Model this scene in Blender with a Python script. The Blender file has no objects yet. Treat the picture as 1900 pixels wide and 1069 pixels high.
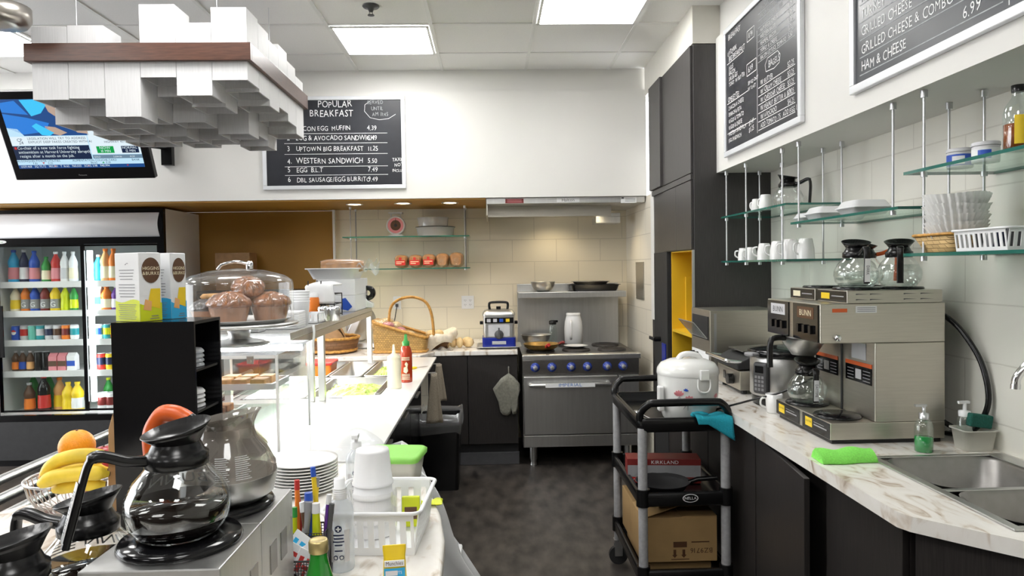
import bpy, math, random
from mathutils import Vector, Matrix
PI = math.pi
S = bpy.context.scene
COL = S.collection
rnd = random.Random(7)

# ---------------------------------------------------------------- camera, world, exposure
F, CX, CY = 1310.0, 950.0, 534.5
def _basis():
    Yc = Vector(((910-950)/F, -(497-534.5)/F, -1)).normalized()
    Xc = Vector((1, .015, 0)); Xc = (Xc - Yc*Xc.dot(Yc)).normalized()
    return Matrix((Xc, Yc, Xc.cross(Yc)))
CR = _basis()
CP = Vector((0, 0, 1.55))
cam = bpy.data.cameras.new('camera'); camo = bpy.data.objects.new('camera', cam); COL.objects.link(camo)
camo.matrix_world = Matrix.Translation(CP) @ CR.to_4x4()
cam.sensor_width = 36; cam.lens = F/1900*36; cam.clip_start = .05; cam.clip_end = 100
S.camera = camo
def at(px, py, Y=None, Z=None, X=None):
    d = CR @ Vector(((px-CX)/F, -(py-CY)/F, -1))
    if Y is not None: return CP + d*(Y/d.y)
    if Z is not None: return CP + d*((Z-CP.z)/d.z)
    return CP + d*(X/d.x)

S.view_settings.view_transform = 'Standard'; S.view_settings.look = 'None'
S.view_settings.gamma = 1; S.view_settings.use_curve_mapping = False
S.view_settings.exposure = 0.67
S.cycles.max_bounces = 8; S.cycles.transparent_max_bounces = 40; S.cycles.glossy_bounces = 4
S.cycles.caustics_reflective = False; S.cycles.caustics_refractive = False
S.cycles.use_denoising = True
w = bpy.data.worlds.new('world'); S.world = w; w.use_nodes = True
w.node_tree.nodes['Background'].inputs[0].default_value = (.95, .97, 1, 1)
w.node_tree.nodes['Background'].inputs[1].default_value = 3.6
PANEL_E = 11.5        # ceiling light panels
def area(name, loc, rot, size, power, col=(1, 1, 1), sy=None):
    l = bpy.data.lights.new(name, 'AREA'); l.energy = power; l.color = col; l.size = size
    if sy: l.shape = 'RECTANGLE'; l.size_y = sy
    o = bpy.data.objects.new(name, l); o.location = loc; o.rotation_euler = rot; COL.objects.link(o); return o
def spot(name, loc, power, col, ang=100, blend=.6):
    l = bpy.data.lights.new(name, 'SPOT'); l.energy = power; l.color = col; l.spot_size = math.radians(ang); l.spot_blend = blend; l.shadow_soft_size = .04
    o = bpy.data.objects.new(name, l); o.location = loc; COL.objects.link(o); return o

# ---------------------------------------------------------------- materials (all node based)
MATS = {}
def mat(name, col, rough=.5, metal=0., emis=None, es=0., noise=0., nscale=20., stretch=(1, 1, 1), bump=0., spec=.5, coat=0., alpha=1., sss=0., col2=None):
    m = bpy.data.materials.new(name); m.use_nodes = True; nt = m.node_tree
    b = nt.nodes['Principled BSDF']; I = b.inputs
    I['Base Color'].default_value = (*col, 1); I['Roughness'].default_value = rough; I['Metallic'].default_value = metal
    I['Specular IOR Level'].default_value = spec; I['Coat Weight'].default_value = coat; I['Alpha'].default_value = alpha
    if emis: I['Emission Color'].default_value = (*emis, 1); I['Emission Strength'].default_value = es
    if noise or bump or col2:
        tc = nt.nodes.new('ShaderNodeTexCoord'); mp = nt.nodes.new('ShaderNodeMapping'); mp.inputs['Scale'].default_value = stretch
        nt.links.new(tc.outputs['Object'], mp.inputs[0])
        n = nt.nodes.new('ShaderNodeTexNoise'); n.inputs['Scale'].default_value = nscale; n.inputs['Detail'].default_value = 6
        nt.links.new(mp.outputs[0], n.inputs['Vector'])
        if noise or col2:
            r = nt.nodes.new('ShaderNodeValToRGB')
            c2 = col2 if col2 else tuple(min(1, c*(1+noise)) for c in col); c1 = col if col2 else tuple(c*(1-noise) for c in col)
            r.color_ramp.elements[0].position = .3; r.color_ramp.elements[1].position = .7
            r.color_ramp.elements[0].color = (*c1, 1); r.color_ramp.elements[1].color = (*c2, 1)
            nt.links.new(n.outputs[0], r.inputs[0]); nt.links.new(r.outputs[0], I['Base Color'])
        if bump:
            bp = nt.nodes.new('ShaderNodeBump'); bp.inputs['Strength'].default_value = bump; bp.inputs['Distance'].default_value = .01
            nt.links.new(n.outputs[0], bp.inputs['Height']); nt.links.new(bp.outputs[0], I['Normal'])
    MATS[name] = m; return m
def glass(name, tint=(1, 1, 1), refl=.06, edge=.6, rough=.02, body=0., bodycol=(1, 1, 1)):
    """thin clear sheet: transparent, with a facing dependent reflection and an optional milky share"""
    m = bpy.data.materials.new(name); m.use_nodes = True; nt = m.node_tree; nt.nodes.remove(nt.nodes['Principled BSDF'])
    out = nt.nodes['Material Output']; tr = nt.nodes.new('ShaderNodeBsdfTransparent'); tr.inputs[0].default_value = (*tint, 1)
    gl = nt.nodes.new('ShaderNodeBsdfGlossy'); gl.inputs['Roughness'].default_value = rough; gl.inputs[0].default_value = (.95, .97, .97, 1)
    lw = nt.nodes.new('ShaderNodeLayerWeight'); lw.inputs[0].default_value = .15
    mr = nt.nodes.new('ShaderNodeMapRange'); mr.inputs['To Min'].default_value = refl; mr.inputs['To Max'].default_value = edge
    nt.links.new(lw.outputs['Facing'], mr.inputs[0])
    mx = nt.nodes.new('ShaderNodeMixShader'); nt.links.new(mr.outputs[0], mx.inputs[0]); nt.links.new(tr.outputs[0], mx.inputs[1]); nt.links.new(gl.outputs[0], mx.inputs[2])
    last = mx
    if body:
        df = nt.nodes.new('ShaderNodeBsdfDiffuse'); df.inputs[0].default_value = (*bodycol, 1)
        m2 = nt.nodes.new('ShaderNodeMixShader'); m2.inputs[0].default_value = body
        nt.links.new(mx.outputs[0], m2.inputs[1]); nt.links.new(df.outputs[0], m2.inputs[2]); last = m2
    nt.links.new(last.outputs[0], out.inputs[0]); MATS[name] = m; return m
def brickmat(name, col, mortar, axis, bw=.4, bh=.2, rough=.45):
    m = mat(name, col, rough); nt = m.node_tree; b = nt.nodes['Principled BSDF']
    tc = nt.nodes.new('ShaderNodeTexCoord'); sp = nt.nodes.new('ShaderNodeSeparateXYZ'); cb = nt.nodes.new('ShaderNodeCombineXYZ')
    nt.links.new(tc.outputs['Object'], sp.inputs[0]); nt.links.new(sp.outputs[axis], cb.inputs[0]); nt.links.new(sp.outputs['Z'], cb.inputs[1])
    br = nt.nodes.new('ShaderNodeTexBrick'); br.inputs['Scale'].default_value = 1; br.inputs['Brick Width'].default_value = bw; br.inputs['Row Height'].default_value = bh
    br.inputs['Mortar Size'].default_value = .003; br.inputs['Mortar Smooth'].default_value = .2
    br.inputs['Color1'].default_value = (*col, 1); br.inputs['Color2'].default_value = (*[c*.97 for c in col], 1); br.inputs['Mortar'].default_value = (*mortar, 1)
    nt.links.new(cb.outputs[0], br.inputs['Vector']); nt.links.new(br.outputs['Color'], b.inputs['Base Color'])
    bp = nt.nodes.new('ShaderNodeBump'); bp.inputs['Strength'].default_value = .35; bp.inputs['Distance'].default_value = .004; bp.invert = True
    nt.links.new(br.outputs['Fac'], bp.inputs['Height']); nt.links.new(bp.outputs[0], b.inputs['Normal']); return m
def marble(name):
    m = mat(name, (.8, .77, .72), .25); nt = m.node_tree; b = nt.nodes['Principled BSDF']
    tc = nt.nodes.new('ShaderNodeTexCoord'); n = nt.nodes.new('ShaderNodeTexNoise'); n.inputs['Scale'].default_value = 6.5; n.inputs['Detail'].default_value = 10; n.inputs['Distortion'].default_value = 1.6
    mp = nt.nodes.new('ShaderNodeMapping'); mp.inputs['Rotation'].default_value = (0, 0, .6); mp.inputs['Scale'].default_value = (2.2, .9, 1)
    nt.links.new(tc.outputs['Object'], mp.inputs[0]); nt.links.new(mp.outputs[0], n.inputs['Vector'])
    r = nt.nodes.new('ShaderNodeValToRGB'); e = r.color_ramp.elements
    e[0].position = .27; e[0].color = (.34, .26, .19, 1); e[1].position = .47; e[1].color = (.80, .77, .72, 1)
    x = r.color_ramp.elements.new(.38); x.color = (.66, .59, .51, 1); x = r.color_ramp.elements.new(.75); x.color = (.86, .84, .8, 1)
    nt.links.new(n.outputs[0], r.inputs[0]); nt.links.new(r.outputs[0], b.inputs['Base Color']); return m
def weave(name, c1, c2, sx=60., sz=120.):
    m = mat(name, c1, .6); nt = m.node_tree; b = nt.nodes['Principled BSDF']
    tc = nt.nodes.new('ShaderNodeTexCoord'); br = nt.nodes.new('ShaderNodeTexBrick'); sp = nt.nodes.new('ShaderNodeSeparateXYZ'); cb = nt.nodes.new('ShaderNodeCombineXYZ')
    ad = nt.nodes.new('ShaderNodeMath'); ad.operation = 'ADD'
    nt.links.new(tc.outputs['Object'], sp.inputs[0]); nt.links.new(sp.outputs[0], ad.inputs[0]); nt.links.new(sp.outputs[1], ad.inputs[1])
    nt.links.new(ad.outputs[0], cb.inputs[0]); nt.links.new(sp.outputs[2], cb.inputs[1])
    br.inputs['Scale'].default_value = 1; br.inputs['Brick Width'].default_value = 1.6/sx; br.inputs['Row Height'].default_value = 1/sz
    br.inputs['Mortar Size'].default_value = .0012; br.inputs['Mortar Smooth'].default_value = 1
    br.inputs['Color1'].default_value = (*c1, 1); br.inputs['Color2'].default_value = (*[x*.75 for x in c1], 1); br.inputs['Mortar'].default_value = (*c2, 1)
    nt.links.new(cb.outputs[0], br.inputs['Vector']); nt.links.new(br.outputs[0], b.inputs['Base Color'])
    bp = nt.nodes.new('ShaderNodeBump'); bp.inputs['Strength'].default_value = .8; bp.inputs['Distance'].default_value = .004; bp.invert = True
    nt.links.new(br.outputs['Fac'], bp.inputs['Height']); nt.links.new(bp.outputs[0], b.inputs['Normal']); return m
mat('wall_white', (.78, .77, .74), .5, noise=.015, nscale=3)
mat('wall_far', (.30, .28, .25), .6, noise=.1, nscale=2)
mat('bulkhead_white', (.70, .69, .66), .5, noise=.015, nscale=3)
mat('ceil_tile', (.90, .895, .88), .8, noise=.03, nscale=140, bump=.05)
mat('grid_white', (.82, .82, .8), .4, noise=.01)
mat('trim_cream', (.72, .70, .64), .5, noise=.015)
brickmat('block_cream', (.80, .73, .58), (.62, .56, .44), 'X')
brickmat('block_side', (.76, .71, .60), (.56, .52, .44), 'Y')
brickmat('block_right', (.80, .785, .71), (.66, .64, .57), 'Y', .62, .2, .35)
mat('ochre', (.42, .22, .035), .5, noise=.04, nscale=3)
mat('dark_wood', (.022, .019, .018), .42, noise=.35, nscale=30, stretch=(9, 9, .35))
mat('tower_wood', (.050, .046, .045), .4, noise=.22, nscale=40, stretch=(9, 9, .3))
mat('floor_lino', (.014, .012, .011), .40, noise=.0, nscale=7, col2=(.085, .073, .063), stretch=(1.8, .8, 1), bump=.03)
marble('marble')
mat('stainless', (.58, .58, .57), .36, 1., noise=.05, nscale=50, stretch=(1, 1, .06))
mat('stainless_soft', (.53, .50, .44), .36, 1., noise=.05, nscale=40, stretch=(.2, .2, 4))
mat('stainless_dark', (.30, .29, .28), .3, 1., noise=.06, nscale=40)
mat('sink_steel', (.27, .26, .25), .38, 1., noise=.05, nscale=40)
mat('chrome', (.82, .83, .85), .07, 1., noise=.01)
mat('alu', (.62, .63, .64), .35, 1., noise=.03)
mat('black_plastic', (.007, .007, .0075), .24, noise=.1, spec=.4)
mat('black_gloss', (.005, .005, .006), .12, noise=.1, spec=.4)
mat('black_matte', (.02, .02, .021), .6, noise=.15)
mat('grey_dark', (.08, .08, .085), .5, noise=.1)
mat('grey_mid', (.30, .30, .31), .5, noise=.06)
mat('leg_grey', (.36, .36, .37), .45, noise=.12, nscale=60)
mat('white_plastic', (.82, .83, .84), .35, noise=.01)
mat('liner', (.55, .57, .56), .4, noise=.02)
mat('white_gloss', (.85, .85, .84), .12, noise=.01, coat=.3)
mat('white_paper', (.80, .81, .82), .7, noise=.02)
mat('white_wood', (.64, .64, .645), .5, noise=.05, nscale=30, stretch=(6, 6, .3))
mat('walnut', (.075, .030, .018), .35, noise=.3, nscale=25, stretch=(.6, .6, 8))
mat('board_white', (.84, .86, .84), .4, noise=.01)
mat('chalkboard', (.017, .019, .026), .38, noise=.35, nscale=5)
mat('chalkboard_dusty', (.045, .050, .058), .30, noise=.3, nscale=4)
mat('chalk', (.85, .86, .86), .9, noise=.1, nscale=60)
mat('chalk_dim', (.42, .44, .45), .9, noise=.2, nscale=60)
mat('frame_alu', (.80, .82, .85), .3, .3, noise=.02)
glass('pane', (.97, .99, .98), .02, .30)
glass('shelf_glass', (.86, .95, .91), .06, .45)
mat('glass_edge', (.02, .14, .11), .12, noise=.1, coat=.5)
glass('carafe_glass', (.93, .94, .93), .05, .75)
glass('bottle_glass', (.93, .97, .96), .08, .6)
glass('dome_plastic', (.93, .93, .93), .04, .5, .05, .03, (.8, .8, .8))
glass('wrap', (.98, .97, .96), .06, .6, .15, .04, (.9, .9, .9))
glass('bag_clear', (.95, .96, .97), .05, .3, .25, .08, (.85, .87, .9))
glass('smoke_plastic', (.50, .46, .42), .06, .5, .05, .38, (.30, .27, .24))
glass('tub_plastic', (.85, .85, .82), .04, .4, .2, .55, (.70, .69, .62))
glass('clear_bottle', (.93, .95, .97), .05, .5, .08, .30, (.82, .85, .88))
glass('lid_plastic', (.9, .92, .95), .06, .5, .1, .3, (.8, .82, .85))
glass('water', (.90, .93, .92), .04, .7)
mat('coffee', (.006, .003, .002), .06, noise=.1)
mat('wicker', (.5, .3, .1), .6); weave('wicker', (.60, .36, .11), (.16, .08, .018), 80, 70)
weave('wicker_brown', (.22, .10, .035), (.05, .02, .008), 30, 45)
weave('wicker_pale', (.62, .42, .18), (.22, .12, .03), 50, 80)
mat('wicker_cane', (.55, .28, .06), .4, noise=.3, nscale=60)
mat('bread', (.44, .22, .08), .7, noise=.35, nscale=25, bump=.2)
mat('bread_pale', (.78, .58, .30), .7, noise=.2, nscale=18, bump=.1)
mat('muffin', (.36, .13, .035), .8, noise=.5, nscale=45, bump=.5)
mat('muffin_dark', (.05, .035, .03), .6, noise=.5, nscale=40, bump=.5)
mat('muffin_cup', (.46, .21, .09), .75, noise=.15, nscale=60, stretch=(1, 1, .1))
mat('cookie', (.62, .36, .14), .8, noise=.3, nscale=40, bump=.4)
mat('cardboard', (.38, .24, .10), .8, noise=.1, nscale=8)
mat('tan_card', (.40, .24, .12), .7, noise=.15)
for n, c in dict(red=(.55, .03, .025), dark_red=(.20, .02, .018), orange=(.85, .22, .02), yellow=(.88, .62, .02), lime=(.62, .70, .01), green=(.03, .30, .05), blue=(.02, .09, .50), navy=(.012, .02, .07), sky=(.03, .42, .75), teal=(.02, .32, .36), purple=(.12, .03, .28), brown=(.10, .045, .02), cream=(.85, .78, .56), pink=(.70, .25, .28), silver=(.6, .6, .62), grey=(.28, .28, .28), white=(.82, .82, .82), black=(.012, .012, .012), peach=(.80, .42, .16), mint=(.15, .52, .42)).items():
    mat('c_'+n, c, .4, noise=.04)
mat('handle_orange', (.72, .12, .02), .35, noise=.05)
mat('cloth_teal', (.015, .36, .47), .9, noise=.12, nscale=200, bump=.3)
mat('cloth_lime', (.25, .80, .12), .9, noise=.10, nscale=200, bump=.3)
mat('cloth_tan', (.36, .31, .24), .9, noise=.12, nscale=150, bump=.3)
mat('cloth_cream', (.78, .70, .56), .9, noise=.08, nscale=40, bump=.3)
mat('mitt', (.23, .225, .185), .85, noise=.18, nscale=60, bump=.5)
mat('lid_green', (.25, .62, .10), .45, noise=.04)
mat('banana', (.80, .58, .05), .5, noise=.25, nscale=14)
mat('orange_peel', (.92, .34, .01), .45, noise=.05, nscale=200, bump=.15)
mat('apple', (.45, .05, .06), .3, noise=.5, nscale=12)
mat('ink', (.02, .02, .025), .6, noise=.1)
mat('ink_grey', (.22, .22, .24), .6, noise=.1)
mat('ink_blue', (.02, .16, .50), .5, noise=.05)
mat('yellow_wall', (.80, .50, .02), .5, noise=.05, nscale=3)
mat('syrup', (.30, .07, .01), .15, noise=.2)
mat('soap_green', (.01, .30, .06), .12, noise=.05)
mat('sriracha', (.42, .04, .01), .2, noise=.1)
mat('mayo', (.86, .80, .60), .35, noise=.03)
mat('green_glass', (.015, .22, .02), .08, noise=.1, coat=.5)
mat('gold', (.55, .44, .2), .35, .8, noise=.1)
mat('lettuce', (.50, .68, .16), .6, noise=.4, nscale=60, bump=.6)
mat('sponge_green', (.01, .10, .075), .9, noise=.2, nscale=200, bump=.4)
mat('knob_blue', (.02, .05, .32), .25, noise=.1, coat=.4)
mat('burner', (.03, .026, .024), .6, noise=.3, nscale=60)
mat('fryer_blue', (.01, .025, .30), .3, noise=.1)
mat('floral_white', (.80, .80, .78), .25, noise=.01, coat=.3)
mat('filter_paper', (.92, .92, .90), .8, noise=.03, nscale=40)
def translucent(name, share):
    nt = MATS[name].node_tree; b = nt.nodes['Principled BSDF']; tl = nt.nodes.new('ShaderNodeBsdfTranslucent'); tl.inputs[0].default_value = b.inputs['Base Color'].default_value
    mx = nt.nodes.new('ShaderNodeMixShader'); mx.inputs[0].default_value = share; nt.links.new(b.outputs[0], mx.inputs[1]); nt.links.new(tl.outputs[0], mx.inputs[2]); nt.links.new(mx.outputs[0], nt.nodes['Material Output'].inputs[0])
translucent('filter_paper', .2)
mat('fan_metal', (.45, .42, .38), .3, .9, noise=.05)
mat('pan_gold', (.42, .26, .08), .35, .6, noise=.3, nscale=20)
mat('light_panel', (1, 1, 1), .5, emis=(1, .99, .97), es=PANEL_E, noise=.001)
mat('case_light', (1, 1, 1), .5, emis=(1, .98, .94), es=26, noise=.001)
mat('tube_light', (1, 1, 1), .5, emis=(.88, .95, 1), es=10, noise=.001)
mat('spot_lens', (1, 1, 1), .5, emis=(1, .86, .62), es=14, noise=.001)
mat('sign_lit', (.7, .7, .7), .3, emis=(.8, .85, 1), es=.06, noise=.001)
for n, c in dict(white=(.80, .93, 1), navy=(.004, .016, .06), blue=(.02, .22, .75), deep=(.01, .07, .26), cyan=(.05, .60, 1.0), dark=(.02, .09, .12), skin=(.52, .38, .30), green=(.0, .36, .07), grey=(.16, .26, .36), red=(.6, .03, .03), pale=(.55, .82, 1)).items():
    mat('tv_'+n, (0, 0, 0), .4, emis=c, es=.60, spec=.2, noise=.001)

# ---------------------------------------------------------------- mesh builder
def mmul(M, vs): return [M @ Vector(v) for v in vs] if M else [Vector(v) for v in vs]
class MB:
    def __init__(s): s.v = []; s.f = []; s.m = []; s.s = []
    def add(s, vs, fs, mi=0, smooth=False, M=None):
        k = len(s.v); s.v += mmul(M, vs)
        for f in fs: s.f.append([i+k for i in f]); s.m.append(mi); s.s.append(smooth)
        return s
    def box(s, a, b, mi=0, M=None):
        x0, y0, z0 = a; x1, y1, z1 = b
        x0, x1 = sorted((x0, x1)); y0, y1 = sorted((y0, y1)); z0, z1 = sorted((z0, z1))
        return s.add([(x0,y0,z0),(x1,y0,z0),(x1,y1,z0),(x0,y1,z0),(x0,y0,z1),(x1,y0,z1),(x1,y1,z1),(x0,y1,z1)],
                     [(0,3,2,1),(4,5,6,7),(0,1,5,4),(1,2,6,5),(2,3,7,6),(3,0,4,7)], mi, False, M)
    def cbox(s, c, d, mi=0, M=None):
        return s.box([c[i]-d[i]/2 for i in range(3)], [c[i]+d[i]/2 for i in range(3)], mi, M)
    def loft(s, rings, closed=True, cap=True, mi=0, smooth=True, M=None):
        n = len(rings[0]); vs = [p for r in rings for p in r]; fs = []
        for i in range(len(rings)-1):
            for j in range(n if closed else n-1):
                k = (j+1) % n; fs.append((i*n+j, i*n+k, (i+1)*n+k, (i+1)*n+j))
        s.add(vs, fs, mi, smooth, M)
        if cap and closed:
            s.add(rings[0], [tuple(range(n))[::-1]], mi, False, M); s.add(rings[-1], [tuple(range(n))], mi, False, M)
        return s
    def lathe(s, prof, c=(0, 0, 0), n=24, mi=0, M=None, cap=True, sx=1, sy=1):
        rings = [[(c[0]+r*sx*math.cos(2*PI*j/n), c[1]+r*sy*math.sin(2*PI*j/n), c[2]+z) for j in range(n)] for r, z in prof]
        s.loft(rings, True, False, mi, True, M)
        if cap:
            if prof[0][0] > 1e-4 and not (abs(prof[0][1]-prof[1][1]) < 1e-6 and prof[1][0] < prof[0][0]): s.add(rings[0], [tuple(range(n))[::-1]], mi, False, M)
            if prof[-1][0] > 1e-4: s.add(rings[-1], [tuple(range(n))], mi, False, M)
        return s
    def cyl(s, p0, p1, r0, r1=None, n=12, mi=0, cap=True):
        return s.tube([p0, p1], r0, n, mi, radii=[r0, r0 if r1 is None else r1], cap=cap)
    def tube(s, pts, r, n=8, mi=0, closed=False, radii=None, cap=True, sq=1.0):
        pts = [Vector(p) for p in pts]; N = len(pts); rings = []; prev = None
        for i, p in enumerate(pts):
            a = pts[i-1] if (i > 0 or closed) else p; b = pts[(i+1) % N] if (i < N-1 or closed) else p
            t = (b-a).normalized()
            if prev is None:
                u = Vector((0, 0, 1)) if abs(t.z) < .9 else Vector((1, 0, 0)); u = (u - t*u.dot(t)).normalized()
            else:
                u = prev - t*prev.dot(t); u = u.normalized() if u.length > 1e-6 else prev
            prev = u; w = t.cross(u); rr = radii[i] if radii else r
            rings.append([p + (u*math.cos(2*PI*j/n)*sq + w*math.sin(2*PI*j/n))*rr for j in range(n)])
        if closed: rings.append(rings[0])
        return s.loft(rings, True, cap and not closed, mi, True)
    def prism(s, poly, lo, hi, plane='xy', mi=0, M=None):
        def P(p, h):
            return (p[0], p[1], h) if plane == 'xy' else ((p[0], h, p[1]) if plane == 'xz' else (h, p[0], p[1]))
        n = len(poly); vs = [P(p, lo) for p in poly] + [P(p, hi) for p in poly]
        fs = [tuple(range(n))[::-1], tuple(range(n, 2*n))] + [(i, (i+1) % n, n+(i+1) % n, n+i) for i in range(n)]
        return s.add(vs, fs, mi, False, M)
    def ball(s, c, r, n=14, m=9, mi=0, M=None, jit=0., seed=0, p=1.):
        rx, ry, rz = (r, r, r) if not hasattr(r, '__len__') else r
        q = random.Random(seed); rings = []
        for i in range(m+1):
            a = -PI/2 + PI*i/m; ring = []
            for j in range(n):
                k = 1+(q.random()-.5)*2*jit; b = 2*PI*j/n
                ring.append((c[0]+rx*k*math.cos(a)*math.cos(b), c[1]+ry*k*math.cos(a)*math.sin(b), c[2]+rz*k*math.sin(a)))
            if i in (0, m): ring = [ring[0]]*n
            rings.append(ring)
        return s.loft(rings, True, False, mi, True, M)
    def sheet(s, nx, ny, fn, mi=0, smooth=True, thick=0.):
        """grid surface fn(u,v); with thick it becomes a closed slab"""
        g = [[Vector(fn(i/nx, j/ny)) for j in range(ny+1)] for i in range(nx+1)]
        ix = lambda i, j: i*(ny+1)+j
        fs = [(ix(i, j), ix(i+1, j), ix(i+1, j+1), ix(i, j+1)) for i in range(nx) for j in range(ny)]
        vs = [p for r in g for p in r]
        if not thick: return s.add(vs, fs, mi, smooth)
        nrm = []
        for i in range(nx+1):
            for j in range(ny+1):
                du = g[min(i+1, nx)][j]-g[max(i-1, 0)][j]; dv = g[i][min(j+1, ny)]-g[i][max(j-1, 0)]
                q = du.cross(dv); nrm.append(q.normalized() if q.length > 1e-9 else Vector((0, 0, 1)))
        K = len(vs); vs2 = vs + [p - q*thick for p, q in zip(vs, nrm)]
        fs2 = list(fs) + [tuple(a+K for a in f[::-1]) for f in fs]
        rim = [ix(i, 0) for i in range(nx+1)] + [ix(nx, j) for j in range(1, ny+1)] + [ix(i, ny) for i in range(nx-1, -1, -1)] + [ix(0, j) for j in range(ny-1, 0, -1)]
        for a, b in zip(rim, rim[1:]+rim[:1]): fs2.append((b, a, a+K, b+K))
        return s.add(vs2, fs2, mi, smooth)
    def build(s, name, mats, parent=None, bevel=0., seg=2, loc=None, rz=0., sub=0):
        me = bpy.data.meshes.new(name)
        me.from_pydata([tuple(v) for v in s.v], [], s.f)
        if isinstance(mats, str): mats = [mats]
        for m in mats: me.materials.append(MATS[m])
        me.polygons.foreach_set('material_index', s.m); me.polygons.foreach_set('use_smooth', s.s); me.update()
        me.validate()
        o = bpy.data.objects.new(name, me); COL.objects.link(o)
        if parent: o.parent = parent
        if loc is not None: o.location = loc
        if rz: o.rotation_euler = (0, 0, rz)
        if bevel:
            b = o.modifiers.new('b', 'BEVEL'); b.width = bevel; b.segments = seg; b.limit_method = 'ANGLE'; b.angle_limit = .7; b.harden_normals = False
        if sub: d = o.modifiers.new('s', 'SUBSURF'); d.levels = sub; d.render_levels = sub
        return o
def tag(o, label=None, cat=None, group=None, kind=None):
    if label: o['label'] = label
    if cat: o['category'] = cat
    if group: o['group'] = group
    if kind: o['kind'] = kind
    return o
def thing(name, label, cat, loc=(0, 0, 0), rz=0., group=None):
    o = bpy.data.objects.new(name, None); COL.objects.link(o); o.empty_display_size = .05
    o.location = loc; o.rotation_euler = (0, 0, rz); return tag(o, label, cat, group)
def struct(name, mb, m, **k): return tag(mb.build(name, m, **k), kind='structure')
def dup(o, loc, rz=None, label=None):
    r = o.copy(); COL.objects.link(r); r.location = loc
    if rz is not None: r.rotation_euler = (0, 0, rz)
    if label: r['label'] = label
    for c in list(o.children):
        d = c.copy(); COL.objects.link(d); d.parent = r
        for g in list(c.children):
            e = g.copy(); COL.objects.link(e); e.parent = d
    return r

# ---------------------------------------------------------------- lettering (glyph cache from the built-in font)
GL = {}
def glyph(ch):
    if ch in GL: return GL[ch]
    c = bpy.data.curves.new('glyph', 'FONT'); c.body = ch; c.resolution_u = 2
    o = bpy.data.objects.new('glyph', c); me = o.to_mesh()
    vs = [tuple(v.co) for v in me.vertices]; fs = [tuple(p.vertices) for p in me.polygons]
    o.to_mesh_clear(); bpy.data.objects.remove(o); bpy.data.curves.remove(c)
    GL[ch] = (vs, fs, (max(v[0] for v in vs) if vs else .3)+.06); return GL[ch]
def textw(t, size): return sum((.32 if c == ' ' else glyph(c)[2]) for c in t)*size*1.35
def write(mb, t, x, y, size, M, mi=0, align='l', xs=1., jit=0., wmap=None, h=.0006):
    """letters of cap height size, on the local xy plane of M (reading +x, up +y); wmap bends the plane"""
    k = size*1.42; q = random.Random(hash(t) % 1000 if False else len(t)*7+int(abs(x)*1e4) % 97)
    W = sum((.32 if c == ' ' else glyph(c)[2]) for c in t)*k*xs
    if align == 'c': x -= W/2
    if align == 'r': x -= W
    for c in t:
        if c == ' ': x += .32*k*xs; continue
        vs, fs, a = glyph(c); dy = (q.random()-.5)*jit*size; rot = (q.random()-.5)*jit*.7; sc = 1+(q.random()-.5)*jit
        pts = []
        for v in vs:
            X = v[0]*k*xs*sc; Yv = v[1]*k*sc
            p = (x+X-Yv*rot, y+dy+Yv+X*rot, h)
            pts.append(M @ Vector(wmap(p) if wmap else p))
        mb.add(pts, fs, mi); x += a*k*xs
    return x
def strip(mb, x0, y0, x1, y1, M, mi=0, h=.0005, wmap=None):
    if wmap is None: return mb.add([M @ Vector(p) for p in ((x0, y0, h), (x1, y0, h), (x1, y1, h), (x0, y1, h))], [(0, 1, 2, 3)], mi)
    n = 8; vs = []
    for i in range(n+1):
        x = x0+(x1-x0)*i/n; vs += [M @ Vector(wmap((x, y0, h))), M @ Vector(wmap((x, y1, h)))]
    return mb.add(vs, [(2*i, 2*i+2, 2*i+3, 2*i+1) for i in range(n)], mi, True)
def frame(o, u, v):
    u = Vector(u).normalized(); v = Vector(v); v = (v-u*v.dot(u)).normalized(); n = u.cross(v)
    return Matrix(((u.x, v.x, n.x, o[0]), (u.y, v.y, n.y, o[1]), (u.z, v.z, n.z, o[2]), (0, 0, 0, 1)))
def cylmap(r, ang=0.):
    """wrap a flat layout round a vertical cylinder of radius r (x -> arc, y -> height), facing local -y at x=0"""
    def f(p):
        a = -PI/2+ang+p[0]/r; return ((r+p[2])*math.cos(a), (r+p[2])*math.sin(a), p[1])
    return f
I4 = Matrix.Identity(4)
FRONT = lambda x=0, y=0, z=0: frame((x, y, z), (1, 0, 0), (0, 0, 1))      # faces -Y
def bend(pts, n=6):
    """smooth a polyline (Catmull-Rom)"""
    P = [Vector(p) for p in pts]; out = []
    for i in range(len(P)-1):
        a = P[max(i-1, 0)]; b = P[i]; c = P[i+1]; d = P[min(i+2, len(P)-1)]
        for k in range(n):
            t = k/n; out.append(.5*((2*b)+(c-a)*t+(2*a-5*b+4*c-d)*t*t+(3*b-a-3*c+d)*t**3))
    out.append(P[-1]); return out
def rrect(x0, y0, x1, y1, r, n=5):
    o = []
    for cx, cy, a in ((x1-r, y0+r, -PI/2), (x1-r, y1-r, 0), (x0+r, y1-r, PI/2), (x0+r, y0+r, PI)):
        o += [(cx+r*math.cos(a+PI/2*i/n), cy+r*math.sin(a+PI/2*i/n)) for i in range(n+1)]
    return o
# ================================================================ THE SETTING
CEIL = 3.1
struct('floor', MB().box((-7, -4.5, -.05), (2.2, 6.7, 0)), 'floor_lino')
struct('ceiling', MB().box((-7, -4.5, CEIL), (2.2, 6.7, CEIL+.05)), 'ceil_tile')
GX = [-1.01+.656*k for k in range(-9, 5)]; GY = [4.53+.612*k for k in range(-14, 2)]
g = MB()
for x in GX: g.box((x-.011, -4.4, CEIL-.006), (x+.011, 5.6, CEIL))
for y in GY: g.box((-6.9, y-.011, CEIL-.0055), (1.39, y+.011, CEIL))
struct('trim_1', g, 'grid_white')
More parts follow.
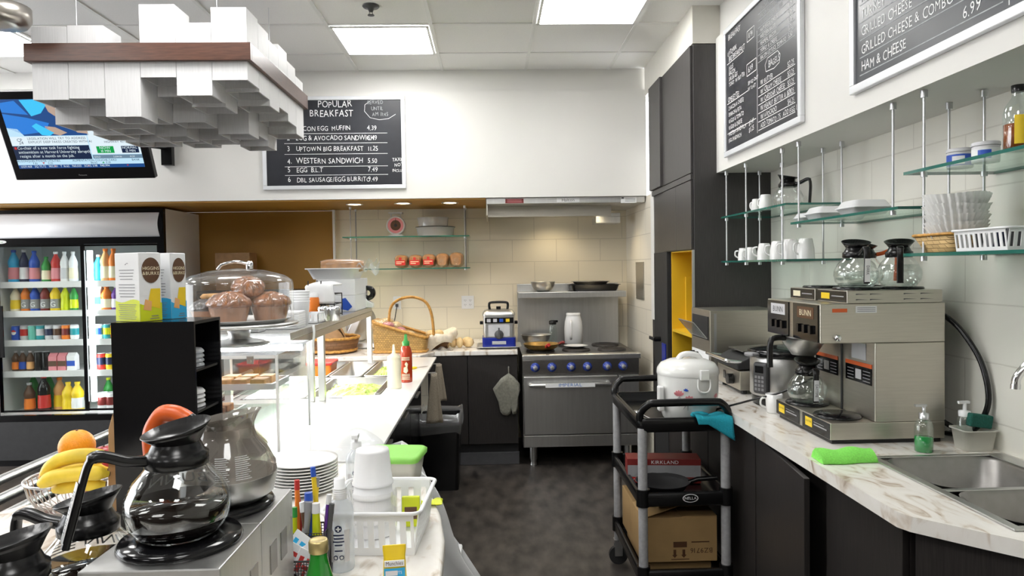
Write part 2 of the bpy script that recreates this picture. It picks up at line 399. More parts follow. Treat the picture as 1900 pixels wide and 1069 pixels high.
# back of the room: bulkhead over the kitchen alcove, alcove walls, ochre wall
b = MB().box((-7, 5.55, 2.1), (1.24, 6.7, 2.93)).box((-7, 5.575, 2.93), (1.24, 6.7, CEIL))
struct('wall_bulkhead', b, 'wall_white')
struct('trim_2', MB().box((-7, 5.56, 2.922), (1.24, 5.5749, 2.93)), 'grey_mid')
struct('ceiling_soffit', MB().box((-7, 5.565, 2.088), (-.03, 6.42, 2.0995)), 'ochre')
struct('wall_back', MB().box((-1.385, 6.4, 0), (1.24, 6.7, 2.1)), 'block_cream')
struct('trim_3', MB().box((-1.405, 6.37, .9), (-1.385, 6.46, 2.088)), 'wall_white')
struct('wall_ochre', MB().box((-7, 6.52, 0), (-1.406, 6.7, 2.09)), 'ochre')
struct('wall_alcove', MB().box((1.24, 5.36, 0), (1.40, 6.7, 2.1)), 'block_side')
struct('trim_4', MB().box((1.225, 5.27, 1.14), (1.30, 5.359, 2.5)), 'wall_white', bevel=.004)
struct('trim_5', MB().box((1.235, 5.28, 0), (1.30, 5.359, 1.139)), 'dark_wood')
# right side
struct('wall_right', MB().box((1.70, -4.5, 0), (1.9, 4.23, 2.1)), 'block_right')
b = MB().box((1.37, -4.5, 2.1), (1.9, 4.229, 2.90)).box((1.395, -4.5, 2.90), (1.9, 4.229, CEIL))
struct('wall_menu_bulkhead', b, 'bulkhead_white')
b = MB().box((1.23, 4.231, 2.875), (1.9, 5.549, CEIL))
struct('wall_over_cabinet', b, 'trim_cream')
struct('wall_behind_cabinet', MB().box((1.72, 4.23, 0), (1.9, 5.6, 2.874)), 'wall_white')
struct('wall_left_blocker', MB().box((-7.2, -4.5, 0), (-7, 1.5, CEIL)), 'wall_far')  # unseen part wall, added to block world reflections; the gap lets fill light in
struct('wall_front_blocker', MB().box((-7, -4.7, 0), (2.2, -4.5, CEIL)), 'wall_far')  # unseen wall, added to block world light and give dark reflections
struct('baseboard_back', MB().box((-.55, 5.515, 0), (.205, 5.535, .10)), 'grey_dark', bevel=.004)

# ceiling light panels
def light_panel(x0, y0, label):
    t = thing('ceiling_light', label, 'ceiling light', (x0+.328, y0+.306, CEIL-.012), 0, 'light panels in the ceiling')
    f = MB(); a, c = .312, .290
    for s in (-1, 1): f.box((-a, s*c-.014*s-.0, -.004), (a, s*c+.004*s, .004)); f.box((s*a-.016*s, -c, -.004), (s*a, c, .004))
    f.build('frame', 'grid_white', t); MB().box((-a+.017, -c+.016, -.0015), (a-.017, c-.016, .003)).build('diffuser', 'light_panel', t)
    return t
light_panel(GX[9], GY[14], 'square lit ceiling panel nearest the back bulkhead, beside the hanging lamp')
light_panel(GX[11], GY[13], 'large bright lit ceiling panel above the cooking aisle')
light_panel(GX[5]-.0, GY[14], 'lit ceiling panel half hidden behind the hanging lamp')
for i, j, l in ((8, 11, 'lit ceiling panel over the serving counter'), (10, 10, 'lit ceiling panel over the aisle beside the sink'), (5, 11, 'lit ceiling panel over the customer side'),
                (8, 7, 'lit ceiling panel above the near counter'), (6, 9, 'added unseen lit ceiling panel over the tray rails'), (10, 6, 'lit ceiling panel behind the viewer by the sink'), (5, 7, 'lit ceiling panel over the dining side'), (2, 9, 'lit ceiling panel farthest into the dining area'),  # panel over the tray rails is added to brighten the right wall
                (8, 3, 'lit ceiling panel at the back of the cafe'), (5, 3, 'lit ceiling panel at the rear of the dining side'), (2, 13, 'lit ceiling panel above the drinks cooler aisle'), (11, 3, 'lit ceiling panel in the rear corner')):
    light_panel(GX[i], GY[j], l)

# ================================================================ TALL CABINET
t = thing('tall_cabinet', 'tall dark wood cabinet tower with yellow open niche beside the menu wall', 'cabinet', (1.22, 4.23, 0))
def c(mb, x0, y0, z0, x1, y1, z1, mi=0): return mb.box((x0, y0, z0), (x1, y1, z1), mi)
b = MB(); c(b, .012, 0, 0, .49, .02, 2.87)                # side facing the room
c(b, .012, .02, 1.64, .48, 1.04, 2.87); c(b, .012, .02, 0, .48, .98, .90); c(b, .03, .54, .90, .48, 1.04, 1.64); c(b, .46, .02, .90, .48, .54, 1.64)
b.build('body', 'tower_wood', t, bevel=.002)
MB().box((-.004, .012, 2.105), (.011, .70, 2.865)).build('upper_door', 'tower_wood', t, bevel=.0015)
MB().box((-.022, .702, 2.105), (.011, 1.045, 2.865)).build('upper_door', 'tower_wood', t, bevel=.0015)
MB().box((-.004, .012, 1.645), (.011, .36, 2.06)).build('middle_door', 'tower_wood', t, bevel=.0015)
MB().box((-.004, .362, 1.645), (.011, .68, 2.06)).build('middle_door', 'tower_wood', t, bevel=.0015)
MB().box((-.004, .012, 2.065), (.011, 1.04, 2.10)).build('rail', 'tower_wood', t)
MB().box((.0, -.003, .92), (.012, .018, 1.64)).build('niche_edge', 'alu', t)
n = MB(); c(n, .01, .53, .90, .46, .538, 1.64); c(n, .45, .02, .90, .459, .53, 1.64); c(n, .012, .02, 1.632, .45, .53, 1.639); c(n, .012, .02, 1.10, .45, .53, 1.118)
n.build('niche_lining', 'yellow_wall', t)
i = MB(); c(i, .10, .515, 1.16, .40, .529, 1.47); i.build('niche_door', 'yellow_wall', t, bevel=.003)
hd = MB().tube(bend([(.16, .513, 1.42), (.16, .47, 1.41), (.16, .465, 1.36), (.16, .465, 1.30), (.16, .47, 1.26), (.16, .513, 1.25)], 5), .013, 8); hd.build('niche_handle', 'black_plastic', t)
MB().box((-.006, .60, 0), (.029, .98, 1.64)).build('lower_door', 'black_matte', t, bevel=.002)
l = MB().cyl((-.006, .80, 1.02), (-.05, .80, 1.02), .018).box((-.06, .78, 1.008), (-.045, .93, 1.032)); l.build('lever_handle', 'black_plastic', t, bevel=.003)
MB().box((-.012, .64, .80), (-.006, .74, 1.0)).build('blue_panel', 'fryer_blue', t)

# ================================================================ RIGHT COUNTER
top = [(1.70, 4.225), (1.03, 4.225), (1.03, 1.76), (1.045, 1.725), (1.22, 1.535), (1.70, 1.02)]
SX0, SX1, SY0, SY1 = 1.235, 1.665, 1.62, 2.245        # sink opening
cv = MB()
def slab(mb, poly, z0, z1): return mb.prism(poly, z0, z1, 'xy')
slab(cv, [(1.70, 4.225), (1.03, 4.225), (1.03, SY1), (1.70, SY1)], .87, .91)
slab(cv, [(SX0, SY1), (1.03, SY1), (1.03, 1.76), (1.045, 1.725), (1.14, 1.62), (SX0, 1.62)], .87, .91)
slab(cv, [(1.70, SY1), (SX1, SY1), (SX1, SY0), (1.70, SY0)], .87, .91)
slab(cv, [(1.70, SY0), (1.14, SY0), (1.22, 1.535), (1.70, 1.02)], .87, .91)
tag(cv.build('worktop', 'marble'), 'long white and brown marble pattern worktop along the menu wall, holding the sink', 'worktop')
def base_unit(y0, y1, label, ajar=0., x=1.065, top=.869):
    t = thing('base_cabinet', label, 'cabinet', (x, y0, 0), 0, 'dark cabinets under the marble worktop'); L = y1-y0
    MB().box((.02, 0, .08), (.62, L-.002, top)).box((.02, 0, top), (.04, L-.002, .869)).build('body', 'dark_wood', t); MB().box((.06, 0, 0), (.6, L-.002, .079)).build('plinth', 'black_matte', t)
    d = MB().box((-.018, 0, 0), (0, -(L-.008), .765)).build('door', 'dark_wood', t, bevel=.0015); d.location = (.018, L-.004, .09); d.rotation_euler = (0, 0, -ajar)
    return t
base_unit(3.45, 4.22, 'dark base cabinet at the tower end, behind the black cart')
base_unit(2.82, 3.448, 'dark base cabinet in the middle of the run, partly behind the cart')
base_unit(2.22, 2.818, 'dark base cabinet with its door standing slightly open, below the green cloth', .11, top=.69)
base_unit(1.79, 2.218, 'dark base cabinet below the front edge of the sink', top=.69)
t = thing('base_cabinet', 'dark corner base cabinet set at an angle below the worktop bend', 'cabinet', (1.07, 1.745, 0), 0, 'dark cabinets under the marble worktop')
poly = [(.03, .04), (.0, 0), (.165, -.185), (.60, -.65), (.60, .04)]
MB().prism(poly, .08, .69).prism([(.03, .04), (.0, 0), (.165, -.185), (.185, -.165), (.02, .02)], .69, .869).build('body', 'dark_wood', t)
MB().prism([(.168, -.205), (.56, -.625), (.57, -.615), (.178, -.195)], .10, .80).build('door', 'dark_wood', t, bevel=.002)

# sink
t = thing('sink', 'stainless double bowl sink set in the marble worktop', 'sink', ((SX0+SX1)/2, (SY0+SY1)/2, .905))
hx, hy = (SX1-SX0)/2, (SY1-SY0)/2
def ring(x0, y0, x1, y1, r, z): return [(p[0], p[1], z) for p in rrect(x0, y0, x1, y1, r, 5)]
def bowl(y0, y1, d, name):
    x0, x1 = -hx+.025, hx-.06
    rs = [ring(x0-.012, y0-.012, x1+.012, y1+.012, .07, .010), ring(x0, y0, x1, y1, .06, .002), ring(x0+.006, y0+.006, x1-.006, y1-.006, .06, -d+.04), ring(x0+.03, y0+.03, x1-.03, y1-.03, .05, -d), ring(-.03, (y0+y1)/2-.03, .0, (y0+y1)/2+.03, .012, -d-.003)]
    o = MB().loft(rs, True, False).build(name, 'sink_steel', t)
    MB().lathe([(.0, 0), (.035, .0), (.042, .004)], (-.015, (y0+y1)/2, -d+.001), 16).build('drain', 'chrome', o)
ym = -.03
bowl(ym+.022, hy-.022, .20, 'bowl'); bowl(-hy+.022, ym-.022, .15, 'bowl')
x0, x1 = -hx+.025-.012, hx-.06+.012
r = MB()
for a, bb in (((-hx-.012, -hy-.012), (x0, hy+.012)), ((x1, -hy-.012), (hx+.012, hy+.012)), ((x0, -hy-.012), (x1, -hy+.010)), ((x0, hy-.010), (x1, hy+.012)), ((x0, ym-.010), (x1, ym+.010))):
    r.box((*a, .0055), (*bb, .0115))
r.build('rim', 'stainless', t, bevel=.002)
# faucet
t = thing('faucet', 'chrome gooseneck faucet arching over the sink', 'faucet', (1.655, 1.93, .917))
f = MB().lathe([(.026, 0), (.026, .012), (.016, .02), (.014, .05)]).tube(bend([(0, 0, .04), (0, 0, .26), (-.015, .005, .325), (-.06, .02, .355), (-.11, .035, .345), (-.145, .045, .30), (-.15, .047, .275)], 5), .0115, 10)
f.build('spout', 'chrome', t); MB().cyl((-.15, .047, .276), (-.151, .047, .262), .013).build('aerator', 'chrome', t)
MB().lathe([(.02, 0), (.02, .04), (.012, .05)], (0, -.12, 0)).tube([(0, -.12, .045), (-.05, -.13, .075)], .006, 8).build('handle', 'chrome', t)

# glass shelves on the menu wall with rods
def wall_shelf(y0, y1, z, label, x0=1.385, x1=1.695):
    t = thing('glass_shelf', label, 'shelf', (x0, y0, z), 0, 'glass shelves hung below the menu wall')
    L = y1-y0; W = x1-x0; ch = .0 
    MB().box((.003, .003, 0), (W-.003, L-.003, .010)).build('panel', 'shelf_glass', t)
    e = MB(); e.box((0, 0, 0), (.003, L, .010)); e.box((W-.003, 0, 0), (W, L, .010)); e.box((.003, 0, 0), (W-.003, .003, .010)); e.box((.003, L-.003, 0), (W-.003, L, .010))
    tag(e.build('edge', 'glass_edge', t), 'dark green polished glass edge'); return t
wall_shelf(3.27, 4.20, 1.823, 'upper glass shelf with a coffee pot and cups, next to the cabinet tower')
wall_shelf(3.27, 4.20, 1.560, 'lower glass shelf carrying white mugs, next to the cabinet tower')
wall_shelf(2.36, 3.22, 1.728, 'glass shelf carrying white foam containers, middle of the menu wall')
wall_shelf(1.20, 2.33, 1.838, 'high glass shelf carrying tins and a syrup bottle')
wall_shelf(1.20, 2.33, 1.567, 'glass shelf carrying the filter basket, above the coffee brewer')
def rod(x, y, z0, zs, label, g):
    t = thing('shelf_rod', label, 'rod', (x, y, 2.1), 0, g)
    MB().cyl((0, 0, -.001), (0, 0, -(2.1-z0)), .0045, n=8).build('rod', 'alu', t)
    MB().lathe([(.011, -.024), (.011, -.001)], n=12).build('ceiling_cap', 'alu', t)
    for z in zs: MB().lathe([(.010, z-2.1-.016), (.010, z-2.1-.001)], n=12).build('shelf_clamp', 'alu', t)
    return t
for y, nm in ((4.15, 'beside the cabinet tower'), (3.83, 'in the middle of the mug shelves'), (3.35, 'at the open end of the mug shelves')):
    for x, w2 in ((1.402, 'front'), (1.60, 'wall side')): rod(x, y, 1.548, (1.823, 1.56), 'thin steel rod %s, %s of the pair' % (nm, w2), 'rods of the mug shelves')
for y, nm in ((3.17, 'at the mug shelf end of the foam container shelf'), (2.42, 'at the filter basket end of the foam container shelf')):
    for x, w2 in ((1.402, 'front'), (1.60, 'wall side')): rod(x, y, 1.716, (1.728,), 'steel shelf rod %s, %s one' % (nm, w2), 'rods of the foam container shelf')
for y, nm in ((2.245, 'behind the filter basket'), (1.79, 'beside the syrup bottle')):
    for x, w2 in ((1.402, 'front'), (1.60, 'wall side')): rod(x, y, 1.555, (1.838, 1.567), 'steel rod carrying the tin shelf %s, %s one' % (nm, w2), 'rods of the tin shelves')

# chalk menu boards
def menu_board(name, label, o, u, v, W, H, lines, surf='chalkboard', fr=.03, chalk='chalk', extra=None):
    M = frame(o, u, v); t = thing(name, label, 'menu board', o); Mi = Matrix.Translation(-Vector(o)) @ M
    MB().box((fr*.5, fr*.5, .002), (W-fr*.5, H-fr*.5, .012), 0, Mi).build('surface', surf, t)
    f = MB()
    for a, bb in (((0, 0), (W, fr)), ((0, H-fr), (W, H)), ((0, fr), (fr, H-fr)), ((W-fr, fr), (W, H-fr))): f.box((*a, 0), (*bb, .022), 0, Mi)
    f.build('frame', 'frame_alu', t, bevel=.003)
    mb = MB(); T2 = Mi @ Matrix.Translation((0, 0, .0122)); ch = [chalk, 'chalk_dim']
    for L in lines:
        if L[0] == '_': strip(mb, L[1], L[2], L[3], L[2]+.0035, T2, L[4] if len(L) > 4 else 0)
        elif L[0] == '|': strip(mb, L[1], L[2], L[1]+.0035, L[3], T2, 0)
        elif L[0] == '~':
            pts = L[1]
            for a, bb in zip(pts, pts[1:]):
                d = (Vector(bb)-Vector(a)).normalized()*.0018; p = Vector((-d.y, d.x)); A = Vector(a); B = Vector(bb)
                mb.add([T2 @ Vector((*q, .0005)) for q in (A-p, B-p, B+p, A+p)], [(0, 1, 2, 3)], 0)
        else: write(mb, L[0], L[1], L[2], L[3], T2, L[5] if len(L) > 5 else 0, L[4] if len(L) > 4 else 'l', .82, .18)
    mb.build('chalk_writing', ch, t); return t
W, H = 1.10, .715; px = lambda x: (x-490)/262*W; py = lambda y: (352-y)/172*H
L = [('POPULAR', px(592), py(200), .050), ('BREAKFAST', px(577), py(217), .052), ('SERVED', px(683), py(195), .030, 'l', 1), ('UNTIL', px(690), py(206), .028, 'l', 1), ('AM 11:45', px(692), py(217), .028, 'l', 1)]
for k, (y, a, p) in enumerate(((243, 'BACON EGG  MUFFIN', '4.39'), (261, 'EGG & AVOCADO SANDWICH', '6.49'), (281, 'UPTOWN BIG BREAKFAST', '11.25'), (304, 'WESTERN SANDWICH', '5.50'), (320, 'EGG  B.L.T', '7.49'), (338, 'DBL SAUSAGE/EGG BURRITO', '9.49'))):
    L += [('%d.' % (k+1) if k in (0, 3) else str(k+1), px(535), py(y), .040), (a, px(551), py(y), .036 if k != 3 else .042), (p, px(682), py(y), .036)]
    if k < 5: L.append(('_', px(530), py(y+6), px(719)))
L += [('TAXES', px(727), py(301), .026), ('NOT', px(731), py(311), .026), ('INCLUDED', px(727), py(321), .022)]
L.append(('~', [(px(690), py(188)), (px(679), py(196)), (px(678), py(208)), (px(688), py(220)), (px(705), py(224)), (px(722), py(222)), (px(735), py(214))]))
menu_board('menu_board', 'black breakfast chalkboard on the white bulkhead beside the hanging lamp', (-1.745, 5.549, 2.178), (1, 0, 0), (0, 0, 1), W, H, L)
# board on the right bulkhead (u runs towards the viewer)
W, H = 1.0, .72
L = [('BREAKFAST', .06, .645, .03), ('UPTOWN', .05, .56, .026), ('BIG BREAKFAST', .07, .525, .028), ('_', .04, .515, .30), ('EGGS', .07, .475, .024), ('BACON', .07, .445, .024), ('SAUSAGES', .07, .415, .024), ('TOAST  W/ BUTTER', .07, .385, .022),
     ('OMELETTES', .05, .300, .028), ('_', .04, .292, .36), ('~', [(.345, .37), (.345, .43), (.475, .43), (.475, .37), (.345, .37)]), ('6.99', .365, .385, .03)]
for k, (a, p) in enumerate((('2 BACON & CHEESE', ''), ('SPINACH & FETA', ''), ('VEGGIE & TOMATO', ''), ('VEGGIE & CHEESE', ''), ('WESTERN SANDWICH', '$5.49'), ('EGG SANDWICH', '$5.25'))):
    L += [(a, .06, .255-.036*k, .022), (p, .37, .255-.036*k, .026)]
L += [('_', .04, .125, .47), ('~', [(.35, .545), (.35, .60), (.45, .60), (.45, .545), (.35, .545)]), ('8.99', .37, .56, .028), ('SERVED ONLY', .36, .32, .018), ('W/ TOAST', .36, .29, .018), ('|', .485, .05, .56), ('BAGELS', .63, .335, .032)]
L.append(('~', [(.60, .325), (.59, .36), (.62, .385), (.74, .385), (.77, .36), (.76, .325), (.70, .315), (.60, .325)]))
for k, (a, p) in enumerate((('SANDWICHES', ''), ('BACON EGG & CHEESE', '4.75'), ('SAUSAGE EGG & CHEESE', '4.75'), ('HAM EGG & CHEESE', '4.75'), ('WESTERN BAGEL', '5.25'), ('PEAMEAL BACON', '5.25'), ('TURKEY & CHEESE', '5.75'), ('BACON LETTUCE TOMATO', '5.50'))):
    L += [(a, .53, .64-.034*k, .020, 'l', 1 if k < 3 else 0), (p, .86, .64-.034*k, .022, 'l', 1 if k < 3 else 0), ('_', .50, .632-.034*k, .93, 1)]
for k, (a, p) in enumerate((('W/ BUTTER', '$2.25'), ('W/ CREAM CHEESE', '$3.25'), ('W/ CHEDDAR CHEESE', '$3.25'), ('W/ PEANUT BUTTER & JAM', '$3.25'), ('W/ AVOCADO', '$4.25'), ('ADD TOMATO .75   ADD EGG 1.50', ''))):
    L += [(a, .53, .275-.042*k, .024), (p, .85, .275-.042*k, .026), ('_', .50, .267-.042*k, .93)]
menu_board('menu_board', 'tall black omelette chalkboard on the white side bulkhead, nearer the cabinet tower', (1.3695, 4.03, 2.160), (0, -1, 0), (0, 0, 1), W, H, L)
W, H = 1.55, .72
L = [('|', .80, .04, .69)]
for k, (a, p) in enumerate((('SANDWICHES', ''), ('TUNA SALAD', '7.25'), ('EGG SALAD', '6.50'), ('CHICKEN BREAST', '7.99'), ('SMOKED MEAT', '7.99'), ('ROAST BEEF', '7.99'), ('TURKEY', '7.25'), ('GRILLED CHEESE', '5.50'), ('GRILLED CHEESE & COMBO', '8.25'), ('HAM & CHEESE', '6.99'))):
    L += [(a, .07, .635-.063*k, .034, 'l', 1 if k < 6 else 0), (p, .62, .635-.063*k, .036, 'l', 1 if k < 4 else 0), ('_', .06, .622-.063*k, .78, 1)]
for k, a in enumerate(('SALADS', 'GREEK', 'CAESAR', 'GARDEN', 'EXTRAS', 'CHEESE .75', 'EXTRA TUNA  2.00', 'AVOCADO  1.50', 'GLUTEN FREE BREAD  1.00')):
    L.append((a, .85, .62-.066*k, .036, 'l', 1 if k < 5 else 0))
menu_board('menu_board', 'dusty sandwich chalkboard on the side bulkhead, directly above the tin shelf', (1.3695, 2.615, 2.172), (0, -1, 0), (0, 0, 1), W, H, L, 'chalkboard_dusty')
# ================================================================ KITCHEN ALCOVE
wt = MB().prism([(-1.46, 6.39), (-1.46, 5.22), (-.53, 5.22), (-.44, 5.44), (.20, 5.44), (.20, 6.39)], .875, .91)
tag(wt.build('back_worktop', 'marble', bevel=.004), 'pale marble pattern worktop along the cream block wall, left of the stove', 'worktop')
def back_unit(x0, x1, label):
    t = thing('base_cabinet', label, 'cabinet', (x0, 5.48, 0), 0, 'dark cabinets under the back worktop'); L = x1-x0
    MB().box((0, .02, .17), (L-.001, .85, .874)).build('body', 'dark_wood', t); MB().box((0, .06, 0), (L-.001, .83, .169)).build('plinth', 'black_matte', t)
    MB().box((.002, 0, .175), (L-.003, .019, .865)).build('door', 'dark_wood', t, bevel=.0015); return t
back_unit(-.50, -.19, 'dark base cabinet beside the black trash bin'); back_unit(-.189, .20, 'dark base cabinet with the oven mitts hung on it')
# ---- stove
t = thing('range_stove', 'stainless commercial range stove with blue knobs and oven', 'stove', (.235, 5.42, 0))
W = .905
MB().box((0, .02, .15), (W, .88, .845)).build('body', 'stainless_dark', t)
fl = MB().prism([(0, .832), (0, .868), (.012, .874), (.09, .874), (.09, .832)], 0, W+.015, 'yz'); fl.build('front_lip', 'stainless', t, bevel=.004)
MB().box((0, .09, .846), (W, .87, .868)).build('cooktop', 'stainless_dark', t)
MB().box((0, .004, .722), (W, .0199, .831)).build('control_panel', 'stainless_dark', t, bevel=.002)
for i, p in enumerate((993, 1024, 1060, 1090, 1127, 1156)):
    x = at(p, 680, Y=5.42).x-.235; M = Matrix.Translation((x, .0035, .775)) @ Matrix.Rotation(PI/2, 4, 'X')
    k = MB().lathe([(.036, 0), (.036, .006), (.030, .010), (.028, .03), (.0, .032)], n=20, M=M); k.lathe([(.017, .0325), (.017, .038), (.0, .039)], n=16, mi=1, M=M)
    k.build('knob', ['knob_blue', 'grey_mid'], t)
DX = .735
dr = MB().box((.008, -.012, .255), (DX, .019, .705)).build('oven_door', 'stainless', t, bevel=.005)
hb = MB().tube([(.06, -.012, .645), (.06, -.05, .645), (.075, -.058, .645), (DX-.085, -.058, .645), (DX-.07, -.05, .645), (DX-.07, -.012, .645)], .016, 10).build('handle', 'stainless', dr)
M = FRONT(.36, -.0745, .637); lt = MB()
lt.box((-.19, -.008, -.006), (.19, .022, 0), 0, M); write(lt, 'IMPERIAL', 0, -.001, .024, M, 1, 'c', 1.25); lt.build('name_plate', ['white_plastic', 'ink_blue'], dr)
MB().box((DX+.008, -.008, .255), (W-.004, .019, .705)).build('side_panel', 'stainless', t, bevel=.003)
M = Matrix.Translation(((DX+W)/2, -.008, .545)) @ Matrix.Rotation(PI/2, 4, 'X')
MB().lathe([(.030, 0), (.030, .006), (.025, .01), (.023, .028), (0, .03)], n=20, M=M).lathe([(.014, .0305), (0, .034)], n=14, mi=1, M=M).build('thermostat_knob', ['knob_blue', 'grey_mid'], t)
MB().box((.004, -.002, .155), (W-.004, .018, .245)).build('kick_panel', 'stainless', t, bevel=.003)
for x in (.08, W-.08):
    for y in (.08, .80): MB().lathe([(.028, 0), (.024, .02), (.024, .03), (.030, .05), (.030, .16)], (x, y, 0), 14).build('leg', 'stainless', t)
for i, x in enumerate((.16, .45, .74)):
    for y in (.28, .62):
        bm = MB().lathe([(.115, .8685), (.112, .882), (.0, .884)], (x, y, 0), 24)
        for r in (.05, .08): bm.lathe([(r-.004, .8845), (r, .887), (r+.004, .8845)], (x, y, 0), 24, cap=False)
        bm.build('burner', 'burner', t)
MB().box((0, .871, .846), (W, .90, 1.40)).build('back_riser', 'stainless', t, bevel=.002)
MB().box((-.0, .60, 1.327), (W+.02, .87, 1.335)).box((-.0, .59, 1.285), (W+.02, .602, 1.335)).build('high_shelf', 'stainless', t, bevel=.003)
def on(px, py, z): p = at(px, py, Z=z); return (p.x, p.y, z)
def bowl(name, label, loc, r, h, m='stainless', cat='bowl', group=None):
    pr = [(.45*r, 0), (.75*r, .22*h), (.93*r, .6*h), (r, h), (1.05*r, h+.002), (1.05*r, h), (.985*r, h-.002), (.91*r, .6*h), (.73*r, .26*h), (.0, .05*h)]
    return tag(MB().lathe([(0, 0)]+pr, n=28).build(name, m, loc=loc), label, cat, group)
bowl('mixing_bowl', 'shallow steel mixing bowl on the stove high shelf', (.35+.235-.13, 5.42+.72, 1.336), .105, .085)
def pan_tray(name, label, loc, w, d, h, m, fl=.0):
    o = MB(); A = lambda s, z: [(p[0], p[1], z) for p in rrect(-w/2*s, -d/2*s, w/2*s, d/2*s, .03, 4)]
    o.loft([A(.88, 0), A(.9, .004), A(1, h), A(1.06, h+.003), A(1.06, h-.001), A(.99, h-.003), A(.88, .007)], True, True); return tag(o.build(name, m, loc=loc), label, 'pan')
pan_tray('roasting_pan', 'black roasting pan on the stove high shelf', (.235+.665, 5.42+.74, 1.336), .42, .24, .055, 'black_gloss')
pan_tray('baking_tray', 'grey metal tray lying on top of the black roasting pan', (.235+.64, 5.42+.76, 1.3955), .30, .18, .022, 'stainless_dark')
# cookware on the range
bowl('steel_pan', 'deep steel bowl on the rear burner, behind the gold frying pan', (.235+.145, 5.42+.60, .888), .125, .085)
fp = thing('frying_pan', 'worn gold frying pan with red handle on the front burner', 'pan', (.235+.165, 5.42+.24, .888))
MB().lathe([(0, 0), (.10, 0), (.13, .02), (.145, .045), (.148, .046), (.142, .043), (.125, .02), (.095, .006), (0, .005)], n=28).build('body', 'pan_gold', fp)
MB().tube(bend([(.03, -.142, .035), (.035, -.17, .05), (.04, -.24, .06)], 4), .013, 8).build('handle', 'c_red', fp)
MB().tube(bend([(.14, .02, .035), (.17, .03, .05), (.19, .03, .045)], 4), .012, 8).build('helper_handle', 'c_dark_red', fp)
cf = thing('glass_carafe', 'slim glass carafe with black pour lid on the range', 'carafe', (.235+.30, 5.42+.72, .888))
MB().lathe([(0, 0), (.036, 0), (.038, .01), (.038, .12), (.028, .15), (.028, .165)], n=18).build('body', 'bottle_glass', cf)
MB().lathe([(.031, .160), (.033, .168), (.033, .19), (.02, .196), (0, .196)], n=16).box((.0, -.012, .178), (.045, .012, .196)).build('lid', 'black_plastic', cf)
pj_ = thing('pitcher', 'tall white plastic pitcher with closed lid on the range', 'pitcher', (.235+.47, 5.42+.62, .888))
MB().lathe([(0, 0), (.070, 0), (.077, .006), (.079, .13), (.074, .19), (.058, .245)], n=26).build('body', 'white_plastic', pj_)
MB().lathe([(.060, .240), (.062, .246), (.062, .262), (.055, .266), (0, .266)], n=24).build('lid', 'white_gloss', pj_)
MB().tube(bend([(-.03, -.062, .20), (-.035, -.105, .195), (-.035, -.115, .14), (-.035, -.105, .075), (-.03, -.07, .05)], 5), .012, 8).build('handle', 'white_plastic', pj_)
tag(MB().lathe([(0, 0), (.055, 0), (.085, .012), (.098, .016), (.098, .019), (.083, .016), (.055, .005), (0, .005)], n=28).build('plate', 'white_gloss', loc=(.235+.455, 5.42+.33, .888)), 'small white plate on the middle front burner', 'plate')

# ---- hood
t = thing('range_hood', 'stainless range hood with maker plate and labels under the bulkhead', 'hood', (0, 5.58, 2.0))
MB().box((-.025, 0, .052), (1.232, .80, .0985)).build('canopy', 'stainless', t, bevel=.002)
MB().box((-.02, .22, -.035), (1.0, .24, .051)).box((-.025, .012, -.035), (-.015, .80, .051)).build('baffle', 'stainless_soft', t)
M = FRONT(0, -.0005, .052); q = MB()
a = at(1033, 366, Y=5.58).x; b_ = at(1075, 366, Y=5.58).x
q.box((a, .008, -.001), (b_, .040, .0005), 0, M); write(q, 'Halton', (a+b_)/2, .014, .022, M @ Matrix.Translation((0, 0, .0004)), 1, 'c', 1.15); q.build('name_plate', ['white_plastic', 'ink'], t)
q = MB(); q.box((.125, .004, -.001), (.27, .040, .0005), 0, M)
for k in range(3): strip(q, .14, .012+.009*k, .255, .015+.009*k, M, 1, .0008)
q.build('warning_label', ['c_dark_red', 'c_pink'], t)
q = MB(); q.box((1.04, -.004, -.001), (1.165, .044, .0005), 0, M); q.box((1.045, .030, 0), (1.065, .040, .0012), 1, M)
for k in range(3): strip(q, 1.075, .008+.010*k, 1.155, .0105+.010*k, M, 1, .0008)
q.build('label', ['white_paper', 'ink'], t)
MB().box((.90, .40, -.085), (1.11, .62, -.03)).box((.90, .40, -.03), (1.11, .415, .0)).build('grease_cup', 'stainless', t, bevel=.003)
for x, y in ((.55, .55), (.92, .32)):
    o = MB().lathe([(0, -.02), (.014, -.018), (.016, 0), (.010, .02)], (x, y, .03), 12).build('lamp_bulb', 'spot_lens', t)
    spot('hood lamp', (x, 5.58+y, 1.995), 3.5, (1, .83, .55), 150, .8)

# ---- recessed downlights
for p, l in (((658, 379), 'recessed downlight over the wrapped bread, farthest from the hood'), ((748, 377), 'recessed downlight above the kitchen scale'), ((835, 376), 'recessed downlight nearest the range hood')):
    P = at(*p, Z=2.088); t = thing('downlight', l, 'downlight', (P.x, P.y, 2.0875), 0, 'downlights in the ochre soffit')
    MB().lathe([(.072, -.004), (.070, -.006), (.052, -.004), (.052, 0), (.072, 0)], n=24, cap=False).build('trim_ring', 'white_gloss', t)
    MB().lathe([(0, -.0025), (.050, -.002)], n=24).build('lens', 'spot_lens', t)
    spot('downlight lamp', (P.x, P.y, 2.07), 5, (1, .80, .52), 120)

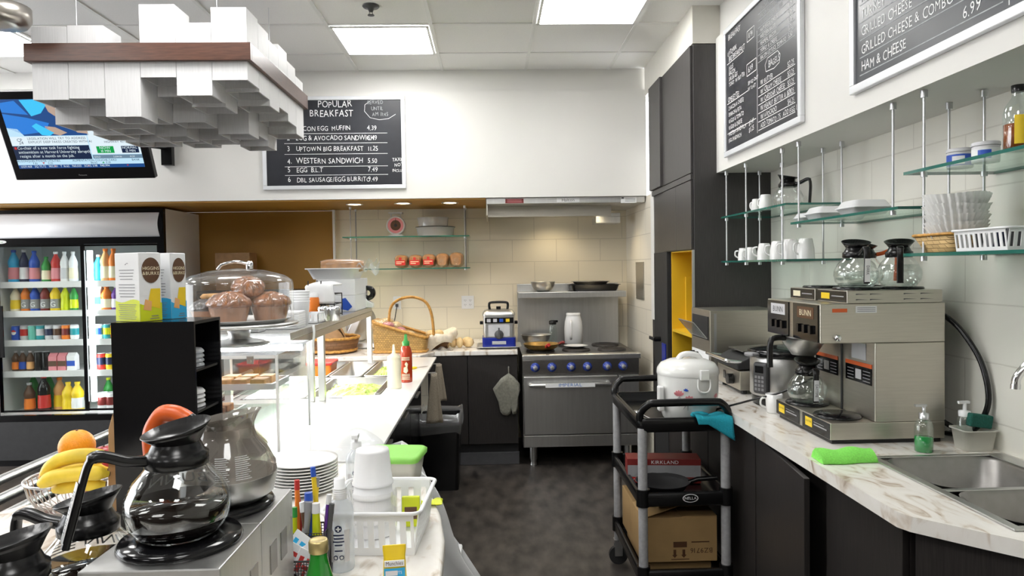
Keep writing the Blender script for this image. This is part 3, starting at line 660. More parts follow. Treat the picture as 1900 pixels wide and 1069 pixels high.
# ---- wall fittings
def outlet(name, label, p, w, h, cols, cat='outlet'):
    t = thing(name, label, cat, p); MB().box((-w/2, -.007, -h/2), (w/2, 0, h/2)).build('plate', 'white_plastic', t, bevel=.002); s = MB()
    for c0 in range(cols):
        for z in (-.02, .02):
            x = (c0-(cols-1)/2)*.046; s.box((x-.008, -.008, z-.006), (x-.005, -.0072, z+.006)); s.box((x+.005, -.008, z-.005), (x+.008, -.0072, z+.005)); s.box((x-.002, -.008, z-.013), (x+.002, -.0072, z-.009))
    s.build('slots', 'ink_grey', t); return t
P = at(868, 561, Y=6.398); outlet('power_outlet', 'white double power outlet on the cream wall beside the deep fryer', (P.x, 6.399, P.z), .112, .118, 2)
P = at(737, 562, Y=6.398); o = outlet('power_outlet', 'white single power outlet with a black plug above the wicker basket', (P.x, 6.399, P.z), .07, .115, 1)
MB().box((-.012, -.035, -.035), (.012, -.009, -.008)).tube(bend([(0, -.03, -.03), (-.01, -.035, -.09), (-.03, -.03, -.20)], 4), .004, 6).build('plug', 'black_plastic', o)
P = at(1188, 521, X=1.239); t = thing('wall_panel', 'brushed steel access panel on the alcove side wall', 'panel', (1.239, P.y, P.z))
MB().box((-.006, -.15, -.155), (0, .15, .155)).build('plate', 'stainless_soft', t, bevel=.002); q = MB()
for y in (-.13, .13):
    for z in (-.135, .135): q.cyl((-.0065, y, z), (-.008, y, z), .005)
q.build('screws', 'stainless', t)
P = at(1212, 585, Y=5.27); t = thing('light_switch', 'white light switch on the alcove wall end', 'switch', (1.262, 5.2695, 1.185))
MB().box((-.033, -.007, -.055), (.033, 0, .055)).build('plate', 'white_plastic', t, bevel=.002); MB().box((-.008, -.014, -.015), (.008, -.0075, .015)).build('toggle', 'white_gloss', t)

# ---- bread shelves
def back_shelf(z, x0, x1, label):
    t = thing('glass_shelf', label, 'shelf', (x0, 6.06, z), 0, 'glass shelves on the cream block wall'); L = x1-x0
    MB().box((.003, .003, 0), (L-.003, .30, .009)).build('panel', 'shelf_glass', t)
    tag(MB().box((0, 0, 0), (L, .003, .009)).box((0, .003, 0), (.003, .30, .009)).box((L-.003, .003, 0), (L, .30, .009)).build('edge', 'glass_edge', t), 'dark green polished glass edge')
back_shelf(1.823, -1.256, -.175, 'upper glass shelf with the kitchen scale on the cream wall'); back_shelf(1.548, -1.256, -.175, 'lower glass shelf with bread loaves on the cream wall')
for x, y, l in ((-1.19, 6.09, 'thin rod of the bread shelves at the ochre wall end, front'), (-1.19, 6.33, 'thin rod of the bread shelves at the ochre wall end, wall side'), (-.215, 6.09, 'thin rod of the bread shelves at the hood end, front'), (-.215, 6.33, 'thin rod of the bread shelves at the hood end, wall side')):
    t = thing('shelf_rod', l, 'rod', (x, y, 2.0875), 0, 'rods of the bread shelves'); MB().cyl((0, 0, 0), (0, 0, -.552), .005, n=8).build('rod', 'grey_mid', t)
    MB().lathe([(.011, -.02), (.011, 0)], n=10).build('ceiling_cap', 'alu', t)
    for z in (1.823, 1.548): MB().lathe([(.010, z-2.0875-.014), (.010, z-2.0875-.001)], n=10).build('shelf_clamp', 'alu', t)
t = thing('kitchen_scale', 'old round dial kitchen scale on the upper bread shelf', 'scale', (at(735, 420, Y=6.2).x, 6.2, 1.8325))
MB().prism([(-.07, 0), (.07, 0), (.06, .012), (.045, .02), (-.045, .02), (-.06, .012)], -.05, .05, 'xz').build('base', 'c_silver', t)
M = Matrix.Translation((0, -.03, .098)) @ Matrix.Rotation(PI/2, 4, 'X')
MB().lathe([(.082, -.06), (.082, .0), (.076, .006), (.07, .002), (0, .002)], n=28, M=M).build('dial_case', 'c_silver', t)
q = MB().lathe([(.068, .0035), (0, .0035)], n=28, M=M); q.lathe([(.045, .0042), (.0, .0042)], n=20, mi=1, M=M); q.lathe([(.014, .005), (0, .005)], n=12, mi=2, M=M); q.box((-.002, 0, .005), (.002, .06, .006), 2, M); q.build('dial', ['c_pink', 'c_brown', 'ink'], t)
MB().box((-.045, -.01, .165), (-.037, .01, .20)).box((.037, -.01, .165), (.045, .01, .20)).box((-.06, -.045, .20), (.06, .045, .212)).build('weighing_plate', 'c_silver', t)
def ribbed_tray(name, label, loc, r, h, lidded):
    t = thing(name, label, 'container', loc); n = 60; pr = lambda f: f
    def rg(R, z): return [((R*(1+.012*(j % 2)))*math.cos(2*PI*j/n), (R*(1+.012*(j % 2)))*math.sin(2*PI*j/n), z) for j in range(n)]
    MB().loft([rg(r*.92, 0), rg(r*.98, h*.9), rg(r*1.03, h)], True, True).build('tub', 'lid_plastic', t)
    if lidded: MB().lathe([(r*1.05, h+.0005), (r*1.05, h+.006), (0, h+.009)], n=40).build('base', 'black_plastic', t)
    return t
x = at(808, 430, Y=6.2).x
ribbed_tray('plastic_tub', 'clear ribbed plastic tub with dark rim, lower one on the bread shelf', (x, 6.2, 1.8325), .165, .075, True)
ribbed_tray('plastic_tub', 'clear ribbed plastic tub turned upside down on the darker rimmed tub', (x-.02, 6.2, 1.8325+.0855), .135, .075, False)
def loaf(label, p, w, h, d, m, red=False, group='loaves on the bread shelf', seed=0, name='bread_loaf', rz=0., tail=True):
    t = thing(name, label, 'bread', p, rz, group); q = random.Random(seed); rings = []
    for i in range(9):
        y = -d/2+d*i/8; k = (.72, .93, 1, 1, 1, 1, 1, .93, .72)[i]; ring = []
        for j in range(16):
            a = 2*PI*j/16; cx = math.cos(a); cz = math.sin(a)
            X = w/2*k*math.copysign(abs(cx)**.7, cx)*(1+.08*(cz > .3)); Zz = h/2+h/2*k*math.copysign(abs(cz)**.75, cz); ring.append((X*(1+.05*(q.random()-.5)), y, max(0, Zz)))
        rings.append(ring)
    MB().loft(rings).build('crust', m, t)
    R2 = [[(x_*1.05+.002*(q.random()-.5)*3, y_*1.04, max(-.0003, z_*1.04)) for x_, y_, z_ in r] for r in rings]
    b = MB().loft(R2, True, True)
    if tail: b.loft([[(.5*x_*(1 if k < 2 else .9), -d/2*1.04-.02*k, h*.45+(z_-h*.45)*(.5, .22, .35, .5)[k]-.012*k) for x_, y_, z_ in rings[0]] for k in range(4)], True, False)
    wp = b.build('plastic_bag', 'wrap', t)
    if red:
        s = MB(); M = FRONT(0, -d/2*1.05-.001, h*.5)
        s.box((-w*.40, -h*.28, -.001), (w*.40, h*.10, .0008), 0, M); s.box((-w*.1, h*.12, -.001), (w*.1, h*.30, .0008), 0, M); strip(s, -w*.32, -h*.05, w*.32, -h*.0, M, 1, .0012); strip(s, -w*.32, -h*.18, w*.1, -h*.13, M, 1, .0012); s.build('printed_label', ['c_red', 'c_cream'], wp)
    return t
for i, (p, w_, h_, m, rd, l) in enumerate(((746, .108, .115, 'bread', 1, 'red labelled bagged bread at the far end of the lower shelf'), (772, .108, .115, 'bread', 1, 'red labelled bagged bread, middle one of the three'), (797, .108, .12, 'bread', 1, 'red labelled bagged bread next to the plain round loaf'), (822, .106, .125, 'bread', 0, 'plain round bagged loaf between the red labelled bread and the rod'), (848, .116, .13, 'bread', 0, 'plain bagged loaf beside the shelf rod'))):
    P = at(p, 498, Y=6.2); loaf(l, (P.x, 6.21, 1.5575), w_, h_, .24, m, rd, seed=i, tail=not rd)
# ---- deep fryer on a tray
P = at(926, 645, Y=5.72)
t = pan_tray('sheet_pan', 'shallow metal sheet pan under the deep fryer', (P.x, 5.70, .911), .34, .34, .014, 'alu')
t = thing('deep_fryer', 'small steel and blue deep fryer with black handle', 'fryer', (P.x, 5.72, .919)); hw = .125
MB().prism(rrect(-hw-.008, -.13, hw+.008, .13, .02), 0, .075).build('base', 'fryer_blue', t, bevel=.003)
q = MB().box((-.055, 0, -.001), (.055, .026, .0008), 0, FRONT(0, -.1315, .022)); q.build('name_badge', 'c_silver', t, bevel=.004)
MB().prism(rrect(-hw, -.125, hw, .125, .02), .0755, .25).build('body', 'stainless', t, bevel=.003)
MB().box((-hw+.015, -.1305, .19), (hw-.008, -.1255, .235)).build('label_strip', 'black_gloss', t); q = MB(); M = FRONT(0, -.1312, .19)
for k, m_ in enumerate((0, 0, 1, 2)): q.box((-.095+.05*k, .01, -.0005), (-.065+.05*k, .036, .0005), m_, M)
q.build('label_icons', ['c_silver', 'c_blue', 'c_yellow'], t)
MB().box((-.085, -.127, .085), (.085, -.1255, .18)).build('front_plate', 'c_silver', t)
M = Matrix.Translation((0, -.128, .10)) @ Matrix.Rotation(PI/2, 4, 'X'); MB().lathe([(.036, 0), (.034, .012), (.0, .014)], n=20, M=M).box((-.006, -.03, .012), (.006, .055, .022), 0, M).build('thermostat_knob', 'grey_dark', t)
MB().loft([[(p[0], p[1], z) for p in rrect(-hw*k, -.125*k, hw*k, .125*k, .03)] for k, z in ((1.04, .2505), (1.04, .262), (.92, .285), (.7, .296))]).build('lid', 'stainless', t)
MB().tube(bend([(-.07, -.03, .29), (-.075, -.035, .335), (-.055, -.037, .352), (.055, -.037, .352), (.075, -.035, .335), (.07, -.03, .29)], 5), .010, 8).box((-.018, -.05, .293), (.018, -.02, .32)).build('lid_handle', 'black_plastic', t)
for s in (-1, 1): MB().box((s*hw, -.03, .175), (s*(hw+.028), .03, .20)).build('side_handle', 'black_plastic', t, bevel=.004)
# ---- baskets on the back worktop
def wall_ring(pts, z): return [(x, y, z) for x, y in pts]
P0 = at(690, 655, Y=5.36); P1 = at(792, 655, Y=5.36); cx_ = (P0.x+P1.x)/2; bw = (P1.x-P0.x)
t = thing('wicker_basket', 'large wicker basket with sloping rim and arched handle on the back worktop', 'basket', (cx_, 5.52, .911))
def slope(x): return .235-.13*max(0, min(1, (x+bw/2)/bw))
base = rrect(-bw/2, -.15, bw/2, .15, .04, 4); N = len(base); q = MB()
def lv(f, s): return [(x*s, y*s, slope(x)*f) for x, y in base]
q.loft([lv(0, .93), lv(.25, .96), lv(.5, .98), lv(.75, .99), lv(1, 1.0), lv(1, .96), lv(.5, .94), lv(.05, .90)], True, True); q.build('body', 'wicker', t)
MB().tube([(x*1.0, y*1.0, slope(x)+.006) for x, y in base], .011, 8, closed=True).tube([(x*.97, y*.97, .010) for x, y in base], .010, 8, closed=True).build('rim', 'wicker_cane', t)
hp = bend([(-.10, 0, .17), (-.085, 0, .33), (-.02, 0, .40), (.09, 0, .42), (.19, 0, .38), (.235, 0, .28), (.25, 0, .12)], 6)
MB().tube(hp, .011, 8).tube([p+Vector((.004*math.sin(i*1.2), .010*math.cos(i*1.2), .004)) for i, p in enumerate(hp)], .006, 6).build('handle', 'wicker_cane', t)
for i, (x, y, z, r, m) in enumerate(((-.17, -.04, .245, .075, 'bread_pale'), (-.10, -.06, .235, .06, 'c_pink'), (-.05, .02, .225, .07, 'bread_pale'), (.0, -.06, .195, .055, 'c_pink'), (.06, -.05, .165, .055, 'bread_pale'), (-.13, .06, .25, .07, 'bread_pale'))):
    o = thing('bagged_bread', ('pale bun bag at the high end of the wicker basket', 'red printed bread bag near the high end of the wicker basket', 'pale bun bag in the middle of the wicker basket', 'red printed bread bag in the middle of the wicker basket', 'pale bun bag at the low end of the wicker basket', 'pale bun bag at the back of the wicker basket')[i], 'bread', (cx_+x, 5.52+y, .911+z-.06), i*.7, 'bread bags in the wicker basket')
    r *= .85; MB().ball((0, 0, .03), (r*1.1, r*.8, r*.6), 14, 8, jit=.04, seed=i).build('bun', m, o); MB().ball((0, 0, .03), (r*1.22, r*.9, r*.68), 12, 8, jit=.10, seed=i+9).build('plastic_bag', 'wrap', o)
x0 = at(812, 640, Y=5.62)
t = thing('bread_basket', 'round dark wicker basket lined with a cream cloth beside the big basket', 'basket', (x0.x-.02, 5.66, .911))
MB().lathe([(0, 0), (.10, 0), (.125, .05), (.14, .10), (.132, .10), (.115, .05), (.09, .01), (0, .01)], n=28).build('body', 'wicker_brown', t)
q = MB()
def clf(u, v):
    a = 2*PI*u; f = 1+.07*math.sin(a*5)+.05*math.sin(a*9+1)
    prof = [(.02, .05), (.09, .07), (.128, .118), (.158, .115+.02*math.sin(a*3)), (.168, .07), (.160, .03+.02*math.sin(a*4))]
    k = v*5; i = min(4, int(k)); w_ = k-i; r = prof[i][0]*(1-w_)+prof[i+1][0]*w_; z = prof[i][1]*(1-w_)+prof[i+1][1]*w_
    sl = .05*math.cos(a-.2)*v
    return (r*f*math.cos(a), r*f*math.sin(a), z+sl)
q.sheet(48, 10, clf); q.build('cloth_liner', 'cloth_cream', t)
for i, (dx, dy) in enumerate(((-.03, -.02), (.03, .0))):
    o = MB().ball((0, 0, 0), (.045, .035, .03), 16, 10).build('bread_roll', 'bread_pale', loc=(x0.x-.02+dx, 5.66+dy, .911+.12), rz=i*1.2); tag(o, ('bread roll in the cloth lined basket, nearer the wicker basket', 'bread roll in the cloth lined basket, nearer the fryer')[i], 'bread', 'rolls in the cloth lined basket')
for i, (p, l) in enumerate(((829, 'bread roll lying next to the cloth lined basket'), (841, 'bread roll standing on edge beside the fryer side rolls'), (853, 'upright bread roll in the middle of the worktop rolls'), (868, 'brownish bread roll nearest the deep fryer'))):
    P = at(p, 640, Y=5.66); o = MB().ball((0, 0, 0), (.028, .06, .042), 16, 10, jit=.02, seed=i).build('bread_roll', 'bread_pale', loc=(P.x, 5.66+.02*(i % 2), .955), rz=(.25, -.3, .2, .9)[i]); tag(o, l, 'bread', 'bread rolls on the back worktop')
tag(MB().sheet(16, 10, lambda u, v: (-.08+.16*u, -.06+.12*v, .004+.03*abs(math.sin(7*u+3*v))*math.sin(PI*u)*math.sin(PI*v)), 0, True, .001).build('plastic_bag', 'wrap', loc=(x0.x+.05, 5.50, .911)), 'crumpled clear plastic bag in front of the bread rolls', 'bag')
# oven mitts hanging on the cabinet
t = thing('oven_mitt', 'pair of quilted grey green oven mitts hanging beside the stove', 'oven mitt', (at(944, 690, Y=5.455).x, 5.478, at(944, 690, Y=5.455).z))
def mitt(pts, y, th, name):
    q = MB(); n = len(pts); cx = sum(p[0] for p in pts)/n; cz = sum(p[1] for p in pts)/n
    q.loft([[(cx+(x-cx)*s, y+dy, cz+(z-cz)*s) for x, z in pts] for s, dy in ((.80, -th), (.93, -th*.85), (1, -th*.4), (1, 0))], True, True); return q.build(name, 'mitt', t)
mitt([(0, -.01), (-.06, -.05), (-.125, -.13), (-.115, -.16), (-.085, -.23), (-.07, -.31), (-.05, -.335), (-.02, -.345), (.01, -.33), (.02, -.28), (.035, -.245), (.045, -.18), (.02, -.08)], -.012, .035, 'mitt')
mitt([(0, -.01), (.04, -.04), (.082, -.09), (.085, -.14), (.07, -.20), (.065, -.28), (.05, -.33), (.025, -.33), (.012, -.28), (.01, -.22), (.0, -.12)], -.030, .03, 'mitt')
MB().tube(bend([(0, -.02, -.02), (-.002, -.02, .02), (0, -.012, .04), (.002, -.015, .02), (0, -.02, -.02)], 4), .004, 6).build('hanging_loop', 'mitt', t)
MB().cyl((0, 0, .035), (0, -.018, .035), .004).build('hook', 'alu', t)
# ================================================================ DRINKS COOLER
FX0, FX1, FY = -4.06, -2.635, 5.80
t = thing('drinks_cooler', 'tall black two door drinks cooler with lit shelves and grey header sign', 'cooler', (FX0, FY, 0)); FW = FX1-FX0
b = MB(); b.box((0, .04, .0), (.04, .70, 2.07)); b.box((FW-.04, .04, 0), (FW, .70, 2.07)); b.box((.04, .66, 0), (FW-.04, .70, 2.07)); b.box((.04, .04, 1.80), (FW-.04, .66, 2.07)); b.box((.04, .04, 0), (FW-.04, .66, .41))
b.build('cabinet', 'white_plastic', t)
MB().box((.041, .10, .4105), (.046, .66, 1.799)).box((FW-.046, .10, .4105), (FW-.041, .66, 1.799)).box((.046, .653, .4105), (FW-.046, .659, 1.799)).build('liner', 'liner', t)
q = MB()
for a, bb in (((0, 0), (FW, .41)), ((0, 1.79), (FW, 2.07)), ((0, .41), (.055, 1.79)), ((FW-.055, .41), (FW, 1.79))): q.box((a[0], 0, a[1]), (bb[0], .039, bb[1]))
q.build('front_frame', 'black_gloss', t)
MB().sheet(12, 1, lambda u, v: (.03+(FW-.06)*v, -.004-.035*math.sin(PI*u), 1.845+.19*u), 0, True, .004).build('header_sign', 'sign_lit', t)
MB().box((.01, -.012, .05), (FW-.01, -.001, .36)).build('base_grille', 'black_matte', t)
M = FRONT(.135, -.0035, 1.815); q = MB().prism([(.045*math.cos(2*PI*k/24), .014*math.sin(2*PI*k/24)) for k in range(24)], -.002, .001, 'xy', 0, M); write(q, 'True', 0, -.006, .013, M @ Matrix.Translation((0, 0, .001)), 1, 'c'); q.build('maker_badge', ['c_white', 'c_green'], t)
DIV = at(151, 600, Y=FY).x-FX0
def cooler_door(x0, x1, y, nm):
    d = MB()
    for a, bb in (((x0, .43), (x1, .445)), ((x0, 1.775), (x1, 1.79)), ((x0, .445), (x0+.022, 1.775)), ((x1-.03, .445), (x1, 1.775))): d.box((a[0], y, a[1]), (bb[0], y+.012, bb[1]))
    o = d.build(nm, 'black_gloss', t); MB().box((x0+.022, y+.004, .445), (x1-.03, y+.007, 1.775)).build('pane', 'pane', o); return o
d = cooler_door(.055, DIV+.015, .042, 'door'); MB().box((.075, .030, .88), (.105, .0415, 1.30)).build('pull_handle', 'black_gloss', d)
cooler_door(DIV-.015, FW-.055, .058, 'door')
xs = at(171, 600, Y=5.90).x-FX0
MB().box((xs-.018, .085, .50), (xs+.018, .11, 1.74)).build('light_tube', 'tube_light', t)
SH = [1.487, 1.248, 1.008, .752]
for i, z in enumerate(SH):
    MB().box((.048, .115, z-.012), (FW-.048, .60, z-.001)).box((.048, .10, z-.045), (FW-.048, .1145, z+.006)).build('shelf', 'white_gloss', t)
def drink(kind, px, z, r, h, body, cap, label, text, row, y=5.975, cat='bottle', mark=None, dx=0):
    x = at(px, 509-(z-1.55)/5.95*1310, Y=y).x+dx
    t = thing(kind, text, cat, (x, y, z), 0, row)
    if 'can' in kind.split('_'):
        MB().lathe([(r*.82, 0), (r, .012), (r, h-.014), (r*.85, h-.002), (r*.83, h-.004), (0, h-.006)], n=16).build('body', body, t)
        MB().lathe([(r*.86, h-.004), (r*.86, h), (r*.78, h), (r*.76, h-.003), (0, h-.003)], n=16).build('can_top', cap, t)
        if label: MB().lathe([(r*1.01, h*.3), (r*1.01, h*.75)], n=16, cap=False).build('printed_band', label, t)
    elif kind.endswith('carton'):
        MB().box((-r, -r, 0), (r, r, h*.8)).prism([(-r, h*.8), (r, h*.8), (0.004, h), (-.004, h)], -r, r, 'yz').build('body', body, t)
        if label: MB().box((-r*1.01, -r*1.02, h*.25), (r*1.01, -r*1.001, h*.55)).build('printed_band', label, t)
        if cap: MB().lathe([(r*.3, 0), (r*.3, .012), (0, .013)], (0, -r*.4, h*.86), 10).build('cap', cap, t)
    else:
        MB().lathe([(0, 0), (r*.9, 0), (r, .01), (r, h*.30), (r*.92, h*.36), (r*.92, h*.5), (r, h*.56), (r*.97, h*.66), (r*.6, h*.80), (r*.36, h*.88), (r*.36, h*.93)], n=16).build('body', body, t)
        MB().lathe([(r*.44, h*.92), (r*.44, h), (0, h)], n=12).build('cap', cap, t)
        if label: MB().lathe([(r*1.015, h*.10), (r*1.015, h*.30), (r*.96, h*.36), (r*.96, h*.46)], n=16, cap=False).build('label_band', label, t)
    if mark:
        q = MB(); write(q, mark, 0, h*.16, r*1.1, I4, 0, 'c', 1, 0, cylmap(r*1.03)); q.build('mark', 'c_white' if mark != 'N' else 'c_navy', t)
    return t
R1, R2, R3, R4, R5 = 'bottles on the top cooler shelf', 'bottles on the second cooler shelf', 'cans on the third cooler shelf', 'drinks on the fourth cooler shelf', 'drinks on the cooler floor'
for px, r, h, b_, c_, l_, tx in ((27, .043, .27, 'c_sky', 'c_blue', 'c_pink', 'sky blue water bottle with pink label at the left end of the top cooler shelf'), (46, .036, .27, 'c_navy', 'c_white', 'c_white', 'dark blue bottle with white label on the top cooler shelf'), (65, .040, .26, 'c_blue', 'c_blue', 'c_pink', 'blue bottle with pink and white label on the top cooler shelf'),
    (87, .036, .21, 'c_green', 'c_green', 'c_cream', 'green soda bottle on the top cooler shelf'), (105, .038, .25, 'c_red', 'c_white', 'c_pink', 'red juice bottle on the top cooler shelf'), (121, .034, .25, 'c_white', 'c_white', 'c_silver', 'clear white bottle next to the red juice bottle'), (137, .034, .25, 'c_white', 'c_white', 'c_cream', 'clear white bottle next to the cooler door post'),
    (184, .036, .22, 'c_sky', 'c_white', None, 'pale blue bottle beside the cooler light tube, top shelf'), (197, .040, .27, 'c_peach', 'c_orange', 'c_cream', 'peach juice bottle beside the pale blue bottle'), (212, .040, .27, 'c_orange', 'c_orange', 'c_cream', 'amber juice bottle at the tea box end of the top cooler shelf')):
    drink('drink_bottle', px, SH[0], r, h, b_, c_, l_, tx, R1)
for px, r, h, b_, c_, l_, tx, mk in ((30, .040, .205, 'c_cream', 'c_white', 'c_yellow', 'pale lemon drink bottle at the left end of the second cooler shelf', None), (49, .038, .215, 'c_orange', 'c_orange', 'c_grey', 'orange sports drink bottle on the second cooler shelf', 'G'), (66, .038, .215, 'c_blue', 'c_orange', 'c_grey', 'blue sports drink bottle on the second cooler shelf', 'G'),
    (85, .038, .215, 'c_dark_red', 'c_orange', 'c_grey', 'dark red sports drink bottle on the second cooler shelf', 'G'), (104, .041, .215, 'c_yellow', 'c_orange', 'c_grey', 'yellow sports drink bottle on the second cooler shelf', 'G'), (122, .034, .205, 'c_lime', 'c_white', 'c_lime', 'lime green tea bottle beside the yellow sports drink', None), (138, .032, .20, 'c_green', 'c_black', 'c_lime', 'green tea bottle beside the cooler door post', None),
    (199, .045, .20, 'c_orange', 'c_orange', 'c_cream', 'orange juice bottle on the second shelf behind the right door', None), (217, .040, .20, 'c_purple', 'c_white', 'c_white', 'purple juice bottle on the second shelf beside the tea box', None)):
    drink('drink_bottle', px, SH[1], r, h, b_, c_, l_, tx, R2, mark=mk)
drink('drink_carton', 184, SH[1], .030, .20, 'c_white', 'c_white', 'c_teal', 'white and teal drink carton beside the cooler light tube', R2, cat='carton')
for px, b_, l_, tx in ((30, 'c_blue', None, 'blue soda can at the left end of the can shelf'), (46, 'c_silver', 'c_red', 'silver soda can with red band on the can shelf'), (61, 'c_mint', None, 'mint green soda can on the can shelf'), (76, 'c_teal', 'c_silver', 'teal can with silver band on the can shelf'), (92, 'c_silver', 'c_navy', 'silver can with navy band on the can shelf'), (107, 'c_silver', 'c_brown', 'silver can with brown band on the can shelf'),
    (123, 'c_orange', 'c_dark_red', 'orange soda can on the can shelf'), (139, 'c_white', 'c_teal', 'white and teal can next to the cooler door post'), (184, 'c_white', 'c_blue', 'white and blue can beside the cooler light tube'), (200, 'c_teal', 'c_lime', 'teal and lime can behind the right cooler door'), (214, 'c_orange', 'c_yellow', 'orange and yellow can half hidden by the black organizer')):
    o = drink('soda_can', px, SH[2], .033, .122, b_, 'c_silver', l_, tx, R3, cat='can')
    if px == 30:
        q = MB(); wm = cylmap(.0335)
        for k in range(12):
            z0 = -.020+.04*k/12; hw_ = math.sqrt(max(0, .020**2-(z0+.0017)**2)); strip(q, -hw_, .066+z0, hw_, .066+z0+.0033, I4, 0 if k > 6 else 1, .0004, wm)
        q.build('mark', ['c_red', 'c_white'], o)
for px, tx, l_ in ((30, 'amber glass drink bottle at the left end of the fourth cooler shelf', 'c_orange'), (43, 'blue labelled glass drink bottle on the fourth cooler shelf', 'c_blue'), (57, 'amber glass drink bottle beside the black cans', 'c_peach')):
    drink('drink_bottle', px, SH[3], .030, .165, 'c_brown', 'c_silver', l_, tx, R4)
for px, tx in ((72, 'tall black energy drink can next to the amber bottle'), (86, 'tall black energy drink can next to the milk cartons')): drink('drink_can', px, SH[3], .031, .158, 'black_gloss', 'c_silver', None, tx, R4, cat='can')
for px, l_, tx, b_ in ((102, 'c_brown', 'pink and brown milk carton next to the black cans', 'c_pink'), (119, 'c_brown', 'pink and brown milk carton in the middle of the cartons', 'c_pink'), (136, 'c_blue', 'blue and white milk carton next to the cooler door post', 'c_white')): drink('milk_carton', px, SH[3], .033, .145, b_, None, l_, tx, R4, cat='carton')
for px, l_, b_, tx in ((189, 'c_navy', 'c_red', 'red and navy can on the fourth shelf behind the right door'), (205, 'c_navy', 'c_yellow', 'yellow and navy can on the fourth shelf behind the right door')): drink('drink_can', px, SH[3], .034, .135, b_, 'c_silver', l_, tx, R4, cat='can')
for px, r, h, b_, c_, l_, tx, y in ((56, .042, .24, 'c_brown', 'c_silver', 'c_orange', 'brown bottle with orange label on the cooler floor', 5.98), (83, .048, .30, 'black_gloss', 'c_red', 'c_red', 'cola bottle with red label on the cooler floor', 5.98), (64, .04, .30, 'c_green', 'c_green', None, 'green bottle behind the brown bottle on the cooler floor', 6.12), (93, .04, .30, 'c_green', 'c_green', None, 'green bottle behind the cola bottle', 6.12),
    (112, .046, .27, 'c_peach', 'c_orange', 'c_yellow', 'orange juice bottle beside the cola on the cooler floor', 6.05), (128, .048, .24, 'c_yellow', 'c_yellow', None, 'yellow juice bottle in the middle of the cooler floor', 5.98), (145, .048, .24, 'c_yellow', 'c_yellow', 'c_white', 'yellow juice bottle with white label beside the door post', 5.98), (203, .04, .25, 'c_green', 'c_lime', None, 'green bottle on the cooler floor behind the right door', 6.12)):
    drink('drink_bottle', px, .4105, r, h, b_, c_, l_, tx, R5, y=y)
for px, tx in ((192, 'white and red can on the cooler floor beside the light tube'), (208, 'white and red can on the cooler floor beside the organizer')): drink('drink_can', px, .4105, .042, .15, 'c_white', 'c_silver', 'c_dark_red', tx, R5, cat='can')
# carton standing in the dark corner by the cooler
P = at(435, 520, Y=6.3)
tag(MB().box((-.15, -.10, 0), (.15, .10, .33)).build('cardboard_box', 'tan_card', loc=(P.x, 6.36, 1.385), bevel=.004), 'brown cardboard box on the shelf against the ochre wall beside the cooler', 'box')
t = thing('storage_shelf', 'dark storage cabinet against the ochre wall beside the cooler', 'cabinet', (-2.0, 6.20, 0))
MB().box((-.55, 0, .08), (.50, .30, 1.384)).build('body', 'dark_wood', t); MB().box((-.53, .03, 0), (.48, .28, .079)).build('plinth', 'black_matte', t)
MB().box((-.54, -.018, .09), (-.03, -.001, 1.37)).build('door', 'dark_wood', t); MB().box((-.02, -.018, .09), (.49, -.001, 1.37)).build('door', 'dark_wood', t)

# ================================================================ TELEVISION
BL, BR, TL = at(30, 335, Y=5.15), at(288, 331, Y=5.12), at(8, 172, Y=4.90)
M = frame(BL, BR-BL, TL-BL); TW = (BR-BL).length; TH = (TL-BL).length
t = thing('television', 'wide black television on a wall arm showing a news programme', 'television', BL); t.matrix_world = M
MB().box((0, 0, -.05), (TW, TH, 0)).build('body', 'black_gloss', t, bevel=.008)
MB().box((TW*.2, TH*.2, -.09), (TW*.8, TH*.8, -.05)).build('rear_housing', 'black_plastic', t, bevel=.01)
x0, x1, y0, y1 = .052, TW-.052, .085, TH-.055; SW, SHH = x1-x0, y1-y0
def sx(u): return x0+SW*u
def sy(v): return y0+SHH*v
tv = ['tv_white', 'tv_navy', 'tv_blue', 'tv_deep', 'tv_cyan', 'tv_dark', 'tv_skin', 'tv_green', 'tv_grey', 'tv_red', 'tv_pale']; q = MB()
def R(u0, v0, u1, v1, m, h=.001): q.add([(sx(a), sy(b_), h) for a, b_ in ((u0, v0), (u1, v0), (u1, v1), (u0, v1))], [(0, 1, 2, 3)], m)
def PG(pts, m, h=.0016): q.add([(sx(a), sy(b_), h) for a, b_ in pts], [tuple(range(len(pts)))], m)
def WT(s, u, v, size, m, al='l', xs_=1.): write(q, s, sx(u), sy(v), size, I4, m, al, xs_, 0, None, .0026)
R(0, 0, 1, 1, 10)
R(0, .48, .62, 1, 3, .0013)
PG([(0, .95), (.12, .98), (.2, .78), (0, .82)], 2); PG([(.16, .99), (.40, 1.0), (.30, .80), (.22, .76)], 4); PG([(0, .80), (.18, .74), (.34, .66), (.30, .54), (.12, .50), (0, .60)], 2)
PG([(.40, 1), (.62, 1), (.62, .60), (.54, .54), (.44, .70)], 5); PG([(.34, .97), (.38, .96), (.46, .80), (.52, .74), (.62, .58), (.62, .50), (.54, .52), (.44, .70), (.36, .82)], 6); PG([(.30, .62), (.38, .60), (.46, .52), (.40, .48), (.30, .53)], 6)
PG([(.20, .62), (.24, .66), (.36, .52), (.32, .48), (.26, .49)], 4, .0019); PG([(.43, .74), (.47, .78), (.50, .72), (.46, .68)], 10, .0022); PG([(0, .60), (.08, .58), (.12, .48), (0, .48)], 10)
R(0, .34, .60, .47, 0, .0013); R(0, .13, .60, .335, 1, .0013); R(0, .055, 1, .13, 10, .0013); R(0, 0, 1, .053, 3, .0013)
R(.61, .64, 1, .675, 1, .0013); R(.61, .20, 1, .635, 0, .0013); R(.61, .135, 1, .19, 8, .0013)
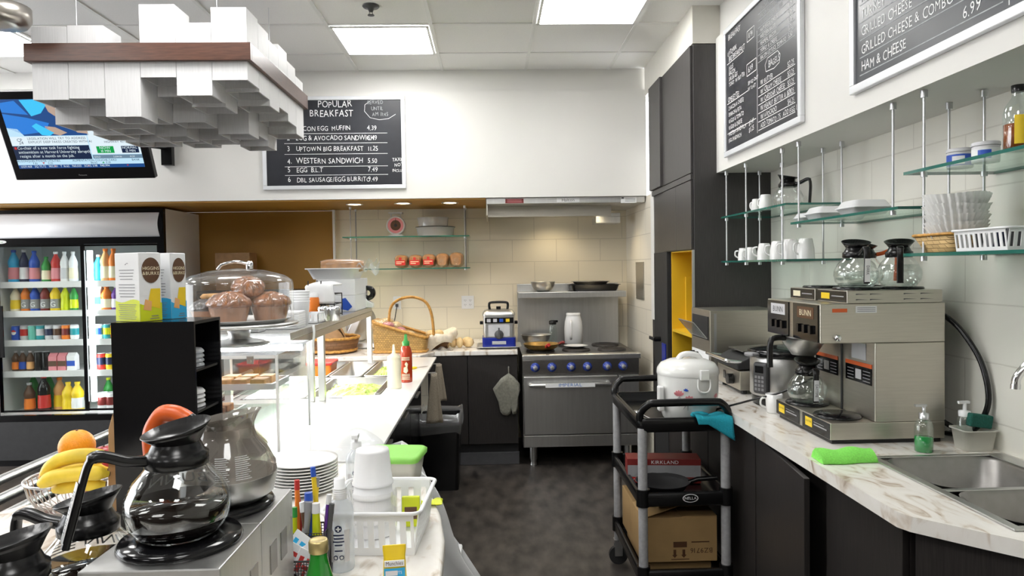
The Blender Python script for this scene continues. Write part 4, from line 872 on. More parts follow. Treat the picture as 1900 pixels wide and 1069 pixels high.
PG([(.74, .62), (.88, .62), (.88, .53), (.81, .50), (.74, .53)], 7); R(.655, .215, .79, .315, 7, .0018); R(.85, .215, .985, .315, 1, .0018); R(.012, .285, .03, .32, 9, .0019)
WT('LEGISLATION WILL TRY TO ADDRESS', .135, .425, .016, 1); WT('EXPLICIT DEEP FAKES CREATED WITH AI', .135, .375, .016, 1); WT('CP', .05, .40, .022, 1); WT('24', .06, .36, .022, 1)
WT('Co-chair of a new task force fighting', .035, .285, .0205, 0, 'l', .92); WT('antisemitism at Harvard University abruptly', .035, .225, .0205, 0, 'l', .92); WT('resigns after a month on the job.', .035, .165, .0205, 0, 'l', .92)
WT('TRAVEL TIMES RIGHT NOW', .64, .65, .011, 0); WT('404', .81, .57, .024, 0, 'c', 1.4); WT('SB', .81, .535, .013, 0, 'c'); WT('AURORA ROAD', .81, .445, .015, 1, 'c'); WT('TO', .81, .41, .008, 1, 'c'); WT('HIGHWAY 407', .81, .365, .015, 1, 'c')
WT('NOW', .722, .275, .017, 0, 'c', 1.2); WT('10 MIN', .722, .228, .017, 0, 'c'); WT('NORMAL', .917, .275, .016, 0, 'c', 1.1); WT('12 MIN', .917, .228, .017, 0, 'c'); WT('GOLD', .62, .15, .011, 0); WT('2,034.06', .77, .15, .012, 0); WT('14.50', .90, .15, .012, 0)
WT('ALGONQUIN POWER UTILITIES', .0, .098, .0145, 1); WT('ALIMENTATION COUCHE-TARD', .44, .098, .0145, 1); WT('BANK', .91, .098, .0145, 1); WT('7.81', .12, .063, .014, 1); WT('0.25', .24, .063, .014, 1); WT('86.62', .58, .063, .014, 1); WT('0.35', .70, .063, .014, 1)
PG([(.195, .09), (.215, .09), (.205, .065)], 9); PG([(.67, .065), (.69, .065), (.68, .09)], 7)
WT('1,029,468   SQ 75.72   983,501   T 16.62   960,033   SOXS 3.98   940,994', .015, .016, .0150, 0, 'l', .94)
for u in (.285, .55, .86): PG([(u, .04), (u+.014, .04), (u+.007, .015)], 9)
q.build('screen', tv, t); q = MB(); write(q, 'Panasonic', TW*.46, .028, .010, I4, 0, 'l', 1, 0, None, .0006); q.build('maker_name', 'c_grey', t)
arm = at(300, 270, Y=5.45)
Mi = M.inverted()
q = MB(); C0 = M @ Vector((TW*.7, TH*.42, -.091)); q.tube([C0, Vector((arm.x, 5.50, arm.z))], .025, 8, 0); q.box((arm.x-.03, 5.50, arm.z-.14), (arm.x+.05, 5.549, arm.z+.13))
q.tube([Vector((arm.x+.03, 5.50, arm.z+.1)), M @ Vector((TW*.78, TH*.45, -.091))], .014, 8)
q.v = [Mi @ v for v in q.v]; q.build('wall_arm', 'black_plastic', t)

# ================================================================ HANGING LAMP OF WOODEN TUBES
LX0, LX1, LY0 = -2.10, -1.115, 3.35; n = 6; cw = (LX1-LX0)/n; LZ = 2.562
t = thing('hanging_lamp', 'large hanging light of white square wooden tubes bound by a brown wooden band', 'lamp', (LX0, LY0, LZ))
TOP = [[.10, .105, .02, .20, .115, .185], [.02, .06, .05, .15, .10, .17], [.05, .03, .09, .06, .16, .14], [.03, .08, .02, .10, .03, .17], [.06, .02, .07, .03, .05, .13], [.05, .08, .04, .06, .02, .09]]
for r in range(n):
    for c0 in range(n):
        hi = TOP[r][c0]*1.0+.03; lo = hi-.335; x, y = c0*cw, r*cw; a, e = .001, .008; q = MB(); X0, X1, Y0, Y1 = x+a, x+cw-a, y+a, y+cw-a
        for p0, p1 in (((X0, Y0), (X1, Y0+e)), ((X0, Y1-e), (X1, Y1)), ((X0, Y0+e), (X0+e, Y1-e)), ((X1-e, Y0+e), (X1, Y1-e))): q.box((*p0, lo), (*p1, hi))
        q.box((X0+e, Y0+e, (hi+lo)/2+.02), (X1-e, Y1-e, (hi+lo)/2+.026)); q.build('wooden_tube', 'white_wood', t)
q = MB(); L = n*cw; e = .022
for p0, p1 in (((-e, -e), (L+e, -.0005)), ((-e, L+.0005), (L+e, L+e)), ((-e, -.0005), (-.0005, L+.0005)), ((L+.0005, -.0005), (L+e, L+.0005))): q.box((*p0, -.034), (*p1, .048))
q.build('band', 'walnut', t, bevel=.002)
for x, y in ((cw*5.0, cw*.5), (cw*5, cw*5.4), (cw*1, cw*.5), (cw*1, cw*5.4)): MB().cyl((x, y, .1), (x, y, CEIL-LZ-.001), .0016, n=6).build('cable', 'alu', t)
# ceiling fittings
P = at(688, 10, Z=CEIL)
t = thing('sprinkler', 'small metal fire sprinkler in the ceiling', 'sprinkler', (P.x, P.y, CEIL-.007)); MB().lathe([(.05, 0), (.045, -.006), (.02, -.010), (.012, -.03), (0, -.03)], n=20).build('body', 'grey_dark', t)
q = MB().lathe([(0, -.052), (.020, -.052), (.020, -.049), (0, -.049)], n=14).cyl((.008, 0, -.03), (.012, 0, -.05), .002, n=6).cyl((-.008, 0, -.03), (-.012, 0, -.05), .002, n=6); q.build('deflector', 'grey_dark', t)
P = at(5, 20, Y=3.2)
t = thing('ceiling_fan', 'silver ceiling fixture with round drum beyond the hanging lamp', 'fixture', (P.x-.03, 3.2, P.z))
MB().lathe([(.05, -.06), (.12, -.055), (.135, -.03), (.135, .02), (.06, .04), (.02, .05)], n=28).build('drum', 'fan_metal', t); MB().cyl((0, 0, .05), (0, 0, CEIL-P.z-.001), .02).build('stem', 'fan_metal', t); MB().lathe([(.07, CEIL-P.z-.03), (.07, CEIL-P.z-.001)], n=20).build('ceiling_rose', 'fan_metal', t)

# ================================================================ SERVING COUNTER, GUARD, PASTRY CASE
t = thing('prep_table', 'long stainless sandwich prep table with white cutting boards and food wells', 'prep table', (0, 2.36, 0)); PL = 2.74
MB().box((-1.34, 0, .10), (-.535, PL, .60)).box((-1.34, 0, .60), (-1.31, PL, .88)).box((-.565, 0, .60), (-.535, PL, .88)).build('body', 'black_gloss', t)
MB().box((-1.30, .02, 0), (-.57, PL-.02, .099)).build('plinth', 'black_matte', t)
tp = MB(); tp.box((-1.34, 0, .881), (-.42, 1.22, .896)).box((-1.34, 1.22, .881), (-1.29, PL, .896)).box((-.60, 1.22, .881), (-.42, PL, .896)).box((-1.29, PL-.07, .881), (-.60, PL, .896)).box((-1.29, 1.22, .881), (-.60, 1.255, .896)).box((-1.29, 1.90, .881), (-.60, 1.96, .896)).build('top', 'stainless', t, bevel=.002)
MB().box((-.60, 1.255, .8965), (-.575, PL-.07, .918)).build('well_rail', 'stainless_dark', t, bevel=.002)
MB().box((-.75, .0, .8965), (-.40, 1.24, .912)).build('cutting_board', 'white_gloss', t, bevel=.003)
MB().box((-.573, 1.245, .8965), (-.40, PL, .912)).build('cutting_board', 'white_gloss', t, bevel=.003)
for i, (a, b_) in enumerate(((.03, .68), (.69, 1.35), (1.36, 2.02), (2.03, 2.70))):
    d = MB().box((-.534, a, .14), (-.512, b_, .87)).build('door', 'black_gloss', t, bevel=.002); MB().box((-.511, (a+b_)/2-.09, .70), (-.492, (a+b_)/2+.09, .715)).build('handle', 'alu', d, bevel=.003)
def food_pan(x0, x1, y0, y1, label, fill=None, fname=None, d=.10, seed=0):
    t = thing('food_pan', label, 'food pan', ((x0+x1)/2, (y0+y1)/2, .897), 0, 'steel food pans in the prep table'); w, h = (x1-x0)/2, (y1-y0)/2
    rg = lambda k, z: [(p[0], p[1], z) for p in rrect(-w+k, -h+k, w-k, h-k, .02, 3)]
    MB().loft([rg(0, 0), rg(0, .004), rg(.012, .004), rg(.02, -d), rg(.03, -d-.002)], True, False).build('pan', 'stainless', t)
    if fill:
        q = random.Random(seed); mb = MB()
        mb.sheet(18, 18, lambda u, v: (-(w-.02)+2*(w-.02)*u, -(h-.02)+2*(h-.02)*v, -.035+.035*math.sin(PI*u)*math.sin(PI*v)+.016*(q.random()-.5)), 0, False)
        tag(mb.build(fname, fill, t), kind='stuff')
    return t
food_pan(-.955, -.605, 3.62, 4.25, 'steel food pan heaped with shredded lettuce nearest the sauce bottles', 'lettuce', 'shredded_lettuce', seed=1)
food_pan(-1.28, -.965, 3.62, 4.25, 'steel food pan of pale shredded cheese behind the guard posts', 'cloth_cream', 'shredded_cheese', seed=2)
food_pan(-.79, -.605, 4.33, 5.02, 'narrow steel food pan of sliced cucumber by the wicker basket end', 'lettuce', 'cucumber_slices', .08, seed=3)
food_pan(-1.0, -.80, 4.33, 5.02, 'empty looking steel food pan in the middle of the back row')
food_pan(-1.28, -1.01, 4.33, 5.02, 'steel food pan holding the orange container', None)
t = thing('food_tub', 'orange food tub with red lid in the back row of food pans', 'tub', (-1.115, 4.66, .797)); MB().loft([[(p[0], p[1], z) for p in rrect(-.08*k, -.10*k, .08*k, .10*k, .02)] for k, z in ((.85, 0), (1, .14))]).build('tub', 'c_orange', t); MB().prism(rrect(-.086, -.106, .086, .106, .02), .1405, .158).build('lid', 'c_red', t, bevel=.003)
# sneeze guard
t = thing('sneeze_guard', 'stainless sneeze guard shelf with glass front over the prep table', 'sneeze guard', (0, 2.95, .897)); GLn = 2.02; gz = 1.292-.897
MB().box((-1.34, 0, gz-.03), (-.835, GLn, gz)).build('shelf', 'stainless', t, bevel=.003)
MB().box((-.845, -.005, gz-.065), (-.835, GLn, gz-.031)).build('shelf_rail', 'stainless_soft', t)
for x, y, nm in ((-.852, .60, 'post'), (-.905, .60, 'post'), (-.852, GLn-.02, 'post'), (-1.315, .60, 'post'), (-1.315, GLn-.02, 'post')):
    MB().box((x-.016, y-.016, 0), (x+.016, y+.016, gz-.0305 if x < -.86 else gz-.066)).build(nm, 'stainless', t, bevel=.002)
MB().box((-1.338, .02, .02), (-1.333, GLn-.04, gz-.031)).build('glass_front', 'pane', t)
MB().box((-.93, .05, .01), (-.925, .58, gz-.031)).build('glass_end', 'pane', t)
MB().box((-1.12, .10, gz-.052), (-1.02, 1.90, gz-.0305)).build('light_strip', 'case_light', t)
# pastry case
CX0, CX1, CY0, CY1 = -1.30, -.757, 2.50, 2.93
t = thing('pastry_case', 'clear acrylic pastry case glowing inside, below the cake dome', 'display case', (CX0, CY0, .9105)); cw_, cd, chh = CX1-CX0, CY1-CY0, .345
q = MB()
q.box((0, 0, 0), (.005, cd, chh)); q.box((cw_-.005, 0, 0), (cw_, cd, chh)); q.box((.005, 0, 0), (cw_-.005, .005, chh)); q.build('panel', 'dome_plastic', t)
MB().box((-.003, -.003, chh), (cw_+.003, cd+.003, chh+.008)).build('top_panel', 'lid_plastic', t)
for x in (0, cw_):
    MB().box((x-.004, -.004, 0), (x+.004, .006, chh)).build('edge_strip', 'white_gloss', t); MB().box((x-.004, cd-.006, 0), (x+.004, cd+.004, chh)).build('edge_strip', 'white_gloss', t)
MB().box((.0045, -.005, chh-.012), (cw_-.0045, -.001, chh)).build('edge_strip', 'white_gloss', t)
for z, tl in ((.09, .0), (.20, .0)):
    MB().box((.006, .03, z), (cw_-.006, cd-.01, z+.005)).build('shelf', 'shelf_glass', t)
MB().box((.02, cd-.04, chh-.03), (cw_-.02, cd-.01, chh-.008)).build('light_strip', 'case_light', t)
for x in (.10, cw_-.09): MB().box((x-.012, -.007, chh-.03), (x+.012, -.0052, chh-.004)).cyl((x, -.010, chh-.02), (x, -.007, chh-.02), .005, n=8).build('hinge', 'alu', t)
for i, (x, z, l) in enumerate(((-1.10, .116, 'white tray with brown squares on the lower case shelf'), (-.93, .226, 'white tray of squares on the upper case shelf'))):
    o = thing('pastry_tray', l, 'tray', (x, 2.70, .9105+(.0955 if i == 0 else .2055)), 0, 'trays in the pastry case'); w = .13
    MB().box((-w, -.10, 0), (w, .10, .006)).box((-w, -.10, .006), (w, -.094, .022)).box((-w, .094, .006), (w, .10, .022)).box((-w, -.094, .006), (-w+.006, .094, .022)).box((w-.006, -.094, .006), (w, .094, .022)).build('tray', 'white_plastic', o)
    for k in range(6): MB().box((-.10+.068*(k % 3), -.08+.085*(k//3), .0065), (-.045+.068*(k % 3), -.01+.085*(k//3), .035)).build('square', 'muffin' if i == 0 else 'cookie', o, bevel=.004)
for k, (x, l) in enumerate(((-1.14, 'wrapped sandwich at the organizer end of the case floor'), (-1.02, 'wrapped sandwich in the middle of the case floor'), (-.90, 'wrapped sandwich at the prep board end of the case floor'))):
    o = thing('wrapped_sandwich', l, 'sandwich', (x, 2.66, .9115), .2*k, 'wrapped sandwiches in the pastry case'); MB().prism([(-.05, 0), (.05, 0), (.0, .055)], -.06, .06, 'xz').build('sandwich', 'bread_pale', o, bevel=.006); MB().prism([(-.056, -.0004), (.056, -.0004), (0, .061)], -.064, .064, 'xz').build('wrap', 'wrap', o)
# near counter
top = [(-1.345, .55), (-1.345, 1.90), (-1.32, 1.985), (-1.27, 2.0), (-1.265, 2.345), (-.30, 2.345), (-.265, 2.31), (-.24, 2.22), (-.185, 2.03), (-.14, 1.83), (-.118, 1.66), (-.112, 1.45), (-.112, .55)]
tag(MB().prism(top, .868, .91).build('near_worktop', 'marble', bevel=.008, seg=3), 'round ended marble pattern worktop in front, holding the coffee pots', 'worktop')
t = thing('counter_base', 'dark counter base below the round ended worktop', 'cabinet', (-.73, .6, 0)); MB().box((-.55, 0, .08), (.40, 1.73, .867)).build('body', 'dark_wood', t); MB().box((-.52, .03, 0), (.36, 1.70, .079)).build('plinth', 'black_matte', t); MB().box((.4005, .05, .10), (.418, .80, .85)).build('door', 'dark_wood', t); MB().box((.4005, .82, .10), (.418, 1.68, .85)).build('door', 'dark_wood', t)
for x, l in ((-1.66, 'steel tray rail farthest from the counter'), (-1.52, 'steel tray rail in the middle of the three'), (-1.40, 'steel tray rail closest to the counter')):
    o = thing('tray_rail', l, 'rail', (x, .6, .86), 0, 'tray rails along the counter'); MB().cyl((0, 0, 0), (0, 4.3, 0), .017, n=14).build('tube', 'stainless', o)
    q = MB()
    for y in (.05, 2.1, 4.25): q.box((-.01, y-.01, -.86), (.01, y+.01, -.015))
    q.build('bracket', 'stainless_dark', o)
# ================================================================ COFFEE POTS
def decanter(label, loc, rz, lidm='black_plastic', hm='black_plastic', liquid=None, level=.05, text=None, words=None, group='glass coffee pots', flare=False, lidded=True):
    t = thing('coffee_pot', label, 'coffee pot', loc, rz, group); t.scale = (.93, .93, .93)
    pr = [(.056, 0), (.063, .004), (.076, .02), (.082, .045), (.0805, .063), (.068, .09), (.054, .106), (.0455, .117), (.044, .13)]
    MB().lathe([(0, 0)]+pr, n=36).build('glass_body', 'carafe_glass', t)
    if liquid:
        pl = [(r*.965, z+.002) for r, z in pr if z < level]; k = max(i for i, p in enumerate(pr) if p[1] < level); a, b_ = pr[k], pr[k+1]; f = (level-a[1])/(b_[1]-a[1]); pl.append(((a[0]+(b_[0]-a[0])*f)*.965, level))
        MB().lathe([(0, .002)]+pl+[(0, level)], n=36).build('coffee' if liquid == 'coffee' else 'water', liquid, t)
    if lidded:
        q = MB().lathe([(.0455, .113), (.0495, .116), (.0495, .134), (.043, .139), (.038, .150), (.036, .154)], n=30)
        n = 30; rg = lambda r, z, tl: [(r*math.cos(2*PI*j/n), r*math.sin(2*PI*j/n), z-tl*math.cos(2*PI*j/n)) for j in range(n)]
        q.loft([rg(.036, .152, .0), rg(.046, .166, .008), rg(.054, .176, .012), rg(.052, .177, .012), rg(.040, .162, .006), rg(.012, .158, 0)], True, True); q.build('lid', lidm, t)
    f = .020 if flare else 0.; pts = bend([(.046, 0, .128), (.075, 0, .134), (.108, 0, .147), (.124, 0, .142), (.129+f*.3, 0, .11), (.127+f*.9, 0, .07), (.124+f*1.6, 0, .03), (.124+f*1.8, 0, .015)], 6)
    h = MB(); n_ = len(pts); rg_ = []
    for i, p in enumerate(pts):
        d = (pts[min(i+1, n_-1)]-pts[max(i-1, 0)]).normalized(); nn = Vector((d.z, 0, -d.x)); w_ = .013 if i < n_*.4 else .0115; th = .0085 if i < n_*.4 else .0055
        rg_.append([p+Vector((0, 1, 0))*(w_*math.copysign(abs(math.cos(a_))**.6, math.cos(a_)))+nn*(th*math.copysign(abs(math.sin(a_))**.6, math.sin(a_))) for a_ in [2*PI*k/12 for k in range(12)]])
    h.loft(rg_); h.build('handle', hm, t)
    if words:
        A, B_ = pts[int(n_*.56)], pts[int(n_*.90)]; d = (B_-A).normalized(); nn = Vector((-d.z, 0, d.x)); L_ = (B_-A).length
        if nn.x < 0: nn = -nn
        M = frame((A+B_)/2+nn*.0075, d, nn.cross(d)); q = MB()
        q.box((-L_/2, -.0095, -.001), (L_/2, .0095, .0), 0, M); write(q, words, 0, -.004, .0105, M, 1, 'c', .85); q.build('name_strip', ['white_paper', 'ink'], t)
    if text:
        q = MB()
        def wr(p):
            z = p[1]; k = max(i for i in range(len(pr)-1) if pr[i][1] <= z); A, B_ = pr[k], pr[k+1]; R_ = A[0]+(B_[0]-A[0])*(z-A[1])/(B_[1]-A[1])+.0006+p[2]
            a_ = -PI/2+text[1]-rz+p[0]/.075; return (R_*math.cos(a_), R_*math.sin(a_), z)
        write(q, text[0], 0, .062, .019, I4, 0, 'c', 1.25, 0, wr); strip(q, -.045, .086, .045, .0875, I4, 0, .0005, wr)
        for k in range(9): strip(q, .060, .03+.0065*k, .105, .0325+.0065*k, I4, 1, .0008, wr)
        q.build('printed_mark', ['white_paper', 'c_silver'], t)
    return t
WZ = 1.136
t = thing('coffee_warmer', 'tall stainless two plate coffee warmer on the near worktop', 'warmer', (-.482, .985, .9105)); L = .36; hw = .098; H = WZ-.9105
MB().box((-hw, 0, .012), (hw, .175, H)).box((-hw, .1765, .012), (hw, L, H)).build('housing', 'stainless', t, bevel=.002)
for x in (-.08, .08):
    for y in (.03, L-.03): MB().lathe([(.012, 0), (.012, .013)], (x, y, 0), 12).build('foot', 'black_plastic', t)
q = MB()
for k, (y, z) in enumerate(((.06, .12), (.12, .12), (.22, .12), (.28, .12))): q.box((hw, y, z), (hw+.0015, y+.035, z+.05))
q.build('side_louver', 'stainless_dark', t); q = MB(); q.box((hw, .03, .03), (hw+.001, .09, .10), 0); q.box((hw, .15, .01), (hw+.001, .165, .11), 1); q.build('side_label', ['c_yellow', 'white_paper'], t)
for y, nm in ((.105, 'burner'), (.27, 'burner')): MB().lathe([(.088, H), (.090, H+.004), (.086, H+.011), (.06, H+.012), (0, H+.0115)], (0, y, 0), 36).build(nm, 'black_gloss', t)
decanter('glass pot half full of coffee on the near plate of the tall warmer', (-.486, 1.092, WZ+.0125), PI*1.2, liquid='coffee', level=.055, text=('BUNN', PI+.40), words='HAZELNUT', flare=True)
# smoky plastic pot behind
t = thing('coffee_pot', 'empty smoky plastic coffee pot with steel base and orange handle', 'coffee pot', (-.470, 1.257, WZ+.0125), PI*.96)
MB().lathe([(0, 0), (.06, 0), (.076, .012), (.082, .04), (.0825, .046)], n=36).build('steel_base', 'stainless', t)
MB().lathe([(.0822, .0465), (.080, .062), (.066, .09), (.050, .108), (.046, .118), (.045, .128)], n=36, cap=False).build('body', 'smoke_plastic', t)
n = 36; rg = lambda r, z, tl: [(r*math.cos(2*PI*j/n), r*math.sin(2*PI*j/n), z-tl*math.cos(2*PI*j/n)) for j in range(n)]
MB().loft([rg(.045, .128, 0), rg(.046, .132, .003), rg(.052, .142, .007), rg(.058, .148, .010)], True, False).build('pouring_lip', 'smoke_plastic', t)
h = MB().tube(bend([(.05, 0, .118), (.085, 0, .146), (.115, 0, .15), (.132, 0, .135), (.142, 0, .11), (.14, 0, .07)], 5), .016, 8); h.build('handle', 'handle_orange', t)
MB().tube(bend([(.045, 0, .112), (.06, 0, .125), (.075, 0, .137)], 4), .018, 8).build('handle_mount', 'black_plastic', t)
q = MB(); wm = cylmap(.0795, .42-PI*.96)
for k in range(12):
    for c0, w in ((-.026, .022), (.006, .026)): strip(q, c0, .052+.0032*k, c0+w*(1-.3*((k*7) % 3)/3), .0535+.0032*k, I4, 0, .0016-.0002*k, cylmap(.0822-.0011*k, .42-PI*.96))
q.build('printed_mark', 'white_paper', t)
# low warmer with two pots
t = thing('coffee_warmer', 'low stainless coffee warmer at the customer side of the tall warmer', 'warmer', (-.685, .88, .9105))
MB().box((-.093, 0, .010), (.093, .40, .10)).build('housing', 'stainless', t, bevel=.002)
for x in (-.08, .08):
    for y in (.03, .37): MB().lathe([(.01, 0), (.01, .0105)], (x, y, 0), 12).build('foot', 'black_plastic', t)
for y in (.10, .29): MB().lathe([(.086, .10), (.088, .104), (.084, .110), (0, .111)], (0, y, 0), 36).build('burner', 'black_gloss', t)
decanter('coffee pot on the far plate of the low warmer, below the fruit bowl', (-.664, 1.165, 1.0225), PI*.99, liquid='coffee', level=.060, text=('BUNN', PI))
decanter('glass coffee pot full of black coffee on the near plate of the low warmer', (-.668, .985, 1.0225), PI*1.02, liquid='coffee', level=.104)
# ---- organizer with tea boxes
t = thing('organizer', 'tall black open sided cup organizer with tea boxes on top', 'organizer', (-.937, 1.765, .9105)); w, d, h = .202, .170, .518
q = MB().box((0, 0, 0), (w, .008, h)).box((0, d-.008, 0), (w, d, h)).box((0, .008, 0), (.008, d-.008, h)).box((.008, .008, h-.008), (w, d-.008, h)).box((.008, .008, 0), (w, d-.008, .008)); q.build('case', 'black_gloss', t)
for z in (.14, .285, .39): MB().box((.0085, .0085, z), (w-.004, d-.0085, z+.006)).build('shelf', 'black_plastic', t)
for i, (z, l) in enumerate(((.147, 'white cup lids in the lowest open bay of the black organizer'), (.292, 'stack of lids in the middle bay of the black organizer'), (.397, 'clear lids in the top bay of the black organizer'))):
    q = MB()
    for k in range(4): q.lathe([(.046, 0), (.046, .003), (.04, .010), (0, .011)], (0, 0, .0116*k), 24)
    tag(q.build('cup_lids', ('white_plastic', 'c_silver', 'lid_plastic')[i], loc=(-.937+.142, 1.765+d/2, .9105+z)), l, 'cup lids', 'lid stacks in the organizer')
def tea_box(label, loc, rz, bottom, words=True):
    t = thing('tea_box', label, 'box', loc, rz, 'tea boxes on the organizer'); w, d, h = .090, .062, .172
    MB().box((-w/2, -d/2, 0), (w/2, d/2, h)).build('carton', 'white_paper', t, bevel=.0015)
    q = MB(); wv = [(i/8-.5)*w for i in range(9)]
    for M, W_ in ((FRONT(0, -d/2-.0004, 0), w), (frame((w/2+.0004, 0, 0), (0, 1, 0), (0, 0, 1)), d)):
        hh = .052 if W_ == w else .045
        pts = [(-W_/2, .001)]+[(W_/2, .001)]+[(W_/2-W_*k/8, hh+.004*math.sin(k*.8)) for k in range(9)]
        q.add([M @ Vector((x, y, 0)) for x, y in pts], [tuple(range(len(pts)))], 0)
        if W_ == w:
            for k in range(4): strip(q, -.028+.003*(k % 2), .128-.0075*k, .028-.002*k, .1295-.0075*k, M, 1)
            for k in range(5): strip(q, -.030+.004*(k == 4), .092-.0075*k, .030-.004*(k == 4), .0935-.0075*k, M, 1)
            for k in range(8): strip(q, -.034+.003*(k % 3), .042-.005*k, .034-.003*(k % 3), .0432-.005*k, M, 1, .0007)
            q.add([M @ Vector(p) for p in ((-.006, .143, .0005), (.004, .147, .0005), (.008, .144, .0005), (.0, .146, .0005), (-.004, .141, .0005))], [(0, 1, 2, 3, 4)], 1)
        else:
            el = [(.026*math.cos(2*PI*k/28)+.002, .128+.032*math.sin(2*PI*k/28)) for k in range(28)]
            q.add([M @ Vector((x, y, .0004)) for x, y in el], [tuple(range(28))], 2)
            write(q, 'HIGGINS', .002, .129, .0082, M, 3, 'c', 1.05); write(q, '&BURKE', .002, .1165, .0082, M, 3, 'c', 1.05)
            q.add([M @ Vector(p) for p in ((-.010, .04, .0005), (.026, .03, .0005), (.027, .082, .0005), (.0, .082, .0005))], [(0, 1, 2, 3)], 4); q.add([M @ Vector(p) for p in ((-.022, .03, .0006), (.0, .026, .0006), (.002, .05, .0006), (-.016, .056, .0006))], [(0, 1, 2, 3)], 5)
            strip(q, -.022, .066, -.004, .076, M, 6); strip(q, .0, .012, .02, .014, M, 1, .0007); strip(q, -.004, .006, .022, .008, M, 1, .0007)
    q.build('printing', [bottom, 'ink_grey', 'c_brown', 'c_cream', 'c_yellow', 'c_peach', 'white_plastic'], t)
    MB().box((-w/2+.004, -.006, h), (w/2-.004, d/2-.002, h+.0012)).build('flap', 'white_paper', t)
tea_box('white and yellow green tea box at the front of the black organizer', (-.893, 1.818, 1.4287), -.48, 'c_lime')
tea_box('white and sky blue tea box behind the yellow green one', (-.868, 1.900, 1.4287), -.22, 'c_sky')
tag(MB().prism([(-.02, 0), (.02, 0), (.016, .24), (.0, .28), (-.012, .24)], -.03, .03, 'xz').build('napkin_holder', 'tan_card', loc=(-.975, 1.86, .9105), bevel=.003), 'tan wooden napkin holder standing behind the fruit bowl, beside the organizer', 'napkin holder')
# ---- cake dome
DX_, DY_ = -.955, 2.70
t = thing('cake_stand', 'steel pedestal cake stand with white plate on top of the pastry case', 'cake stand', (DX_, DY_, 1.272))
MB().lathe([(0, 0), (.105, 0), (.11, .006), (.085, .016), (.05, .022), (.035, .03), (.045, .06), (.05, .068), (.20, .07), (.215, .074), (.215, .084), (.0, .084)], n=44).build('pedestal', 'stainless', t)
MB().lathe([(0, .0845), (.165, .0845), (.19, .098), (.192, .101), (.186, .100), (.16, .091), (0, .0905)], n=44).build('plate', 'white_gloss', t)
t = thing('cake_dome', 'clear plastic cake dome with chrome handle over muffins and cookies', 'dome', (DX_, DY_, 1.3565))
MB().lathe([(.200, .0), (.200, .145), (.196, .160), (.17, .178), (.10, .198), (0, .206)], n=48, cap=False).build('dome', 'dome_plastic', t)
MB().tube(bend([(-.075, 0, .203), (-.05, -.01, .222), (.0, -.012, .230), (.035, -.005, .222), (.045, 0, .204)], 6), .006, 8).lathe([(.013, .203), (.013, .225), (.009, .232), (0, .233)], (.045, 0, 0), 14).build('handle', 'chrome', t)
def muffin(label, loc, m='muffin', s=1., rot=0., tilt=0., seed=0):
    t = thing('muffin', label, 'muffin', loc, rot, 'wrapped muffins under the dome'); t.rotation_euler = (tilt, 0, rot); n = 40; r = .062*s
    rg = lambda R, z: [(R*(1+.03*(j % 2))*math.cos(2*PI*j/n), R*(1+.03*(j % 2))*math.sin(2*PI*j/n), z) for j in range(n)]
    MB().loft([rg(r*.78, 0), rg(r, .05*s)]).build('paper_cup', 'muffin_cup', t)
    q = random.Random(seed); rings = []
    for k, (a, z) in enumerate(((1.0, .050), (1.13, .056), (1.14, .064), (1.0, .078), (.7, .092), (.3, .099), (.02, .101))): rings.append([(r*a*(1+.05*(q.random()-.5))*math.cos(2*PI*j/24), r*a*(1+.05*(q.random()-.5))*math.sin(2*PI*j/24), (z+.004*(q.random()-.5))*s) for j in range(24)])
    MB().loft(rings).build('top', m, t)
    q2 = random.Random(seed+9); jt = lambda x, y, z, d: (x*1.03+d*(q2.random()-.5), y*1.03+d*(q2.random()-.5), z)
    W_ = [[jt(x, y, z, .003) for x, y, z in g_] for g_ in (rg(r*.78, -.0003), rg(r*1.0, .05*s))]+[[jt(*rings[k][int(j*24/40)], .004) for j in range(40)] for k in range(1, 7)]
    MB().loft(W_, True, False).build('wrap', 'wrap', t)
pz = 1.272+.092
muffin('wrapped brown muffin in the middle of the dome', (DX_-.0, DY_-.095, pz), seed=1, s=1.12); muffin('wrapped brown muffin at the napkin side of the dome', (DX_+.118, DY_+.0, pz), seed=2, s=1.08)
muffin('dark wrapped muffin beside the cookies', (DX_-.10, DY_-.05, pz), 'muffin_dark', .85, seed=3); muffin('wrapped muffin lying on top of the others under the dome', (DX_+.035, DY_-.0, pz+.085), 'muffin', .85, .4, .6, seed=4)
for k, (x, y, z) in enumerate(((-.10, .05, 0), (-.11, .04, .021), (-.095, .055, .042), (-.11, .045, .063), (-.10, .05, .084))):
    o = MB().lathe([(0, 0), (.055, 0), (.06, .008), (.05, .018), (0, .020)], n=20).build('cookie', 'cookie', loc=(DX_+x, DY_+y, pz+z)); tag(o, ('cookie at the bottom of the stack under the dome', 'second cookie from the bottom under the dome', 'middle cookie of the stack under the dome', 'second cookie from the top under the dome', 'cookie at the top of the stack under the dome')[k], 'cookie', 'cookies under the dome')
